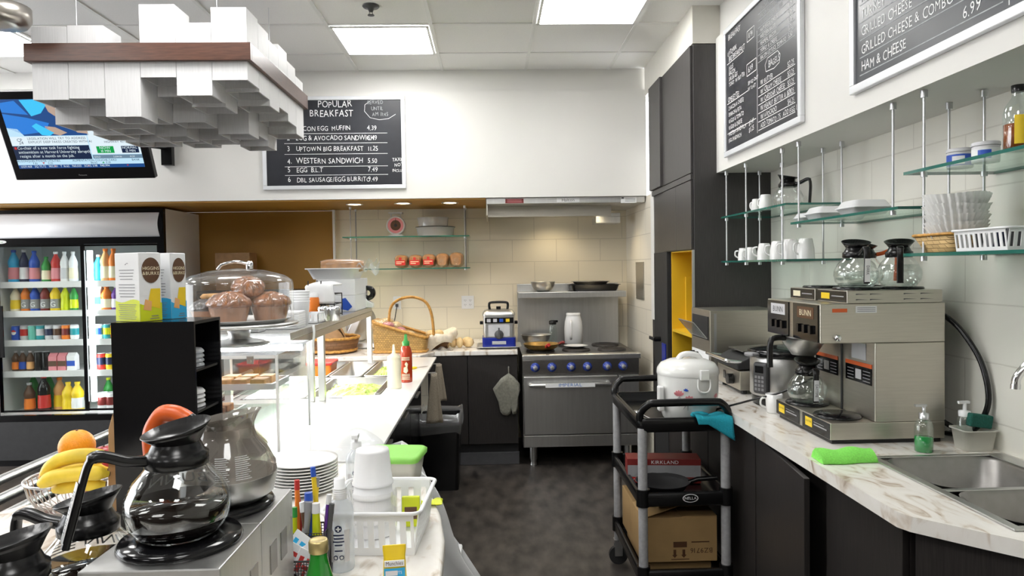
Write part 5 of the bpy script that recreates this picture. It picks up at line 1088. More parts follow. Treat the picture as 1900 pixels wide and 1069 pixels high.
# ---- fruit bowl
bx, by = -1.135, 1.93
t = thing('fruit_bowl', 'round steel wire fruit bowl on the near worktop', 'bowl', (bx, by, .9105)); q = MB()
for k in range(36):
    a = 2*PI*k/36; q.tube([(r*math.cos(a), r*math.sin(a), z) for r, z in ((.05, .004), (.085, .02), (.105, .055), (.114, .092))], .0016, 4)
q.tube([(.114*math.cos(2*PI*k/40), .114*math.sin(2*PI*k/40), .094) for k in range(40)], .004, 6, closed=True); q.tube([(.05*math.cos(2*PI*k/30), .05*math.sin(2*PI*k/30), .004) for k in range(30)], .0035, 6, closed=True); q.build('wire_bowl', 'stainless', t)
def fruit(nm, label, p, r, m, seed=0, cat=None):
    t = thing(nm, label, cat or nm, p, 0, 'fruit in the wire bowl'); MB().lathe([(0, -.93*r), (.25*r, -.97*r)]+[(r*math.cos(a), r*math.sin(a)) for a in [(-1.2+.2*k) for k in range(13)]]+[(.12*r, .96*r), (0, .93*r)], n=26).build('flesh', m, t); MB().cyl((0, 0, r*.93), (0.002, 0, r*1.0), .003, n=6).build('stem', 'c_brown', t)
fruit('orange', 'bright orange on top of the fruit bowl', (bx+.005, by+.01, 1.082), .045, 'orange_peel'); fruit('orange', 'orange low in the bowl behind the bananas', (bx-.045, by+.0, 1.005), .042, 'orange_peel')
fruit('apple', 'red apple beside the top orange', (bx+.065, by+.03, 1.035), .042, 'apple'); fruit('apple', 'red apple under the top orange', (bx+.03, by+.02, .995), .042, 'apple')
fruit('apple', 'dark apple at the bottom of the fruit bowl', (bx-.01, by+.06, .975), .042, 'apple')
def banana(label, pts, r=.0185):
    t = thing('banana', label, 'banana', pts[0], 0, 'bananas in the fruit bowl'); P = bend([Vector(p)-Vector(pts[0]) for p in pts], 6); n = len(P)
    rad = [r*(.35 if i == 0 else min(1, .55+.12*i))*(1 if i < n-5 else (1, .85, .6, .45, .4)[i-(n-5)]) for i in range(n)]
    MB().tube(P, r, 8, radii=rad).build('peel', 'banana', t); MB().cyl(P[0]-(P[1]-P[0])*.4, P[0]+(P[1]-P[0])*.2, .007, n=6).cyl(P[-1], P[-1]+(P[-1]-P[-2])*.7, .006, n=6).build('stem_ends', 'c_brown', t)
def B(px, py, Y): return at(px, py, Y=Y)
banana('topmost banana lying across the fruit bowl', [B(80, 884, 1.80), B(105, 858, 1.79), B(140, 847, 1.79), B(175, 846, 1.80), B(204, 853, 1.82)])
banana('second banana, behind the topmost one', [B(96, 886, 1.85), B(125, 872, 1.85), B(160, 868, 1.85), B(200, 872, 1.86)])
banana('spotted banana in front on the bowl edge', [B(73, 900, 1.77), B(100, 886, 1.765), B(135, 880, 1.765), B(170, 878, 1.77), B(202, 880, 1.79)])
banana('lower banana tip below the spotted banana', [B(98, 908, 1.79), B(125, 903, 1.785), B(160, 899, 1.785), B(196, 898, 1.80)], .017)

# ================================================================ NEAR WORKTOP, AISLE SIDE
for k in range(10):
    o = MB().lathe([(0, 0), (.058, 0), (.064, .004), (.090, .0085), (.099, .011), (.099, .0135), (.088, .0115), (.06, .0065), (0, .006)], n=36).build('side_plate', 'white_gloss', loc=(-.555, 2.06, .9105+.0088*k))
    tag(o, 'white plate at the bottom of the stack beside the pens' if k == 0 else 'white plate on top of the stack beside the pens' if k == 9 else 'white plate number %s up the stack beside the pens' % ('two', 'three', 'four', 'five', 'six', 'seven', 'eight', 'nine')[k-1], 'plate', 'stacked white plates')
tag(MB().sheet(20, 12, lambda u, v: (.12*math.cos(PI*u)*(.5+.5*math.sin(PI*v)), .10*math.cos(PI*v), .002+.075*math.sin(PI*u)**.6*math.sin(PI*v)**.7*(1+.15*math.sin(11*u)*math.cos(9*v))), 0, True).build('plastic_bag', 'bag_clear', loc=(-.50, 2.45, .9125)), 'puffy clear plastic bag on the cutting board behind the plates', 'bag')
# pen organizer
PX, PY = -.384, 1.435
t = thing('pen_holder', 'black wire mesh desk organizer full of pens and sugar packets', 'organizer', (PX, PY, .9105)); q = MB()
def grid(mb, o, u, v, nu, nv, r=.0008):
    o, u, v = Vector(o), Vector(u), Vector(v)
    for i in range(nu+1): mb.tube([o+u*i/nu, o+u*i/nu+v], r, 4)
    for j in range(nv+1): mb.tube([o+v*j/nv, o+v*j/nv+u], r, 4)
a, b_, h1, h2 = .038, .062, .072, .104
grid(q, (-a, -b_, 0), (2*a, 0, 0), (0, 0, h1), 14, 12); grid(q, (a, -b_, 0), (0, 2*b_, 0), (0, 0, h1), 18, 12); grid(q, (-a, b_, 0), (2*a, 0, 0), (0, 0, h2), 14, 16); grid(q, (-a, -b_, 0), (0, 2*b_, 0), (0, 0, h1), 18, 12); grid(q, (-a, 0, 0), (2*a, 0, 0), (0, 0, h2), 14, 16); grid(q, (-a, -b_, .001), (2*a, 0, 0), (0, 2*b_, 0), 10, 14)
q.tube([(-a, -b_, h1), (a, -b_, h1), (a, 0, h1), (a, 0, h2), (a, b_, h2), (-a, b_, h2), (-a, 0, h2), (-a, 0, h1)], .0022, 6, closed=True); q.build('mesh_body', 'black_matte', t)
MB().box((-a+.002, -.003, .003), (a-.002, -.001, h2-.004)).build('divider', 'black_matte', t)
pens = [('red tipped orange pencil at the coffee warmer end', -.034, .035, 'c_orange', .17, 'c_red'), ('grey marker leaning at the front of the pens', -.022, .018, 'grey_mid', .135, 'grey_mid'), ('red capped pen behind the grey marker', -.016, .045, 'c_red', .145, 'c_red'), ('thick blue marker standing upright', -.004, .03, 'c_blue', .148, 'c_blue'), ('yellow pencil with dark band behind the blue marker', -.008, .052, 'c_yellow', .17, 'grey_mid'),
        ('brown pen with white cap end', .006, .016, 'c_brown', .135, 'white_plastic'), ('yellow highlighter in front of the blue tape pen', .018, .018, 'c_lime', .132, 'white_plastic'), ('purple pen at the sanitizer end', .030, .026, 'c_purple', .145, 'white_plastic'), ('yellow and blue box cutter standing tallest', .026, .046, 'c_yellow', .190, 'c_blue'), ('green pen low at the warmer end', -.038, .02, 'c_lime', .125, 'c_green'), ('dark pen leaning at the sanitizer end', .038, .02, 'grey_dark', .13, 'grey_dark')]
for i, (l, x, y, m, h, cm) in enumerate(pens):
    t = thing('pen', l, 'pen', (PX+x*.8, PY+y, .914), 0, 'pens in the mesh organizer'); h *= 1.17; r = .0078 if i in (1, 3, 6) else .0052; tx = .018*math.sin(i*2.1); top_ = Vector((tx, .006, h-.02))
    MB().cyl((0, 0, 0), top_, r, n=10).build('barrel', m, t); MB().cyl(top_, top_*(h/(h-.02)), r*1.15, r*1.05, n=10).build('cap', cm, t)
for i, (x, y, z, ry, m, l) in enumerate(((-.018, -.014, .080, .6, 'c_sky', 'white packet with blue print in the organizer front bay'), (-.028, -.032, .066, .5, 'c_red', 'white packet with red print in the organizer front bay'), (.004, -.045, .055, .4, 'c_red', 'small crumpled red print packet in front of the organizer bay'), (.022, -.030, .064, -.5, 'c_red', 'red print packet leaning at the sanitizer end of the bay'))):
    t = thing('sugar_packet', l, 'packet', (PX+x, PY+y, .914+z-.004), 0, 'packets in the mesh organizer'); M = Matrix.Rotation(-.35, 4, 'X') @ Matrix.Rotation(ry, 4, 'Y')
    MB().box((-.020, -.0015, -.032), (.020, .0015, .032), 0, M).build('paper', 'white_paper', t, bevel=.001); q = MB()
    for a0, b0, a1, b1 in ((-.013, -.012, -.004, .018), (-.002, -.004, .012, .004), (.002, .010, .013, .018), (.004, -.02, .010, -.006)): q.box((a0, -.0022, b0), (a1, -.0016, b1), 0, M)
    q.build('print', m, t)
t = thing('tape_roll', 'black rimmed tape roll at the front of the mesh organizer', 'tape', (PX-.012, PY-.0655, .935)); M = Matrix.Rotation(PI/2, 4, 'X'); MB().lathe([(.013, -.0015), (.0245, -.0015), (.0245, .010), (.013, .010), (.013, -.0015)], n=24, M=M, cap=False).build('roll', 'black_gloss', t); MB().lathe([(.0125, 0), (.0128, .0085), (0, .0085)], n=20, M=M).build('core', 'c_pink', t)
# hand sanitizer bottles
def sanitizer(label, loc, s=1., pump=False):
    t = thing('sanitizer_bottle', label, 'bottle', loc, .05, 'sanitizer bottles'); r = .0285*s
    MB().lathe([(0, 0), (r*.95, 0), (r, .004*s), (r, .125*s), (r*.9, .138*s), (r*.5, .150*s), (r*.45, .156*s)], n=26).build('body', 'clear_bottle', t)
    q = MB()
    if pump: q.lathe([(r*.5, .154*s), (r*.5, .172*s), (r*.2, .174*s), (r*.2, .190*s)], n=16).box((-.008, -.026, .186*s), (.008, .008, .196*s))
    else:
        q.lathe([(r*.52, .152*s), (r*.52, .172*s), (r*.42, .173*s), (r*.42, .194*s), (0, .195*s)], n=20)
        for k in range(5): q.lathe([(r*.50, (.154+.0045*k)*s), (r*.545, (.155+.0045*k)*s), (r*.50, (.157+.0045*k)*s)], n=20, cap=False)
    q.build('pump' if pump else 'cap', 'white_plastic', t)
    q = MB(); wm = cylmap(r*1.01)
    for x0_, x1_ in ((-.024*s, -.010*s), (.012*s, .024*s)): strip(q, x0_, .024*s, x1_, .092*s, I4, 2, .0003, wm)
    q.add([Vector(wm((.0075*s*math.cos(2*PI*k/16), .095*s+.0075*s*math.sin(2*PI*k/16), .0006))) for k in range(16)], [tuple(range(16))], 0)
    strip(q, -.0015*s, .090*s, .0015*s, .100*s, I4, 1, .0012, wm); strip(q, -.005*s, .0935*s, .005*s, .0965*s, I4, 1, .0012, wm)
    for k, w_ in enumerate(((.011), (.010), (.012), (.008))): strip(q, -w_*s, (.080-.007*k)*s, w_*s, (.083-.007*k)*s, I4, 0, .0006, wm)
    strip(q, -.008*s, .047*s, .008*s, .050*s, I4, 0, .0006, wm)
    for c0 in (-.006, .006):
        pts = [(c0*s+.005*s*math.cos(2*PI*k/14), .034*s+.005*s*math.sin(2*PI*k/14), .0006) for k in range(14)]; q.add([Vector(wm(p)) for p in pts], [tuple(range(14))], 0); q.add([Vector(wm((c0*s+(p[0]-c0*s)*.6, .034*s+(p[1]-.034*s)*.6, .0011))) for p in pts], [tuple(range(14))], 1)
    q.build('label_print', ['c_navy', 'white_plastic', 'c_silver'], t); return t
sanitizer('clear hand sanitizer bottle with white ribbed cap in front of the white basket', (-.330, 1.508, .9105))
sanitizer('hand sanitizer pump bottle standing behind the white basket', (-.372, 1.915, .9105), 1.0, True)
# white basket with foam bowls
t = thing('plastic_basket', 'white slotted plastic basket holding foam bowls on the near worktop', 'basket', (-.268, 1.685, .9105), -.06); w, d, h = .096, .115, .098; q = MB()
def slot_wall(mb, p0, p1, n, h, th=.003, gap=.42, z0=.018, z1=None, out=(0, 0)):
    p0, p1 = Vector(p0), Vector(p1); L_ = (p1-p0); z1 = z1 or h*.82; nrm = Vector((L_.y, -L_.x, 0)).normalized()*th
    fl = lambda z: Vector((out[0]*z/h, out[1]*z/h, 0))
    def seg(a, b_, za, zb):
        A, B_ = p0+L_*a, p0+L_*b_; z = Vector((0, 0, 1)); vs = [A+fl(za)+z*za, B_+fl(za)+z*za, B_+fl(zb)+z*zb, A+fl(zb)+z*zb]; vs += [v-nrm for v in vs]
        mb.add(vs, [(0, 1, 2, 3), (7, 6, 5, 4), (0, 4, 5, 1), (1, 5, 6, 2), (2, 6, 7, 3), (3, 7, 4, 0)])
    seg(0, 1, 0, z0); seg(0, 1, z1, h)
    for k in range(n+1): c0 = k/n; seg(max(0, c0-(1-gap)/2/n), min(1, c0+(1-gap)/2/n), z0, z1)
ow = .012
slot_wall(q, (-w, -d, 0), (w, -d, 0), 8, h, out=(0, -ow)); slot_wall(q, (w, -d, 0), (w, d, 0), 12, h, out=(ow, 0)); slot_wall(q, (w, d, 0), (-w, d, 0), 6, h, out=(0, ow)); slot_wall(q, (-w, d, 0), (-w, -d, 0), 12, h, out=(-ow, 0)); q.box((-w, -d, 0), (w, d, .003)); q.build('body', 'white_plastic', t)
rp = [(p[0], p[1], h+.001) for p in rrect(-w-ow-.004, -d-ow-.004, w+ow+.004, d+ow+.004, .022, 5)]; MB().tube(rp, .0045, 8, closed=True).build('rim', 'white_plastic', t)
for k in range(5):
    o = thing('foam_bowl', ('lowest upturned foam bowl in the white basket', 'second upturned foam bowl from below in the white basket', 'third upturned foam bowl in the white basket', 'fourth upturned foam bowl in the white basket', 'topmost upturned foam bowl above the white basket')[k], 'bowl', (-.292, 1.70, .915+.030*k), 0, 'foam bowls in the white basket')
    MB().lathe([(.049, 0), (.050, .004), (.047, .006), (.040, .078), (.0385, .083), (0, .083)], n=30).build('bowl', 'white_plastic', o)
tag(MB().loft([[((.054+.004*math.sin(5*j+k))*math.cos(2*PI*j/24), (.054+.004*math.sin(3*j+2*k))*math.sin(2*PI*j/24), z) for j in range(24)] for k, z in enumerate((0, .03, .06, .09, .105))], True, False).build('plastic_sleeve', 'wrap', loc=(-.292, 1.70, .915)), 'clear torn plastic sleeve round the lower foam bowls', 'sleeve')
t = thing('packet', 'small green and yellow packet in the white basket', 'packet', (-.205, 1.73, .916)); MB().box((-.022, -.006, 0), (.022, .006, .075)).build('pouch', 'c_lime', t, bevel=.003); MB().box((-.015, -.0068, .02), (.015, -.0062, .05)).build('print', 'c_brown', t)
t = thing('food_container', 'clear food container with bright green lid behind the white basket', 'container', (-.305, 2.14, .9105), -.12); rg = lambda k, z: [(p[0], p[1], z) for p in rrect(-.085*k, -.075*k, .085*k, .075*k, .02, 4)]
MB().loft([rg(.88, 0), rg(1, .07)], True, True).build('tub', 'tub_plastic', t); MB().loft([rg(1.08, .0702), rg(1.09, .082), rg(1.0, .088), rg(.9, .086)], True, True).build('lid', 'lid_green', t)
tag(MB().sheet(8, 5, lambda u, v: (-.03+.06*u, -.02+.04*v, .002+.006*math.sin(6*u)*math.sin(5*v)+.006), 0, True, .001).build('candy_wrapper', 'c_lime', loc=(-.17, 1.90, .9105)), 'green printed wrapper lying behind the white basket', 'wrapper')
# green bottle, snack pack, loose packets
t = thing('glass_bottle', 'green glass bottle with gold screw cap in front', 'bottle', (-.283, 1.13, .9105)); MB().lathe([(0, 0), (.030, 0), (.032, .006), (.032, .10), (.028, .125), (.0165, .165), (.0135, .18), (.0135, .196)], n=26).build('body', 'green_glass', t); MB().lathe([(.0148, .188), (.0155, .190), (.0155, .205), (.014, .208), (.0115, .2075), (.0, .2065)], n=26).build('cap', 'gold', t)
t = thing('snack_pack', 'yellow peanut snack pouch standing near the worktop edge', 'snack', (-.205, 1.43, .9105), .12); q = MB(); nr = []
for z, w_, d_ in ((0, .024, .004), (.006, .024, .012), (.03, .023, .016), (.055, .022, .012), (.07, .0235, .004), (.078, .0235, .002)): nr.append([(w_*math.copysign(abs(math.cos(2*PI*j/20))**.6, math.cos(2*PI*j/20)), d_*math.sin(2*PI*j/20), z) for j in range(20)])
MB().loft(nr).build('pouch', 'c_yellow', t); q = MB(); M = frame((0, -.0166, .006), (1, 0, 0), (0, .0, 1)); q.box((-.021, .012, -.003), (.021, .030, .0), 0, M); strip(q, -.018, .016, .006, .026, M, 2, .0008); q.box((-.020, .034, -.003), (.020, .046, .0002), 2, M); write(q, 'Munchies', 0, .037, .008, M, 1, 'c', .8, 0, None, .0006); write(q, 'PEANUTS', -.0, .019, .006, M, 2, 'c', .8, 0, None, .001); q.build('print', ['c_sky', 'c_brown', 'white_plastic'], t)
for i, (x, y, m, l) in enumerate(((-.258, 1.36, 'white_paper', 'round white lid lying beside the green bottle'), (-.232, 1.335, 'c_red', 'red and white candy wrapper on the near worktop'), (-.205, 1.345, 'c_blue', 'blue and white wrapper on the near worktop'))):
    if i == 0: tag(MB().lathe([(0, 0), (.024, 0), (.025, .004), (0, .005)], n=24).build('lid', m, loc=(x, y, .9105)), l, 'lid')
    else: tag(MB().sheet(8, 6, lambda u, v: (-.026+.052*u, -.014+.028*v, .004+.004*math.sin(7*u+i)*math.cos(6*v)), 0, True, .001).build('candy_wrapper', m, loc=(x, y, .9105), rz=.5*i), l, 'wrapper', 'wrappers on the near worktop')
# white plastic chair beside the counter
t = thing('plastic_chair', 'white moulded plastic armchair beside the round ended worktop', 'chair', (0, 0, 0)); q = MB()
ed = [at(px, py, Y=2.42) for px, py in ((775, 872), (792, 884), (812, 912), (828, 950), (842, 995), (858, 1035), (880, 1069), (905, 1104), (955, 1180))]
edge = bend([(p.x, 0, p.z) for p in ed], 4); n = len(edge)-1
q.sheet(n, 4, lambda u, v: (lambda p: (p.x-(.09+.10*math.sin(PI*min(1, u*1.1)))*v, 2.42+.012*math.sin(PI*v), p.z-.012*v))(edge[int(round(u*n))]), 0, True, .006)
e2 = [p for p in edge if p.z > .42]; m = len(e2)-1
q.sheet(m, 8, lambda u, v: (lambda p: (p.x-.006-.10*v-.02*math.sin(PI*v), 2.425+.41*v, p.z+.015*math.sin(PI*v)))(e2[int(round(u*m))]), 0, True, .006)
q.sheet(n, 3, lambda u, v: (lambda p: (p.x-.106-(.05+.05*u)*v, 2.84-.01*v, p.z-.012*v))(edge[int(round(u*n))]), 0, True, .006); q.build('shell', 'white_plastic', t)
for y, e_ in ((2.435, 0), (2.825, .11)): MB().tube([(edge[-1].x-.02-e_, y, edge[-1].z+.01), (edge[-1].x+.10-e_, y, 0)], .02, 8).build('leg', 'white_plastic', t)
for y in (2.45, 2.81): MB().tube([(-.42, y, .43), (-.44, y, 0)], .02, 8).build('leg', 'white_plastic', t)
MB().box((-.47, 2.45, .42), (-.13, 2.825, .44)).build('seat', 'white_plastic', t, bevel=.008)

# ================================================================ ON THE PREP TABLE AND GUARD
P = at(732, 720, Z=.9125)
t = thing('sauce_bottle', 'cream sauce squeeze bottle on the cutting board', 'bottle', (P.x, P.y, .9125)); MB().lathe([(0, 0), (.036, 0), (.039, .005), (.037, .07), (.039, .14), (.034, .158)], n=24).build('body', 'mayo', t); MB().lathe([(.036, .156), (.036, .17), (.015, .182), (.009, .19), (.005, .235), (0, .236)], n=20).build('nozzle', 'c_cream', t)
P = at(747, 714, Z=.9125)
t = thing('chili_sauce_bottle', 'red chili sauce bottle with green tip behind the cream squeeze bottle', 'bottle', (P.x+.01, P.y+.10, .9125)); MB().lathe([(0, 0), (.032, 0), (.034, .005), (.034, .165), (.026, .195), (.015, .21)], n=24).build('body', 'sriracha', t); MB().lathe([(.020, .206), (.020, .228), (.011, .234), (.007, .27), (0, .271)], n=20).build('cap', 'c_green', t)
q = MB(); wm = cylmap(.0345)
for k in range(3): strip(q, -.024, .140-.007*k, .024, .143-.007*k, I4, 0, .0005, wm)
q.add([Vector(wm(p)) for p in ((-.012, .06, .0006), (.004, .052, .0006), (.014, .065, .0006), (.010, .085, .0006), (.014, .105, .0006), (.004, .118, .0006), (-.004, .105, .0006), (.002, .09, .0006), (-.010, .085, .0006))], [tuple(range(9))], 0)
for k in range(5): strip(q, -.024, .045-.007*k, .024, .048-.007*k, I4, 0, .0005, wm)
q.build('label_print', 'c_cream', t)
P = at(768, 685, Z=.9125)
t = thing('paring_knife', 'small knife with yellow handle on the far cutting board', 'knife', (P.x, P.y, .9205), .65); MB().tube([(-.055, 0, 0), (-.03, 0, 0), (.0, 0, 0), (.02, 0, 0)], .008, 8, radii=[.006, .009, .0085, .006]).build('handle', 'c_yellow', t); MB().prism([(.02, -.008), (.09, -.004), (.105, .004), (.02, .008)], -.0008, .0008).build('blade', 'stainless_dark', t)
for i, (px, Y_, l) in enumerate(((803, 4.92, 'tan cloth hanging from the far end of the prep table'), (772, 4.5, 'tan cloth hanging lower on the prep table beside the bin'))):
    o = MB().sheet(6, 12, lambda u, v: (-.055*(.35+.65*v)+.11*u*(.35+.65*v), .010*math.sin(9*u+1)*v, (-.26 if i == 0 else -.32)*v), 0, True, .012).build('towel', 'cloth_tan', loc=(-.372, Y_, .885), rz=.25); tag(o, l, 'towel', 'cloths hanging on the prep table')
    MB().cyl((-.02, -.005, .0), (-.02, -.005, -.02), .003, n=6).box((-.06, -.012, .0), (.01, -.004, .006)).build('hook', 'alu', o)
GZ = 1.2925
def onG(px, Y): return at(px, 580, Y=Y).x
t = thing('trash_bin', 'tall black trash bin with clear liner beside the prep table', 'bin', (-.372, 5.04, 0)); rg = lambda k, z, j=0: [(p[0]*k, p[1]*k, z) for p in rrect(-.145, -.17, .145, .17, .03, 4)]
MB().loft([rg(.86, 0), rg(1, .50), rg(.97, .50), rg(.84, .02)], True, True).build('body', 'black_plastic', t, bevel=.002)
q = random.Random(4); rr_ = rg(1, 0); jj = [1+.06*(q.random()-.5) for _ in rr_]; jz = [.03*q.random() for _ in rr_]
MB().loft([[(x*.95, y*.95, .34) for x, y, _ in rr_], [(x*.97, y*.97, .50+.02*b_) for (x, y, _), b_ in zip(rr_, jz)], [(x*1.03*a_, y*1.03*a_, .525+b_) for (x, y, _), a_, b_ in zip(rr_, jj, jz)], [(x*1.08*a_, y*1.08*a_, .47-b_) for (x, y, _), a_, b_ in zip(rr_, jj, jz)], [(x*1.04*a_, y*1.05*a_, .43-1.4*b_) for (x, y, _), a_, b_ in zip(rr_, jj, jz)]], True, False).build('liner', 'bag_clear', t)
# shelf top items
t = thing('paper_cup_stack', 'tall stack of white paper cups behind the cake dome', 'cups', (onG(557, 3.35), 3.35, GZ)); q = MB()
for k in range(5): q.lathe([(.034, .012*k), (.044, .012*k+.11), (.046, .012*k+.112), (.046, .012*k+.116), (.043, .012*k+.116)], n=26)
q.build('cup', 'white_paper', t)
for k in range(7):
    o = MB().prism(rrect(-.085, -.075, .085, .075, .02), 0, .0105).build('foam_tray', 'white_plastic', loc=(-.935, 3.20, GZ+.0108*k), bevel=.002); tag(o, ('bottom', 'second', 'third', 'fourth', 'fifth', 'sixth', 'top')[k]+' white foam tray of the stack on the guard shelf', 'tray', 'foam trays on the guard shelf')
tag(MB().box((-.03, -.045, 0), (.03, .045, .06)).build('napkin_stack', 'white_paper', loc=(-1.005, 3.03, GZ), bevel=.003), 'small white stack of napkins at the near end of the guard shelf', 'napkins')
tag(MB().sheet(3, 8, lambda u, v: (.004*math.sin(6*v), -.02+.04*u, -.13*v), 0, True, .0015).build('paper_strip', 'white_paper', loc=(-.828, 3.30, GZ+.004)), 'white paper strip hanging over the guard shelf edge', 'paper')
for i, (px, Y_, m, l) in enumerate(((583, 3.9, 'c_peach', 'orange sauce squeeze bottle on the guard shelf'), (600, 3.95, 'cloth_cream', 'pale sauce squeeze bottle with red mark on the guard shelf'))):
    t = thing('squeeze_bottle', l, 'bottle', (onG(px, Y_), Y_, GZ), 0, 'squeeze bottles on the guard shelf'); MB().lathe([(0, 0), (.030, 0), (.032, .004), (.032, .10), (.028, .112)], n=20).build('body', m if i else 'c_orange', t); MB().lathe([(.030, .111), (.030, .13), (.012, .138), (.004, .17), (0, .171)], n=18).build('nozzle', 'white_plastic', t)
for i, (px, Y_, l) in enumerate(((600, 3.62, 'round steel shaker behind the foam trays'), (621, 3.62, 'round steel shaker beside the yellow box'))):
    t = thing('shaker', l, 'shaker', (onG(px, Y_), Y_, GZ), 0, 'steel shakers on the guard shelf'); MB().lathe([(0, 0), (.027, 0), (.027, .055)], n=20).build('body', 'stainless', t); MB().lathe([(.0285, .0555), (.0285, .07), (.022, .074), (0, .075)], n=20).build('lid', 'chrome', t)
tag(MB().box((-.02, -.02, 0), (.02, .02, .04)).build('small_box', 'c_yellow', loc=(-.90, 3.75, GZ)), 'small yellow box beside the steel shaker', 'box')
t = thing('utensil_tray', 'small white slotted tray on the guard shelf edge', 'tray', (-.875, 3.52, GZ)); q = MB(); w, d, h = .035, .07, .05
slot_wall(q, (-w, -d, 0), (w, -d, 0), 3, h, .002, .5, .012); slot_wall(q, (w, -d, 0), (w, d, 0), 5, h, .002, .5, .012); slot_wall(q, (w, d, 0), (-w, d, 0), 3, h, .002, .5, .012); slot_wall(q, (-w, d, 0), (-w, -d, 0), 5, h, .002, .5, .012); q.box((-w, -d, 0), (w, d, .002)); q.build('body', 'white_plastic', t)
t = thing('wire_rack', 'black wire rack with white cloth draped over it on the guard shelf', 'rack', (-.93, 4.0, GZ)); q = MB()
for z in (.008, .07, .125): q.tube([(-.07, -.10, z), (.07, -.10, z), (.07, .10, z), (-.07, .10, z)], .003, 6, closed=True)
for x, y in ((-.07, -.10), (.07, -.10), (.07, .10), (-.07, .10), (0, -.10), (.02, -.10)): q.cyl((x, y, 0), (x, y, .20 if x < .01 else .125), .003, n=6)
q.build('wire_frame', 'black_matte', t)
tag(MB().sheet(10, 12, lambda u, v: (-.075+.15*u+.006*math.sin(9*v), -.112-.006*math.sin(12*u)*(1-v) if v < .55 else -.112+.22*(v-.55)/.45, .135+.10*v/.55 if v < .55 else .235+.02*math.sin(3*u)), 0, True, .006).build('white_cloth', 'white_paper', loc=(-.935, 4.0, GZ-.06)), 'white cloth draped over the black wire rack', 'cloth')
for k, (z, l) in enumerate(((0, 'lower white cardboard food box at the far end of the guard shelf'), (.101, 'upper white cardboard food box at the far end of the guard shelf'))):
    t = thing('food_box', l, 'box', (-.96, 4.62, GZ+z), 0, 'white boxes on the guard shelf'); MB().box((-.12, -.22, 0), (.12, .22, .10)).build('carton', 'white_paper', t, bevel=.002)
    if k == 0: MB().prism([(.03, .015), (.075, .005), (.10, .03), (.06, .085), (.04, .08)], -.2215, -.2205, 'xz').build('print', 'c_blue', t)
t = thing('plastic_bin', 'pale shallow plastic bin on top of the white boxes', 'bin', (-.98, 4.55, GZ+.202)); rg = lambda k, z: [(p[0], p[1], z) for p in rrect(-.15*k, -.18*k, .15*k, .18*k, .03, 4)]; MB().loft([rg(.82, 0), rg(1, .06), rg(1.08, .062), rg(1.08, .068), rg(.97, .066), rg(.8, .005)], True, True).build('tub', 'white_plastic', t)
loaf('sliced bread bag lying in the plastic bin on the guard shelf', (-.94, 4.52, GZ+.24), .10, .085, .26, 'bread', group=None, seed=21, rz=PI/2+.25)
tag(MB().sheet(12, 8, lambda u, v: (.13*u, -.05+.10*v*(.3+.7*u), .03+.05*math.sin(5*v+2*u)*u+.02*math.sin(13*u)), 0, True, .002).build('bread_bag', 'bag_clear', loc=(-.84, 4.50, GZ+.25)), 'twisted end of a clear printed bread bag over the bin edge', 'bag')
t = thing('tape_dispenser', 'black and clear tape dispenser at the far end of the guard shelf', 'dispenser', (-.83, 4.80, GZ)); MB().prism([(-.03, 0), (.035, 0), (.035, .03), (.0, .05), (-.03, .09)], -.03, .03, 'xz').build('base', 'white_plastic', t, bevel=.004); MB().lathe([(.018, -.02), (.05, -.02), (.05, .02), (.018, .02), (.018, -.02)], n=24, M=Matrix.Translation((.0, 0, .10)) @ Matrix.Rotation(PI/2, 4, 'X'), cap=False).build('roll', 'black_gloss', t)
# round basket and slicer on the back worktop behind the guard
P = at(612, 652, Y=5.55)
t = thing('wicker_basket', 'round dark brown wicker basket behind the guard posts', 'basket', (P.x+.02, 5.52, .911)); MB().lathe([(0, 0), (.17, 0), (.19, .02), (.215, .11), (.205, .11), (.18, .03), (.16, .008), (0, .008)], n=40).build('body', 'wicker_brown', t)
for z, r in ((.02, .192), (.115, .212)): MB().tube([(r*math.cos(2*PI*k/36), r*math.sin(2*PI*k/36), z+.004*(k % 2)) for k in range(36)], .011, 8, closed=True).build('rim', 'wicker_cane', t)
tag(MB().sheet(14, 10, lambda u, v: (.15*math.cos(2*PI*u)*math.sin(PI*v*.5)*(1+.1*math.sin(9*u)), .13*math.sin(2*PI*u)*math.sin(PI*v*.5), .22*math.cos(PI*v*.5)+.03*math.sin(11*u)), 0, True).build('paper_bag', 'tan_card', loc=(P.x-.02, 5.55, .93)), 'crumpled brown paper bag standing in the round dark basket', 'bag')
P = at(668, 620, Y=5.7)
t = thing('meat_slicer', 'silver slicer with round blade guard behind the far guard post', 'slicer', (P.x-.02, 5.86, .911)); MB().box((-.16, -.14, 0), (.16, .14, .05)).build('base', 'alu', t, bevel=.012)
M = Matrix.Translation((0, 0, .20)) @ Matrix.Rotation(.5, 4, 'Z') @ Matrix.Rotation(PI/2, 4, 'X') @ Matrix.Rotation(.25, 4, 'Y'); MB().lathe([(0, -.012), (.14, -.012), (.15, 0), (.14, .012), (.06, .02), (0, .02)], n=36, M=M).build('blade_guard', 'stainless', t); MB().prism([(-.13, .0505), (-.06, .0505), (.05, .30), (.0, .33)], -.12, -.09, 'xz').build('carriage', 'alu', t, bevel=.006)
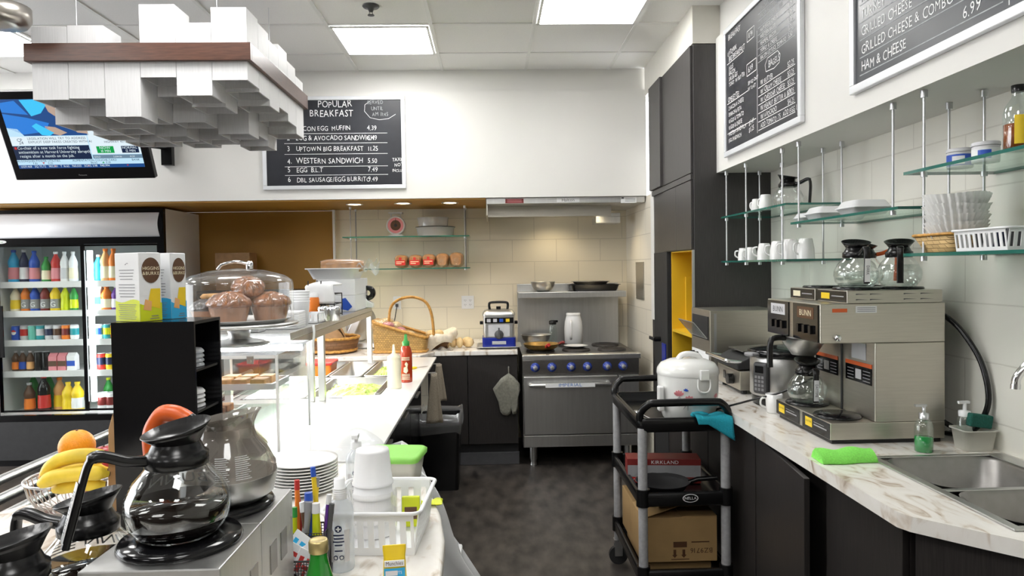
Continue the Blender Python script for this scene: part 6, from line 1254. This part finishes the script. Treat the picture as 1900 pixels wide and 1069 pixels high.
# ================================================================ UTILITY CART
t = thing('utility_cart', 'black three tier utility cart with grey legs in front of the marble worktop', 'cart', (.62, 2.98, 0)); CW, CL = .405, .66
def tray(z, name, deep=.05):
    q = MB(); R = lambda k, zz: [(p[0], p[1], zz) for p in rrect(-.0+k, -.0+k, CW-k, CL-k, .035, 4)]
    q.loft([R(.012, z-.012), R(0, z), R(0, z+deep-.008), R(.004, z+deep), R(.018, z+deep), R(.022, z+deep-.006), R(.024, z+.008), R(.06, z+.006)], True, True); return q.build(name, 'black_plastic', t)
tray(.845, 'top_tray'); ms = tray(.522, 'middle_tray'); tray(.185, 'bottom_tray')
for x, y in ((.022, .022), (CW-.022, .022), (.022, CL-.022), (CW-.022, CL-.022)):
    l = MB().cyl((x, y, .12), (x, y, .85), .0205, n=16).build('leg', 'leg_grey', t)
    for z in (.18, .516): MB().lathe([(.029, z-.004), (.029, z+.07)], (x, y, 0), 16).build('collar', 'black_plastic', l)
    c = MB().cyl((x, y-.012, .048), (x, y+.012, .048), .048, n=22).build('caster', 'black_matte', t); MB().box((x-.02, y-.018, .045), (x+.02, y-.0125, .125)).box((x-.02, y+.0125, .045), (x+.02, y+.018, .125)).box((x-.022, y-.020, .11), (x+.022, y+.02, .13)).build('fork', 'alu', c)
def hand(y0, s):
    q = MB(); P = bend([(.012, y0, .885), (.014, y0-s*.006, .92), (.045, y0-s*.018, .955), (.085, y0-s*.022, .962), (CW-.085, y0-s*.022, .962), (CW-.045, y0-s*.018, .955), (CW-.014, y0-s*.006, .92), (CW-.012, y0, .885)], 4); q.tube(P, .0165, 10); return q.build('push_handle', 'black_plastic', t)
hand(.02, 1); hand(CL-.02, -1)
q = MB(); M = FRONT(CW*.55, -.0012, .548); q.prism([(.034*math.cos(2*PI*k/28), .018*math.sin(2*PI*k/28)) for k in range(28)], -.001, .0004, 'xy', 0, M); q.prism([(.030*math.cos(2*PI*k/28), .0155*math.sin(2*PI*k/28)) for k in range(28)], .0, .0007, 'xy', 1, M); write(q, 'NELLA', 0, -.005, .012, M @ Matrix.Translation((0, 0, .0006)), 0, 'c', 1.0); q.build('maker_emblem', ['white_plastic', 'black_plastic'], ms)
# rice cooker
t = thing('rice_cooker', 'white rice cooker with pink flower print on the cart', 'rice cooker', (.885, 3.16, .853), .0)
MB().lathe([(0, 0), (.10, 0), (.112, .012), (.128, .06), (.134, .13), (.135, .205)], n=40).build('body', 'floral_white', t)
MB().lathe([(.137, .205), (.139, .214), (.136, .232), (.12, .255), (.085, .270), (.03, .276), (0, .277)], n=40).build('lid', 'floral_white', t)
MB().tube(bend([(-.045, -.01, .272), (-.03, -.012, .290), (.0, -.014, .296), (.04, -.012, .288), (.058, -.01, .266)], 5), .013, 8).build('lid_handle', 'white_gloss', t)
MB().box((.015, -.150, .195), (.055, -.134, .240)).build('latch', 'white_gloss', t, bevel=.004)
MB().tube(bend([(.008, -.140, .20), (.006, -.146, .165), (.018, -.149, .145), (.045, -.149, .145), (.06, -.143, .165), (.060, -.138, .20)], 4), .0045, 6).build('carry_handle', 'floral_white', t)
MB().box((-.150, -.075, .05), (-.125, -.035, .16)).build('switch_panel', 'white_gloss', t, bevel=.006)
q = MB(); fm = lambda z: cylmap(.1285+.0055*min(1, max(0, (z-.06)/.07)))
def petal(cx, cz, a, L_, W_, m):
    pts = []
    for k in range(12):
        u = 2*PI*k/12; X = L_*.5*(1+math.cos(u)); Zz = W_*math.sin(u); pts.append((cx+X*math.cos(a)-Zz*math.sin(a), cz+X*math.sin(a)+Zz*math.cos(a), .0012))
    q.add([Vector(cylmap(.1365)(p)) if p[1] > .13 else Vector(fm(p[1])(p)) for p in pts], [tuple(range(12))], m)
for cx, cz, s in ((-.075, .125, 1.0), (-.030, .10, 1.1), (.112, .11, .8)):
    for k in range(5): petal(cx, cz, .6+.5*k, .026*s, .006*s, 0)
for k in range(4): petal(-.045, .148, .3+.75*k, .012, .003, 1)
for a in (4.2, 4.7, 5.2): petal(-.072, .124, a, .05, .0018, 2); petal(-.035, .10, a-.5, .04, .0018, 2)
q.build('flower_print', ['c_pink', 'c_blue', 'leg_grey'], t)
t = thing('serving_spoon', 'shiny steel serving spoon on the cart top tray', 'spoon', (.668, 3.24, .858)); MB().ball((0, 0, .012), (.024, .034, .010), 16, 8).build('bowl', 'chrome', t); MB().tube(bend([(.004, -.03, .014), (.02, -.08, .010), (.05, -.17, .004)], 4), .004, 6).build('handle', 'chrome', t)
P = [at(1258, 776, Y=2.99), at(1300, 768, Y=2.99), at(1340, 768, Y=2.99)]
def clothf(u, v):
    x = .865+.155*u; drop = .03+.075*max(0, u-.25)*1.3; y = 3.03-.062*min(1, v*2)-.004*math.sin(8*u); z = .900+.006*math.sin(9*u+1) if v < .5 else .900-(v-.5)*2*drop
    return (x+.02*(v-.5)*(v > .5), y-(.006*(v > .5)), z)
tag(MB().sheet(16, 12, clothf, 0, True, .004).ball((.90, 3.030, .898), (.040, .018, .013), 14, 8, jit=.12, seed=3).build('cleaning_cloth', 'cloth_teal'), 'teal cleaning cloth draped over the cart rim in front of the rice cooker', 'cloth')
t = thing('wrap_box', 'long dark red and grey food wrap box on the middle cart tray', 'box', (.80, 3.30, .5315), -.10); MB().box((-.17, -.055, 0), (.17, .055, .115)).build('carton', 'c_dark_red', t, bevel=.002); q = MB(); M = FRONT(0, -.0555, 0)
q.box((-.168, .03, -.001), (.168, .085, .0003), 0, M); q.box((-.168, .004, -.001), (-.02, .03, .0003), 1, M); write(q, 'KIRKLAND', -.06, .092, .016, M, 2, 'l', 1.1, 0, None, .0008); write(q, 'Wrap', -.16, .008, .016, M, 2, 'l', 1, 0, None, .0008); q.build('print', ['grey_mid', 'c_red', 'white_plastic'], t)
t = thing('frying_pan', 'black frying pan in front of the food wrap box on the cart', 'pan', (.76, 3.13, .5315)); MB().lathe([(0, 0), (.085, 0), (.118, .05), (.122, .051), (.117, .047), (.085, .006), (0, .005)], n=32).build('body', 'black_matte', t); MB().tube([(.112, -.02, .045), (.15, -.025, .06), (.235, -.035, .068)], .011, 8).build('handle', 'black_plastic', t)
t = thing('cardboard_box', 'large cardboard box with dark print on the bottom cart tray', 'box', (.815, 3.29, .1945)); MB().box((-.165, -.24, .048), (.165, .24, .245)).build('carton', 'cardboard', t, bevel=.003)
q = MB(); M = FRONT(0, -.2405, .048); write(q, 'BZ9716', .155, .04, .022, M @ Matrix.Rotation(PI, 4, 'Z') @ Matrix.Translation((-.30, -.10, 0)), 0, 'l')
for x in (-.03, .01): strip(q, x, .03, x+.012, .055, M); q.add([M @ Vector(p) for p in ((x-.006, .032, .0005), (x+.006, .018, .0005), (x+.018, .032, .0005))], [(0, 1, 2)], 0)
strip(q, -.04, .010, .04, .014, M); strip(q, -.03, .065, .03, .09, M); strip(q, .05, .085, .13, .09, M); q.build('print', 'c_brown', t)
MB().sheet(6, 4, lambda u, v: (-.165+.17*u, -.238+.22*v, .2455+.055*u*(1-.4*v)), 0, True, .003).build('flap', 'cardboard', t); MB().box((.01, -.238, .2455), (.165, .10, .249)).build('flap', 'cardboard', t)
tag(MB().box((-.15, -.20, 0), (.15, .20, .0475)).build('cardboard_sheet', 'cardboard', loc=(.815, 3.29, .1945), bevel=.003), 'flat cardboard carton under the large box on the cart', 'box')

# ================================================================ RIGHT WORKTOP APPLIANCES
ZC = .9105
t = thing('conveyor_toaster', 'big stainless conveyor toaster against the cabinet tower', 'toaster', (1.20, 3.83, ZC))
MB().box((0, 0, .04), (.40, .36, .385)).build('housing', 'stainless_soft', t, bevel=.003)
for x in (.03, .37):
    for y in (.03, .33): MB().lathe([(.014, 0), (.014, .041)], (x, y, 0), 12).build('foot', 'black_plastic', t)
MB().box((-.004, .03, .22), (-.0005, .33, .35)).build('bread_slot', 'black_matte', t)
q = MB()
for k in range(9): q.cyl((-.01, .04+.035*k, .23), (-.085, .04+.035*k, .32), .002, n=6)
q.cyl((-.01, .03, .23), (-.01, .33, .23), .003, n=6).cyl((-.085, .03, .32), (-.085, .33, .32), .003, n=6).cyl((-.01, .03, .23), (-.085, .03, .32), .003, n=6).cyl((-.01, .33, .23), (-.085, .33, .32), .003, n=6); q.build('loading_rack', 'alu', t)
MB().box((-.004, .02, .06), (-.0005, .34, .15)).build('control_panel', 'white_paper', t)
for k in range(2): MB().cyl((-.0045, .22+.07*k, .12), (-.028, .22+.07*k, .12), .017, n=14).build('knob', 'black_plastic', t)
MB().box((.02, -.0015, .06), (.035, -.0003, .37)).build('seam_trim', 'alu', t)
t = thing('panini_grill', 'low stainless panini grill with black knob beside the pressure cooker', 'grill', (1.21, 3.40, ZC))
MB().box((0, 0, .02), (.36, .34, .115)).build('base', 'stainless_soft', t, bevel=.004)
for x in (.03, .33):
    for y in (.03, .31): MB().lathe([(.014, 0), (.014, .021)], (x, y, 0), 12).build('foot', 'black_plastic', t)
MB().prism([(-.01, .12), (.36, .135), (.36, .20), (.06, .185), (-.01, .15)], .01, .33, 'xz').build('top_plate', 'black_matte', t, bevel=.006)
MB().tube(bend([(.02, .02, .155), (-.05, .02, .165), (-.06, .03, .168), (-.06, .31, .168), (-.05, .32, .165), (.02, .32, .155)], 4), .009, 8).build('lid_handle', 'chrome', t)
MB().cyl((-.001, .10, .065), (-.03, .10, .065), .026, n=18).build('knob', 'black_plastic', t); MB().box((-.003, .21, .05), (-.0005, .24, .09)).build('switch', 'black_gloss', t)
MB().prism([(.04, .2), (.34, .212), (.34, .218), (.04, .206)], .06, .28, 'xz').build('top_sheet', 'stainless_dark', t)
t = thing('pressure_cooker', 'round steel electric pressure cooker with black lid rim on the marble worktop', 'pressure cooker', (1.335, 3.175, ZC))
MB().lathe([(0, 0), (.125, 0), (.14, .008), (.145, .045)], n=40).build('base', 'black_plastic', t); MB().lathe([(.1445, .0455), (.150, .05), (.150, .215), (.147, .22)], n=40, cap=False).build('body', 'stainless', t)
MB().lathe([(.150, .2205), (.158, .224), (.160, .245), (.150, .252), (.10, .262), (.0, .27)], n=40).build('lid', 'black_gloss', t)
M = Matrix.Rotation(-1.05, 4, 'Z'); MB().box((-.036, -.172, .06), (.036, -.135, .20), 0, M).build('control_panel', 'grey_dark', t, bevel=.01); q = MB(); q.box((-.022, -.1735, .155), (.022, -.172, .185), 0, M)
for i in range(3):
    for j in range(4): q.box((-.024+.018*i, -.1735, .075+.018*j), (-.012+.018*i, -.172, .087+.018*j), 1, M)
q.build('display', ['black_gloss', 'grey_mid'], t)
MB().box((-.20, -.03, .225), (-.155, .03, .243), 0, Matrix.Rotation(.3, 4, 'Z')).build('side_handle', 'grey_mid', t, bevel=.008)
# brewer
t = thing('coffee_brewer', 'large stainless twin coffee brewer with warming plates and black control panels', 'coffee machine', (1.15, 2.43, ZC)); BW, BL_ = .445, .47
MB().box((.045, .01, 0), (BW-.01, BL_-.01, .014)).build('foot_base', 'black_plastic', t)
MB().box((.035, 0, .0145), (BW, BL_, .075)).build('base', 'stainless_soft', t, bevel=.003)
MB().box((.195, 0, .0755), (BW, BL_, .355)).build('tower', 'stainless_soft', t, bevel=.003)
MB().box((-.0, 0, .3555), (BW, BL_, .495)).build('head', 'stainless_soft', t, bevel=.003)
MB().box((.193, .228, .076), (.1945, .242, .355)).build('tower_gap', 'black_matte', t)
for y0 in (.0, .245):
    f = MB().box((.0335, y0+.004, .017), (.0348, y0+.221, .072)).build('warmer_panel', 'black_gloss', t); q = MB(); M = frame((.0333, y0+.215, .017), (0, -1, 0), (0, 0, 1)); q.box((.02, .012, -.0005), (.075, .045, .0004), 0, M); write(q, 'CAUTION', .024, .028, .007, M, 2, 'l', 1, 0, None, .0008); strip(q, .09, .025, .19, .030, M, 1); strip(q, .09, .036, .17, .038, M, 1); q.build('panel_print', ['c_yellow', 'grey_mid', 'ink'], f)
    MB().lathe([(.082, .0752), (.084, .079), (.078, .085), (.0, .0855)], (.115, y0+.113, 0), 32).build('burner', 'black_gloss', t)
    p = MB().box((-.004, y0+.012, .358), (-.0005, y0+.215, .490)).build('control_panel', 'black_gloss', t); q = MB(); M = frame((-.0045, y0+.208, .36), (0, -1, 0), (0, 0, 1))
    q.box((.03, .078, -.0005), (.165, .120, .0004), 0 if y0 else 1, M); write(q, 'BUNN', .098, .088, .022, M, 2 if y0 else 3, 'c', 1.1, 0, None, .0008)
    q.build('maker_plate', ['c_silver', 'c_brown', 'ink', 'c_cream'], p)
    for k in range(3): MB().box((-.014, y0+.05+.05*k, .385), (-.0045, y0+.068+.05*k, .415)).build('rocker_switch', 'black_plastic', p)
    s = MB().box((.1935, y0+.02, .20), (.1948, y0+.205, .26)).build('warning_sticker', 'black_gloss', t); MB().box((.193, y0+.02, .2605), (.1948, y0+.205, .275)).build('sticker_band', 'handle_orange', s); q = MB(); M = frame((.1933, y0+.2, .20), (0, -1, 0), (0, 0, 1))
    for k in range(4): strip(q, .01, .008+.012*k, .055, .011+.012*k, M); strip(q, .12, .008+.012*k, .17, .011+.012*k, M)
    q.box((.068, .012, -.0003), (.108, .048, .0004), 1, M); q.build('sticker_print', ['grey_mid', 'c_silver'], s)
MB().box((.1935, .06, .285), (.1948, .16, .345)).build('spec_plate', 'c_silver', t)
q = MB(); M = FRONT(0, -.0004, 0); q.box((.042, .465, -.0005), (.095, .478, .0004), 0, M); q.box((.125, .462, -.0005), (.200, .486, .0004), 1, M)
for k in range(3): strip(q, .13, .467+.006*k, .195, .469+.006*k, M, 2, .0008)
q.build('side_label', ['handle_orange', 'white_paper', 'ink_grey'], t)
MB().lathe([(.012, 0), (.012, .008), (.009, .011), (0, .012)], n=16, M=Matrix.Translation((.06, -.0002, .375)) @ Matrix.Rotation(PI/2, 4, 'X')).build('side_plug', 'chrome', t)
fx, fy = .095, .345
MB().lathe([(.0, .275), (.045, .275), (.085, .335), (.09, .345), (.09, .354), (.0, .354)], (fx, fy, 0), 32).build('brew_funnel', 'stainless', t)
MB().tube(bend([(fx-.085, fy-.02, .345), (fx-.13, fy-.045, .348), (fx-.155, fy-.055, .335), (fx-.160, fy-.058, .27), (fx-.16, fy-.06, .235)], 5), .0115, 8).build('funnel_handle', 'black_plastic', t)
for k, y0 in enumerate((.0, .245)):
    wmr = MB().box((.095, y0, .4955), (BW-.01, y0+.222, .540)).build('top_warmer', 'stainless_soft', t, bevel=.002)
    f = MB().box((.0935, y0+.005, .499), (.0948, y0+.217, .537)).build('warmer_panel', 'black_gloss', wmr); q = MB(); M = frame((.0932, y0+.21, .499), (0, -1, 0), (0, 0, 1)); q.box((.02, .008, -.0005), (.085, .030, .0004), 0, M); strip(q, .10, .018, .19, .022, M, 1); q.build('panel_print', ['c_yellow' if k == 0 else 'c_cream', 'grey_mid'], f)
    for x in (.185, .345): MB().lathe([(.080, .5402), (.082, .543), (.078, .549), (.0, .5495)], (x, y0+.111, 0), 32).build('top_burner', 'black_gloss', t)
for x in (.13, .18, .30, .36):
    for z in (.508, .527): MB().prism([(x-.004, -.002), (x+.004, -.0005), (x+.045, 0), (x+.004, .0025), (x-.004, .0025)], -.001, .0006, 'xy', 0, FRONT(0, -.0003, z)).build('louver_slot', 'grey_dark', t)
def pot(label, x, y, z, rz, hm, words, level, g='glass coffee pots', lm='black_plastic'): o = decanter(label, (1.15+x, 2.43+y, ZC+z), rz, hm=hm, liquid='water', level=level, words=words, group=g, lidm=lm); return o
pot('glass pot of water with DARK strip on its handle, on the brewer top', .185, .111, .550, -PI*.56, 'black_plastic', 'DARK', .062)
pot('glass pot of water with black handle, nearest the filter basket on the brewer top', .345, .111, .550, -PI*.66, 'black_plastic', None, .085)
pot('glass pot with orange handle behind the two pots on the brewer top', .345, .356, .550, -.25, 'handle_orange', None, .04)
pot('glass pot of water on the lower brewer plate below the brew funnel', .115, .358, .086, -PI*.55, 'black_plastic', 'DAYTIME', .085)
# cords and hose
RC = Vector((.885, 3.16, .853)); rc = bpy.data.objects['rice_cooker']
MB().tube(bend([v-RC for v in (Vector((1.0, 3.12, .90)), at(1366, 750, Y=3.02), at(1400, 741, Y=3.0), at(1450, 728, Y=2.96), at(1500, 706, Y=2.93), at(1535, 688, Y=2.93))], 6), .0045, 8).build('power_cord', 'black_plastic', rc)
tag(MB().tube(bend([(1.595, 2.50, 1.37), (1.625, 2.47, 1.35), (1.65, 2.42, 1.30), (1.675, 2.36, 1.20), (1.68, 2.33, 1.08), (1.67, 2.36, .99), (1.66, 2.42, .94), (1.645, 2.5, .925)], 8), .0095, 10).build('water_hose', 'black_plastic'), 'thick black water hose curving down the wall behind the brewer', 'hose')
tag(MB().tube(bend([(1.595, 2.55, 1.0), (1.63, 2.5, .97), (1.655, 2.46, .945), (1.66, 2.50, .925)], 6), .010, 8).build('water_hose', 'black_plastic'), 'short black hose at the foot of the brewer by the wall', 'hose')
t = thing('mug', 'white mug standing behind the lower glass pot at the brewer', 'mug', (1.21, 2.985, ZC)); MB().lathe([(0, 0), (.03, 0), (.033, .004), (.036, .08), (.033, .08), (.03, .006), (0, .006)], n=24).build('cup', 'white_gloss', t); MB().tube(bend([(-.033, 0, .065), (-.055, 0, .06), (-.058, 0, .035), (-.034, 0, .02)], 4), .0045, 6).build('handle', 'white_gloss', t)
q = MB()
def fold(u, v): return (-.088+.176*u, -.05+.10*v, .012+.030*math.sin(PI*min(1, v*1.15))**.6+.004*math.sin(9*u+4*v))
q.sheet(20, 12, fold, 0, True).sheet(20, 3, lambda u, v: (-.088+.176*u, -.05-.004*math.sin(6*u), .012*(1-v)+.0*v), 0, True)
rg = lambda x: [(x, -.05+.10*k/12, .002+.036*math.sin(PI*k/12)**.55) for k in range(13)]+[(x, .05-.10*k/12, .001) for k in range(1, 12)]
q = MB().loft([[(p[0]+.004*math.sin(40*p[1]), p[1]*(1-.1*abs(x)/.09)+.003*math.sin(50*x), p[2]*(1+.10*math.sin(60*x+9*p[1]))) for p in rg(x)] for x in [-.09+.18*i/16 for i in range(17)]]); q.build('x', 'cloth_lime')
o = bpy.data.objects['x']; o.name = 'cleaning_cloth'; o.data.name = 'cleaning_cloth'; o.location = (1.135, 2.235, ZC); o.rotation_euler = (0, 0, .06); tag(o, 'folded lime green cleaning cloth between the brewer and the sink', 'cloth')
t = thing('soap_dispenser', 'clear pump bottle with green soap behind the sink', 'soap', (1.447, 2.315, ZC)); MB().lathe([(0, 0), (.026, 0), (.029, .004), (.029, .085), (.022, .105), (.014, .112)], n=24).build('bottle', 'bottle_glass', t); MB().lathe([(0, .002), (.0275, .002), (.0275, .050), (0, .050)], n=24).build('liquid_soap', 'soap_green', t); MB().lathe([(.0155, .110), (.0155, .130), (.006, .132), (.006, .155)], n=16).box((-.030, -.005, .152), (.008, .005, .160)).build('pump', 'alu', t)
t = thing('plastic_tub', 'cloudy plastic tub with sponge and soap pump behind the sink', 'tub', (1.632, 2.335, ZC)); rg = lambda k, z: [(p[0], p[1], z) for p in rrect(-.056*k, -.045*k, .056*k, .045*k, .018, 4)]
MB().loft([rg(.86, 0), rg(1, .065), rg(1.10, .066), rg(1.10, .071), rg(.97, .070), rg(.84, .004)], True, True).build('tub', 'tub_plastic', t)
tag(MB().box((-.038, -.014, -.022), (.038, .014, .022), 0, Matrix.Rotation(.15, 4, 'Y')).build('sponge', 'sponge_green', loc=(1.645, 2.325, ZC+.098), bevel=.004), 'dark green scouring sponge lying on the plastic tub', 'sponge')
t = thing('soap_dispenser', 'clear soap bottle with white pump standing in the plastic tub', 'soap', (1.612, 2.352, ZC+.0045)); MB().lathe([(0, 0), (.022, 0), (.024, .004), (.024, .09), (.018, .105)], n=20).build('bottle', 'bottle_glass', t); MB().lathe([(.019, .104), (.019, .122), (.006, .124), (.006, .150)], n=16).box((-.022, -.005, .147), (.016, .005, .156)).build('pump', 'white_plastic', t)

# ================================================================ ON THE WALL SHELVES
ZA, ZB, ZD, ZE, ZF = 1.8335, 1.5705, 1.7385, 1.8485, 1.5775
def mug(label, px, X, z, s=1., hr=PI, g='white mugs on the lower shelf', flip=False):
    P = at(px, 470, X=X); t = thing('mug', label, 'mug', (X, P.y, z), hr, g); r = .037*s; h = .088*s
    pr = [(0, 0), (r*.8, 0), (r*.9, .004), (r*1.0, h*.5), (r*.92, h), (r*.86, h), (r*.93, h*.5), (r*.8, .006), (0, .006)]
    if flip: pr = [(rr, h-zz) for rr, zz in pr][::-1]; pr = [(r*1.0, 0), (r*.96, h*.5), (r*.75, h*.96), (r*.7, h), (0, h)]
    MB().lathe(pr, n=26).build('cup', 'white_gloss', t); MB().tube(bend([(r*.92, 0, h*.78), (r*1.45, 0, h*.72), (r*1.5, 0, h*.4), (r*.95, 0, h*.22)], 5), .0045, 7).build('handle', 'white_gloss', t)
for px, X, s, hr, l in ((1379, 1.45, .8, 2.6, 'small white mug at the tower end of the mug shelf'), (1394, 1.46, .82, 2.8, 'second white mug from the tower end of the mug shelf'), (1418, 1.46, 1.0, 2.7, 'third white mug from the tower end of the mug shelf'), (1443, 1.45, 1.05, 2.8, 'fourth white mug from the tower end of the mug shelf'), (1467, 1.455, 1.1, 2.7, 'large white mug next to the last one on the mug shelf'), (1495, 1.50, 1.1, 3.3, 'large white mug at the open end of the mug shelf')): mug(l, px, X, ZB, s, hr, flip=True)
for px, X, s, l in ((1404, 1.46, .8, 'small white upturned cup at the tower end of the upper shelf'), (1421, 1.47, .95, 'white upturned cup beside the coffee pot on the upper shelf')): mug(l, px, X, ZA, s, 2.0, 'white cups on the upper shelf', True)
P = at(1462, 360, X=1.53); o = decanter('empty glass coffee pot on the upper shelf near the cabinet tower', (1.53, P.y, ZA), -.9)
def clamshell(label, px, X, s, rz):
    P = at(px, 400, X=X); t = thing('foam_container', label, 'container', (X, P.y, ZD), rz, 'foam containers on the glass shelf'); R = lambda k, z: [(p[0], p[1], z) for p in rrect(-.075*s*k, -.07*s*k, .075*s*k, .07*s*k, .02, 4)]
    MB().loft([R(.82, 0), R(1, .022*s), R(1.06, .023*s), R(1.06, .026*s), R(1, .027*s), R(.82, .050*s), R(.75, .052*s)]).build('shell', 'white_plastic', t)
clamshell('white foam container at the tower end of the foam container shelf', 1502, 1.47, .75, .1); clamshell('large white foam container in the middle of the foam container shelf', 1537, 1.48, 1.05, -.05); clamshell('flat white foam container behind the middle one', 1568, 1.58, .9, .2); clamshell('white foam container nearest the filter basket', 1602, 1.48, 1.05, .0)
def tin(label, px, X):
    P = at(px, 280, X=X); t = thing('tin', label, 'tin', (X, P.y, ZE), 0, 'tins on the high shelf'); MB().lathe([(0, 0), (.036, 0), (.037, .002), (.037, .048), (.036, .05)], n=28).build('can', 'c_silver', t); MB().lathe([(.0375, .006), (.0375, .042)], n=28, cap=False).build('blue_label', 'c_blue' if px < 1800 else 'white_paper', t); MB().lathe([(.039, .0505), (.039, .060), (.036, .062), (0, .062)], n=28).build('lid', 'c_silver', t)
    q = MB(); wm = cylmap(.038, -.6); strip(q, -.022, .010, .014, .036, I4, 0, .0003, wm); q.build('print', 'white_paper' if px < 1800 else 'c_blue', t)
tin('blue labelled tin on the high shelf, farther from the syrup bottle', 1781, 1.52); tin('white labelled tin on the high shelf next to the syrup bottle', 1829, 1.52)
P = at(1889, 235, X=1.46); t = thing('syrup_bottle', 'glass syrup bottle with yellow label on the high shelf', 'bottle', (1.46, P.y, ZE)); MB().lathe([(0, 0), (.034, 0), (.036, .004), (.036, .105), (.030, .125), (.015, .15), (.013, .165)], n=24).build('bottle', 'bottle_glass', t); MB().lathe([(0, .003), (.0345, .003), (.0345, .075), (0, .075)], n=24).build('syrup', 'syrup', t); strip(MB(), -.030, .018, .034, .096, I4, 0, .0004, cylmap(.0362, -.05)).build('label', 'c_yellow', t); MB().lathe([(.016, .163), (.017, .182), (0, .184)], n=16).build('cap', 'black_plastic', t)
t = thing('wicker_basket', 'shallow pale wicker basket holding coffee filters on the lower tin shelf', 'basket', (1.475, 2.20, ZF)); MB().loft([[(p[0], p[1], z) for p in rrect(-.085*k, -.105*k, .085*k, .105*k, .03, 4)] for k, z in ((.72, 0), (1, .055), (.96, .055), (.7, .004))], True, True).build('body', 'wicker_pale', t); MB().tube([(p[0], p[1], .056) for p in rrect(-.085, -.105, .085, .105, .03, 4)], .005, 6, closed=True).build('rim', 'wicker_cane', t)
t = thing('coffee_filters', 'tall stack of white pleated paper coffee filters in the pale basket', 'coffee filters', (1.475, 2.195, ZF+.010))
for k in range(13):
    n = 112; ph = .35*k; rg = lambda r, z, a: [((r+a*math.sin(28*2*PI*j/n+ph))*math.cos(2*PI*j/n), (r+a*math.sin(28*2*PI*j/n+ph))*math.sin(2*PI*j/n), z+.0025*math.sin(3*2*PI*j/n+k)) for j in range(n)]
    s_ = 1+.05*math.sin(2.3*k); MB().loft([rg(.050, .008*k, 0), rg(.060*s_, .012+.0095*k, .0025), rg(.074*s_+.0006*k, .030+.0105*k, .0045), rg(.082*s_+.0006*k, .042+.0108*k, .0055)], True, False).add([(.049*math.cos(2*PI*j/16), .049*math.sin(2*PI*j/16), .008*k) for j in range(16)], [tuple(range(16))]).build('filter', 'filter_paper', t)
t = thing('plastic_basket', 'small white slotted basket with dark packets beside the coffee filters', 'basket', (1.455, 1.97, ZF)); q = MB(); w, d, h = .06, .105, .06; ow = .008
slot_wall(q, (-w, -d, 0), (w, -d, 0), 6, h, .0025, .5, .010, out=(0, -ow)); slot_wall(q, (w, -d, 0), (w, d, 0), 10, h, .0025, .5, .01, out=(ow, 0)); slot_wall(q, (w, d, 0), (-w, d, 0), 6, h, .0025, .5, .01, out=(0, ow)); slot_wall(q, (-w, d, 0), (-w, -d, 0), 10, h, .0025, .5, .01, out=(-ow, 0)); q.box((-w, -d, 0), (w, d, .002)); q.build('body', 'white_plastic', t)
MB().tube([(p[0], p[1], h+.001) for p in rrect(-w-ow-.003, -d-ow-.003, w+ow+.003, d+ow+.003, .012, 4)], .0035, 8, closed=True).build('rim', 'white_plastic', t)
for k in range(4): tag(MB().box((-.04, -.004, 0), (.04, .004, .062), 0, Matrix.Rotation(.25, 4, 'X')).build('tea_packet', ('grey_dark', 'c_navy', 'white_paper', 'grey_dark')[k], loc=(1.455, 1.905+.042*k, ZF+.004), bevel=.001), ('dark packet nearest the viewer in the small slotted basket', 'navy packet in the small slotted basket', 'white packet in the small slotted basket', 'dark packet next to the filters in the small slotted basket')[k], 'packet', 'packets in the small slotted basket')
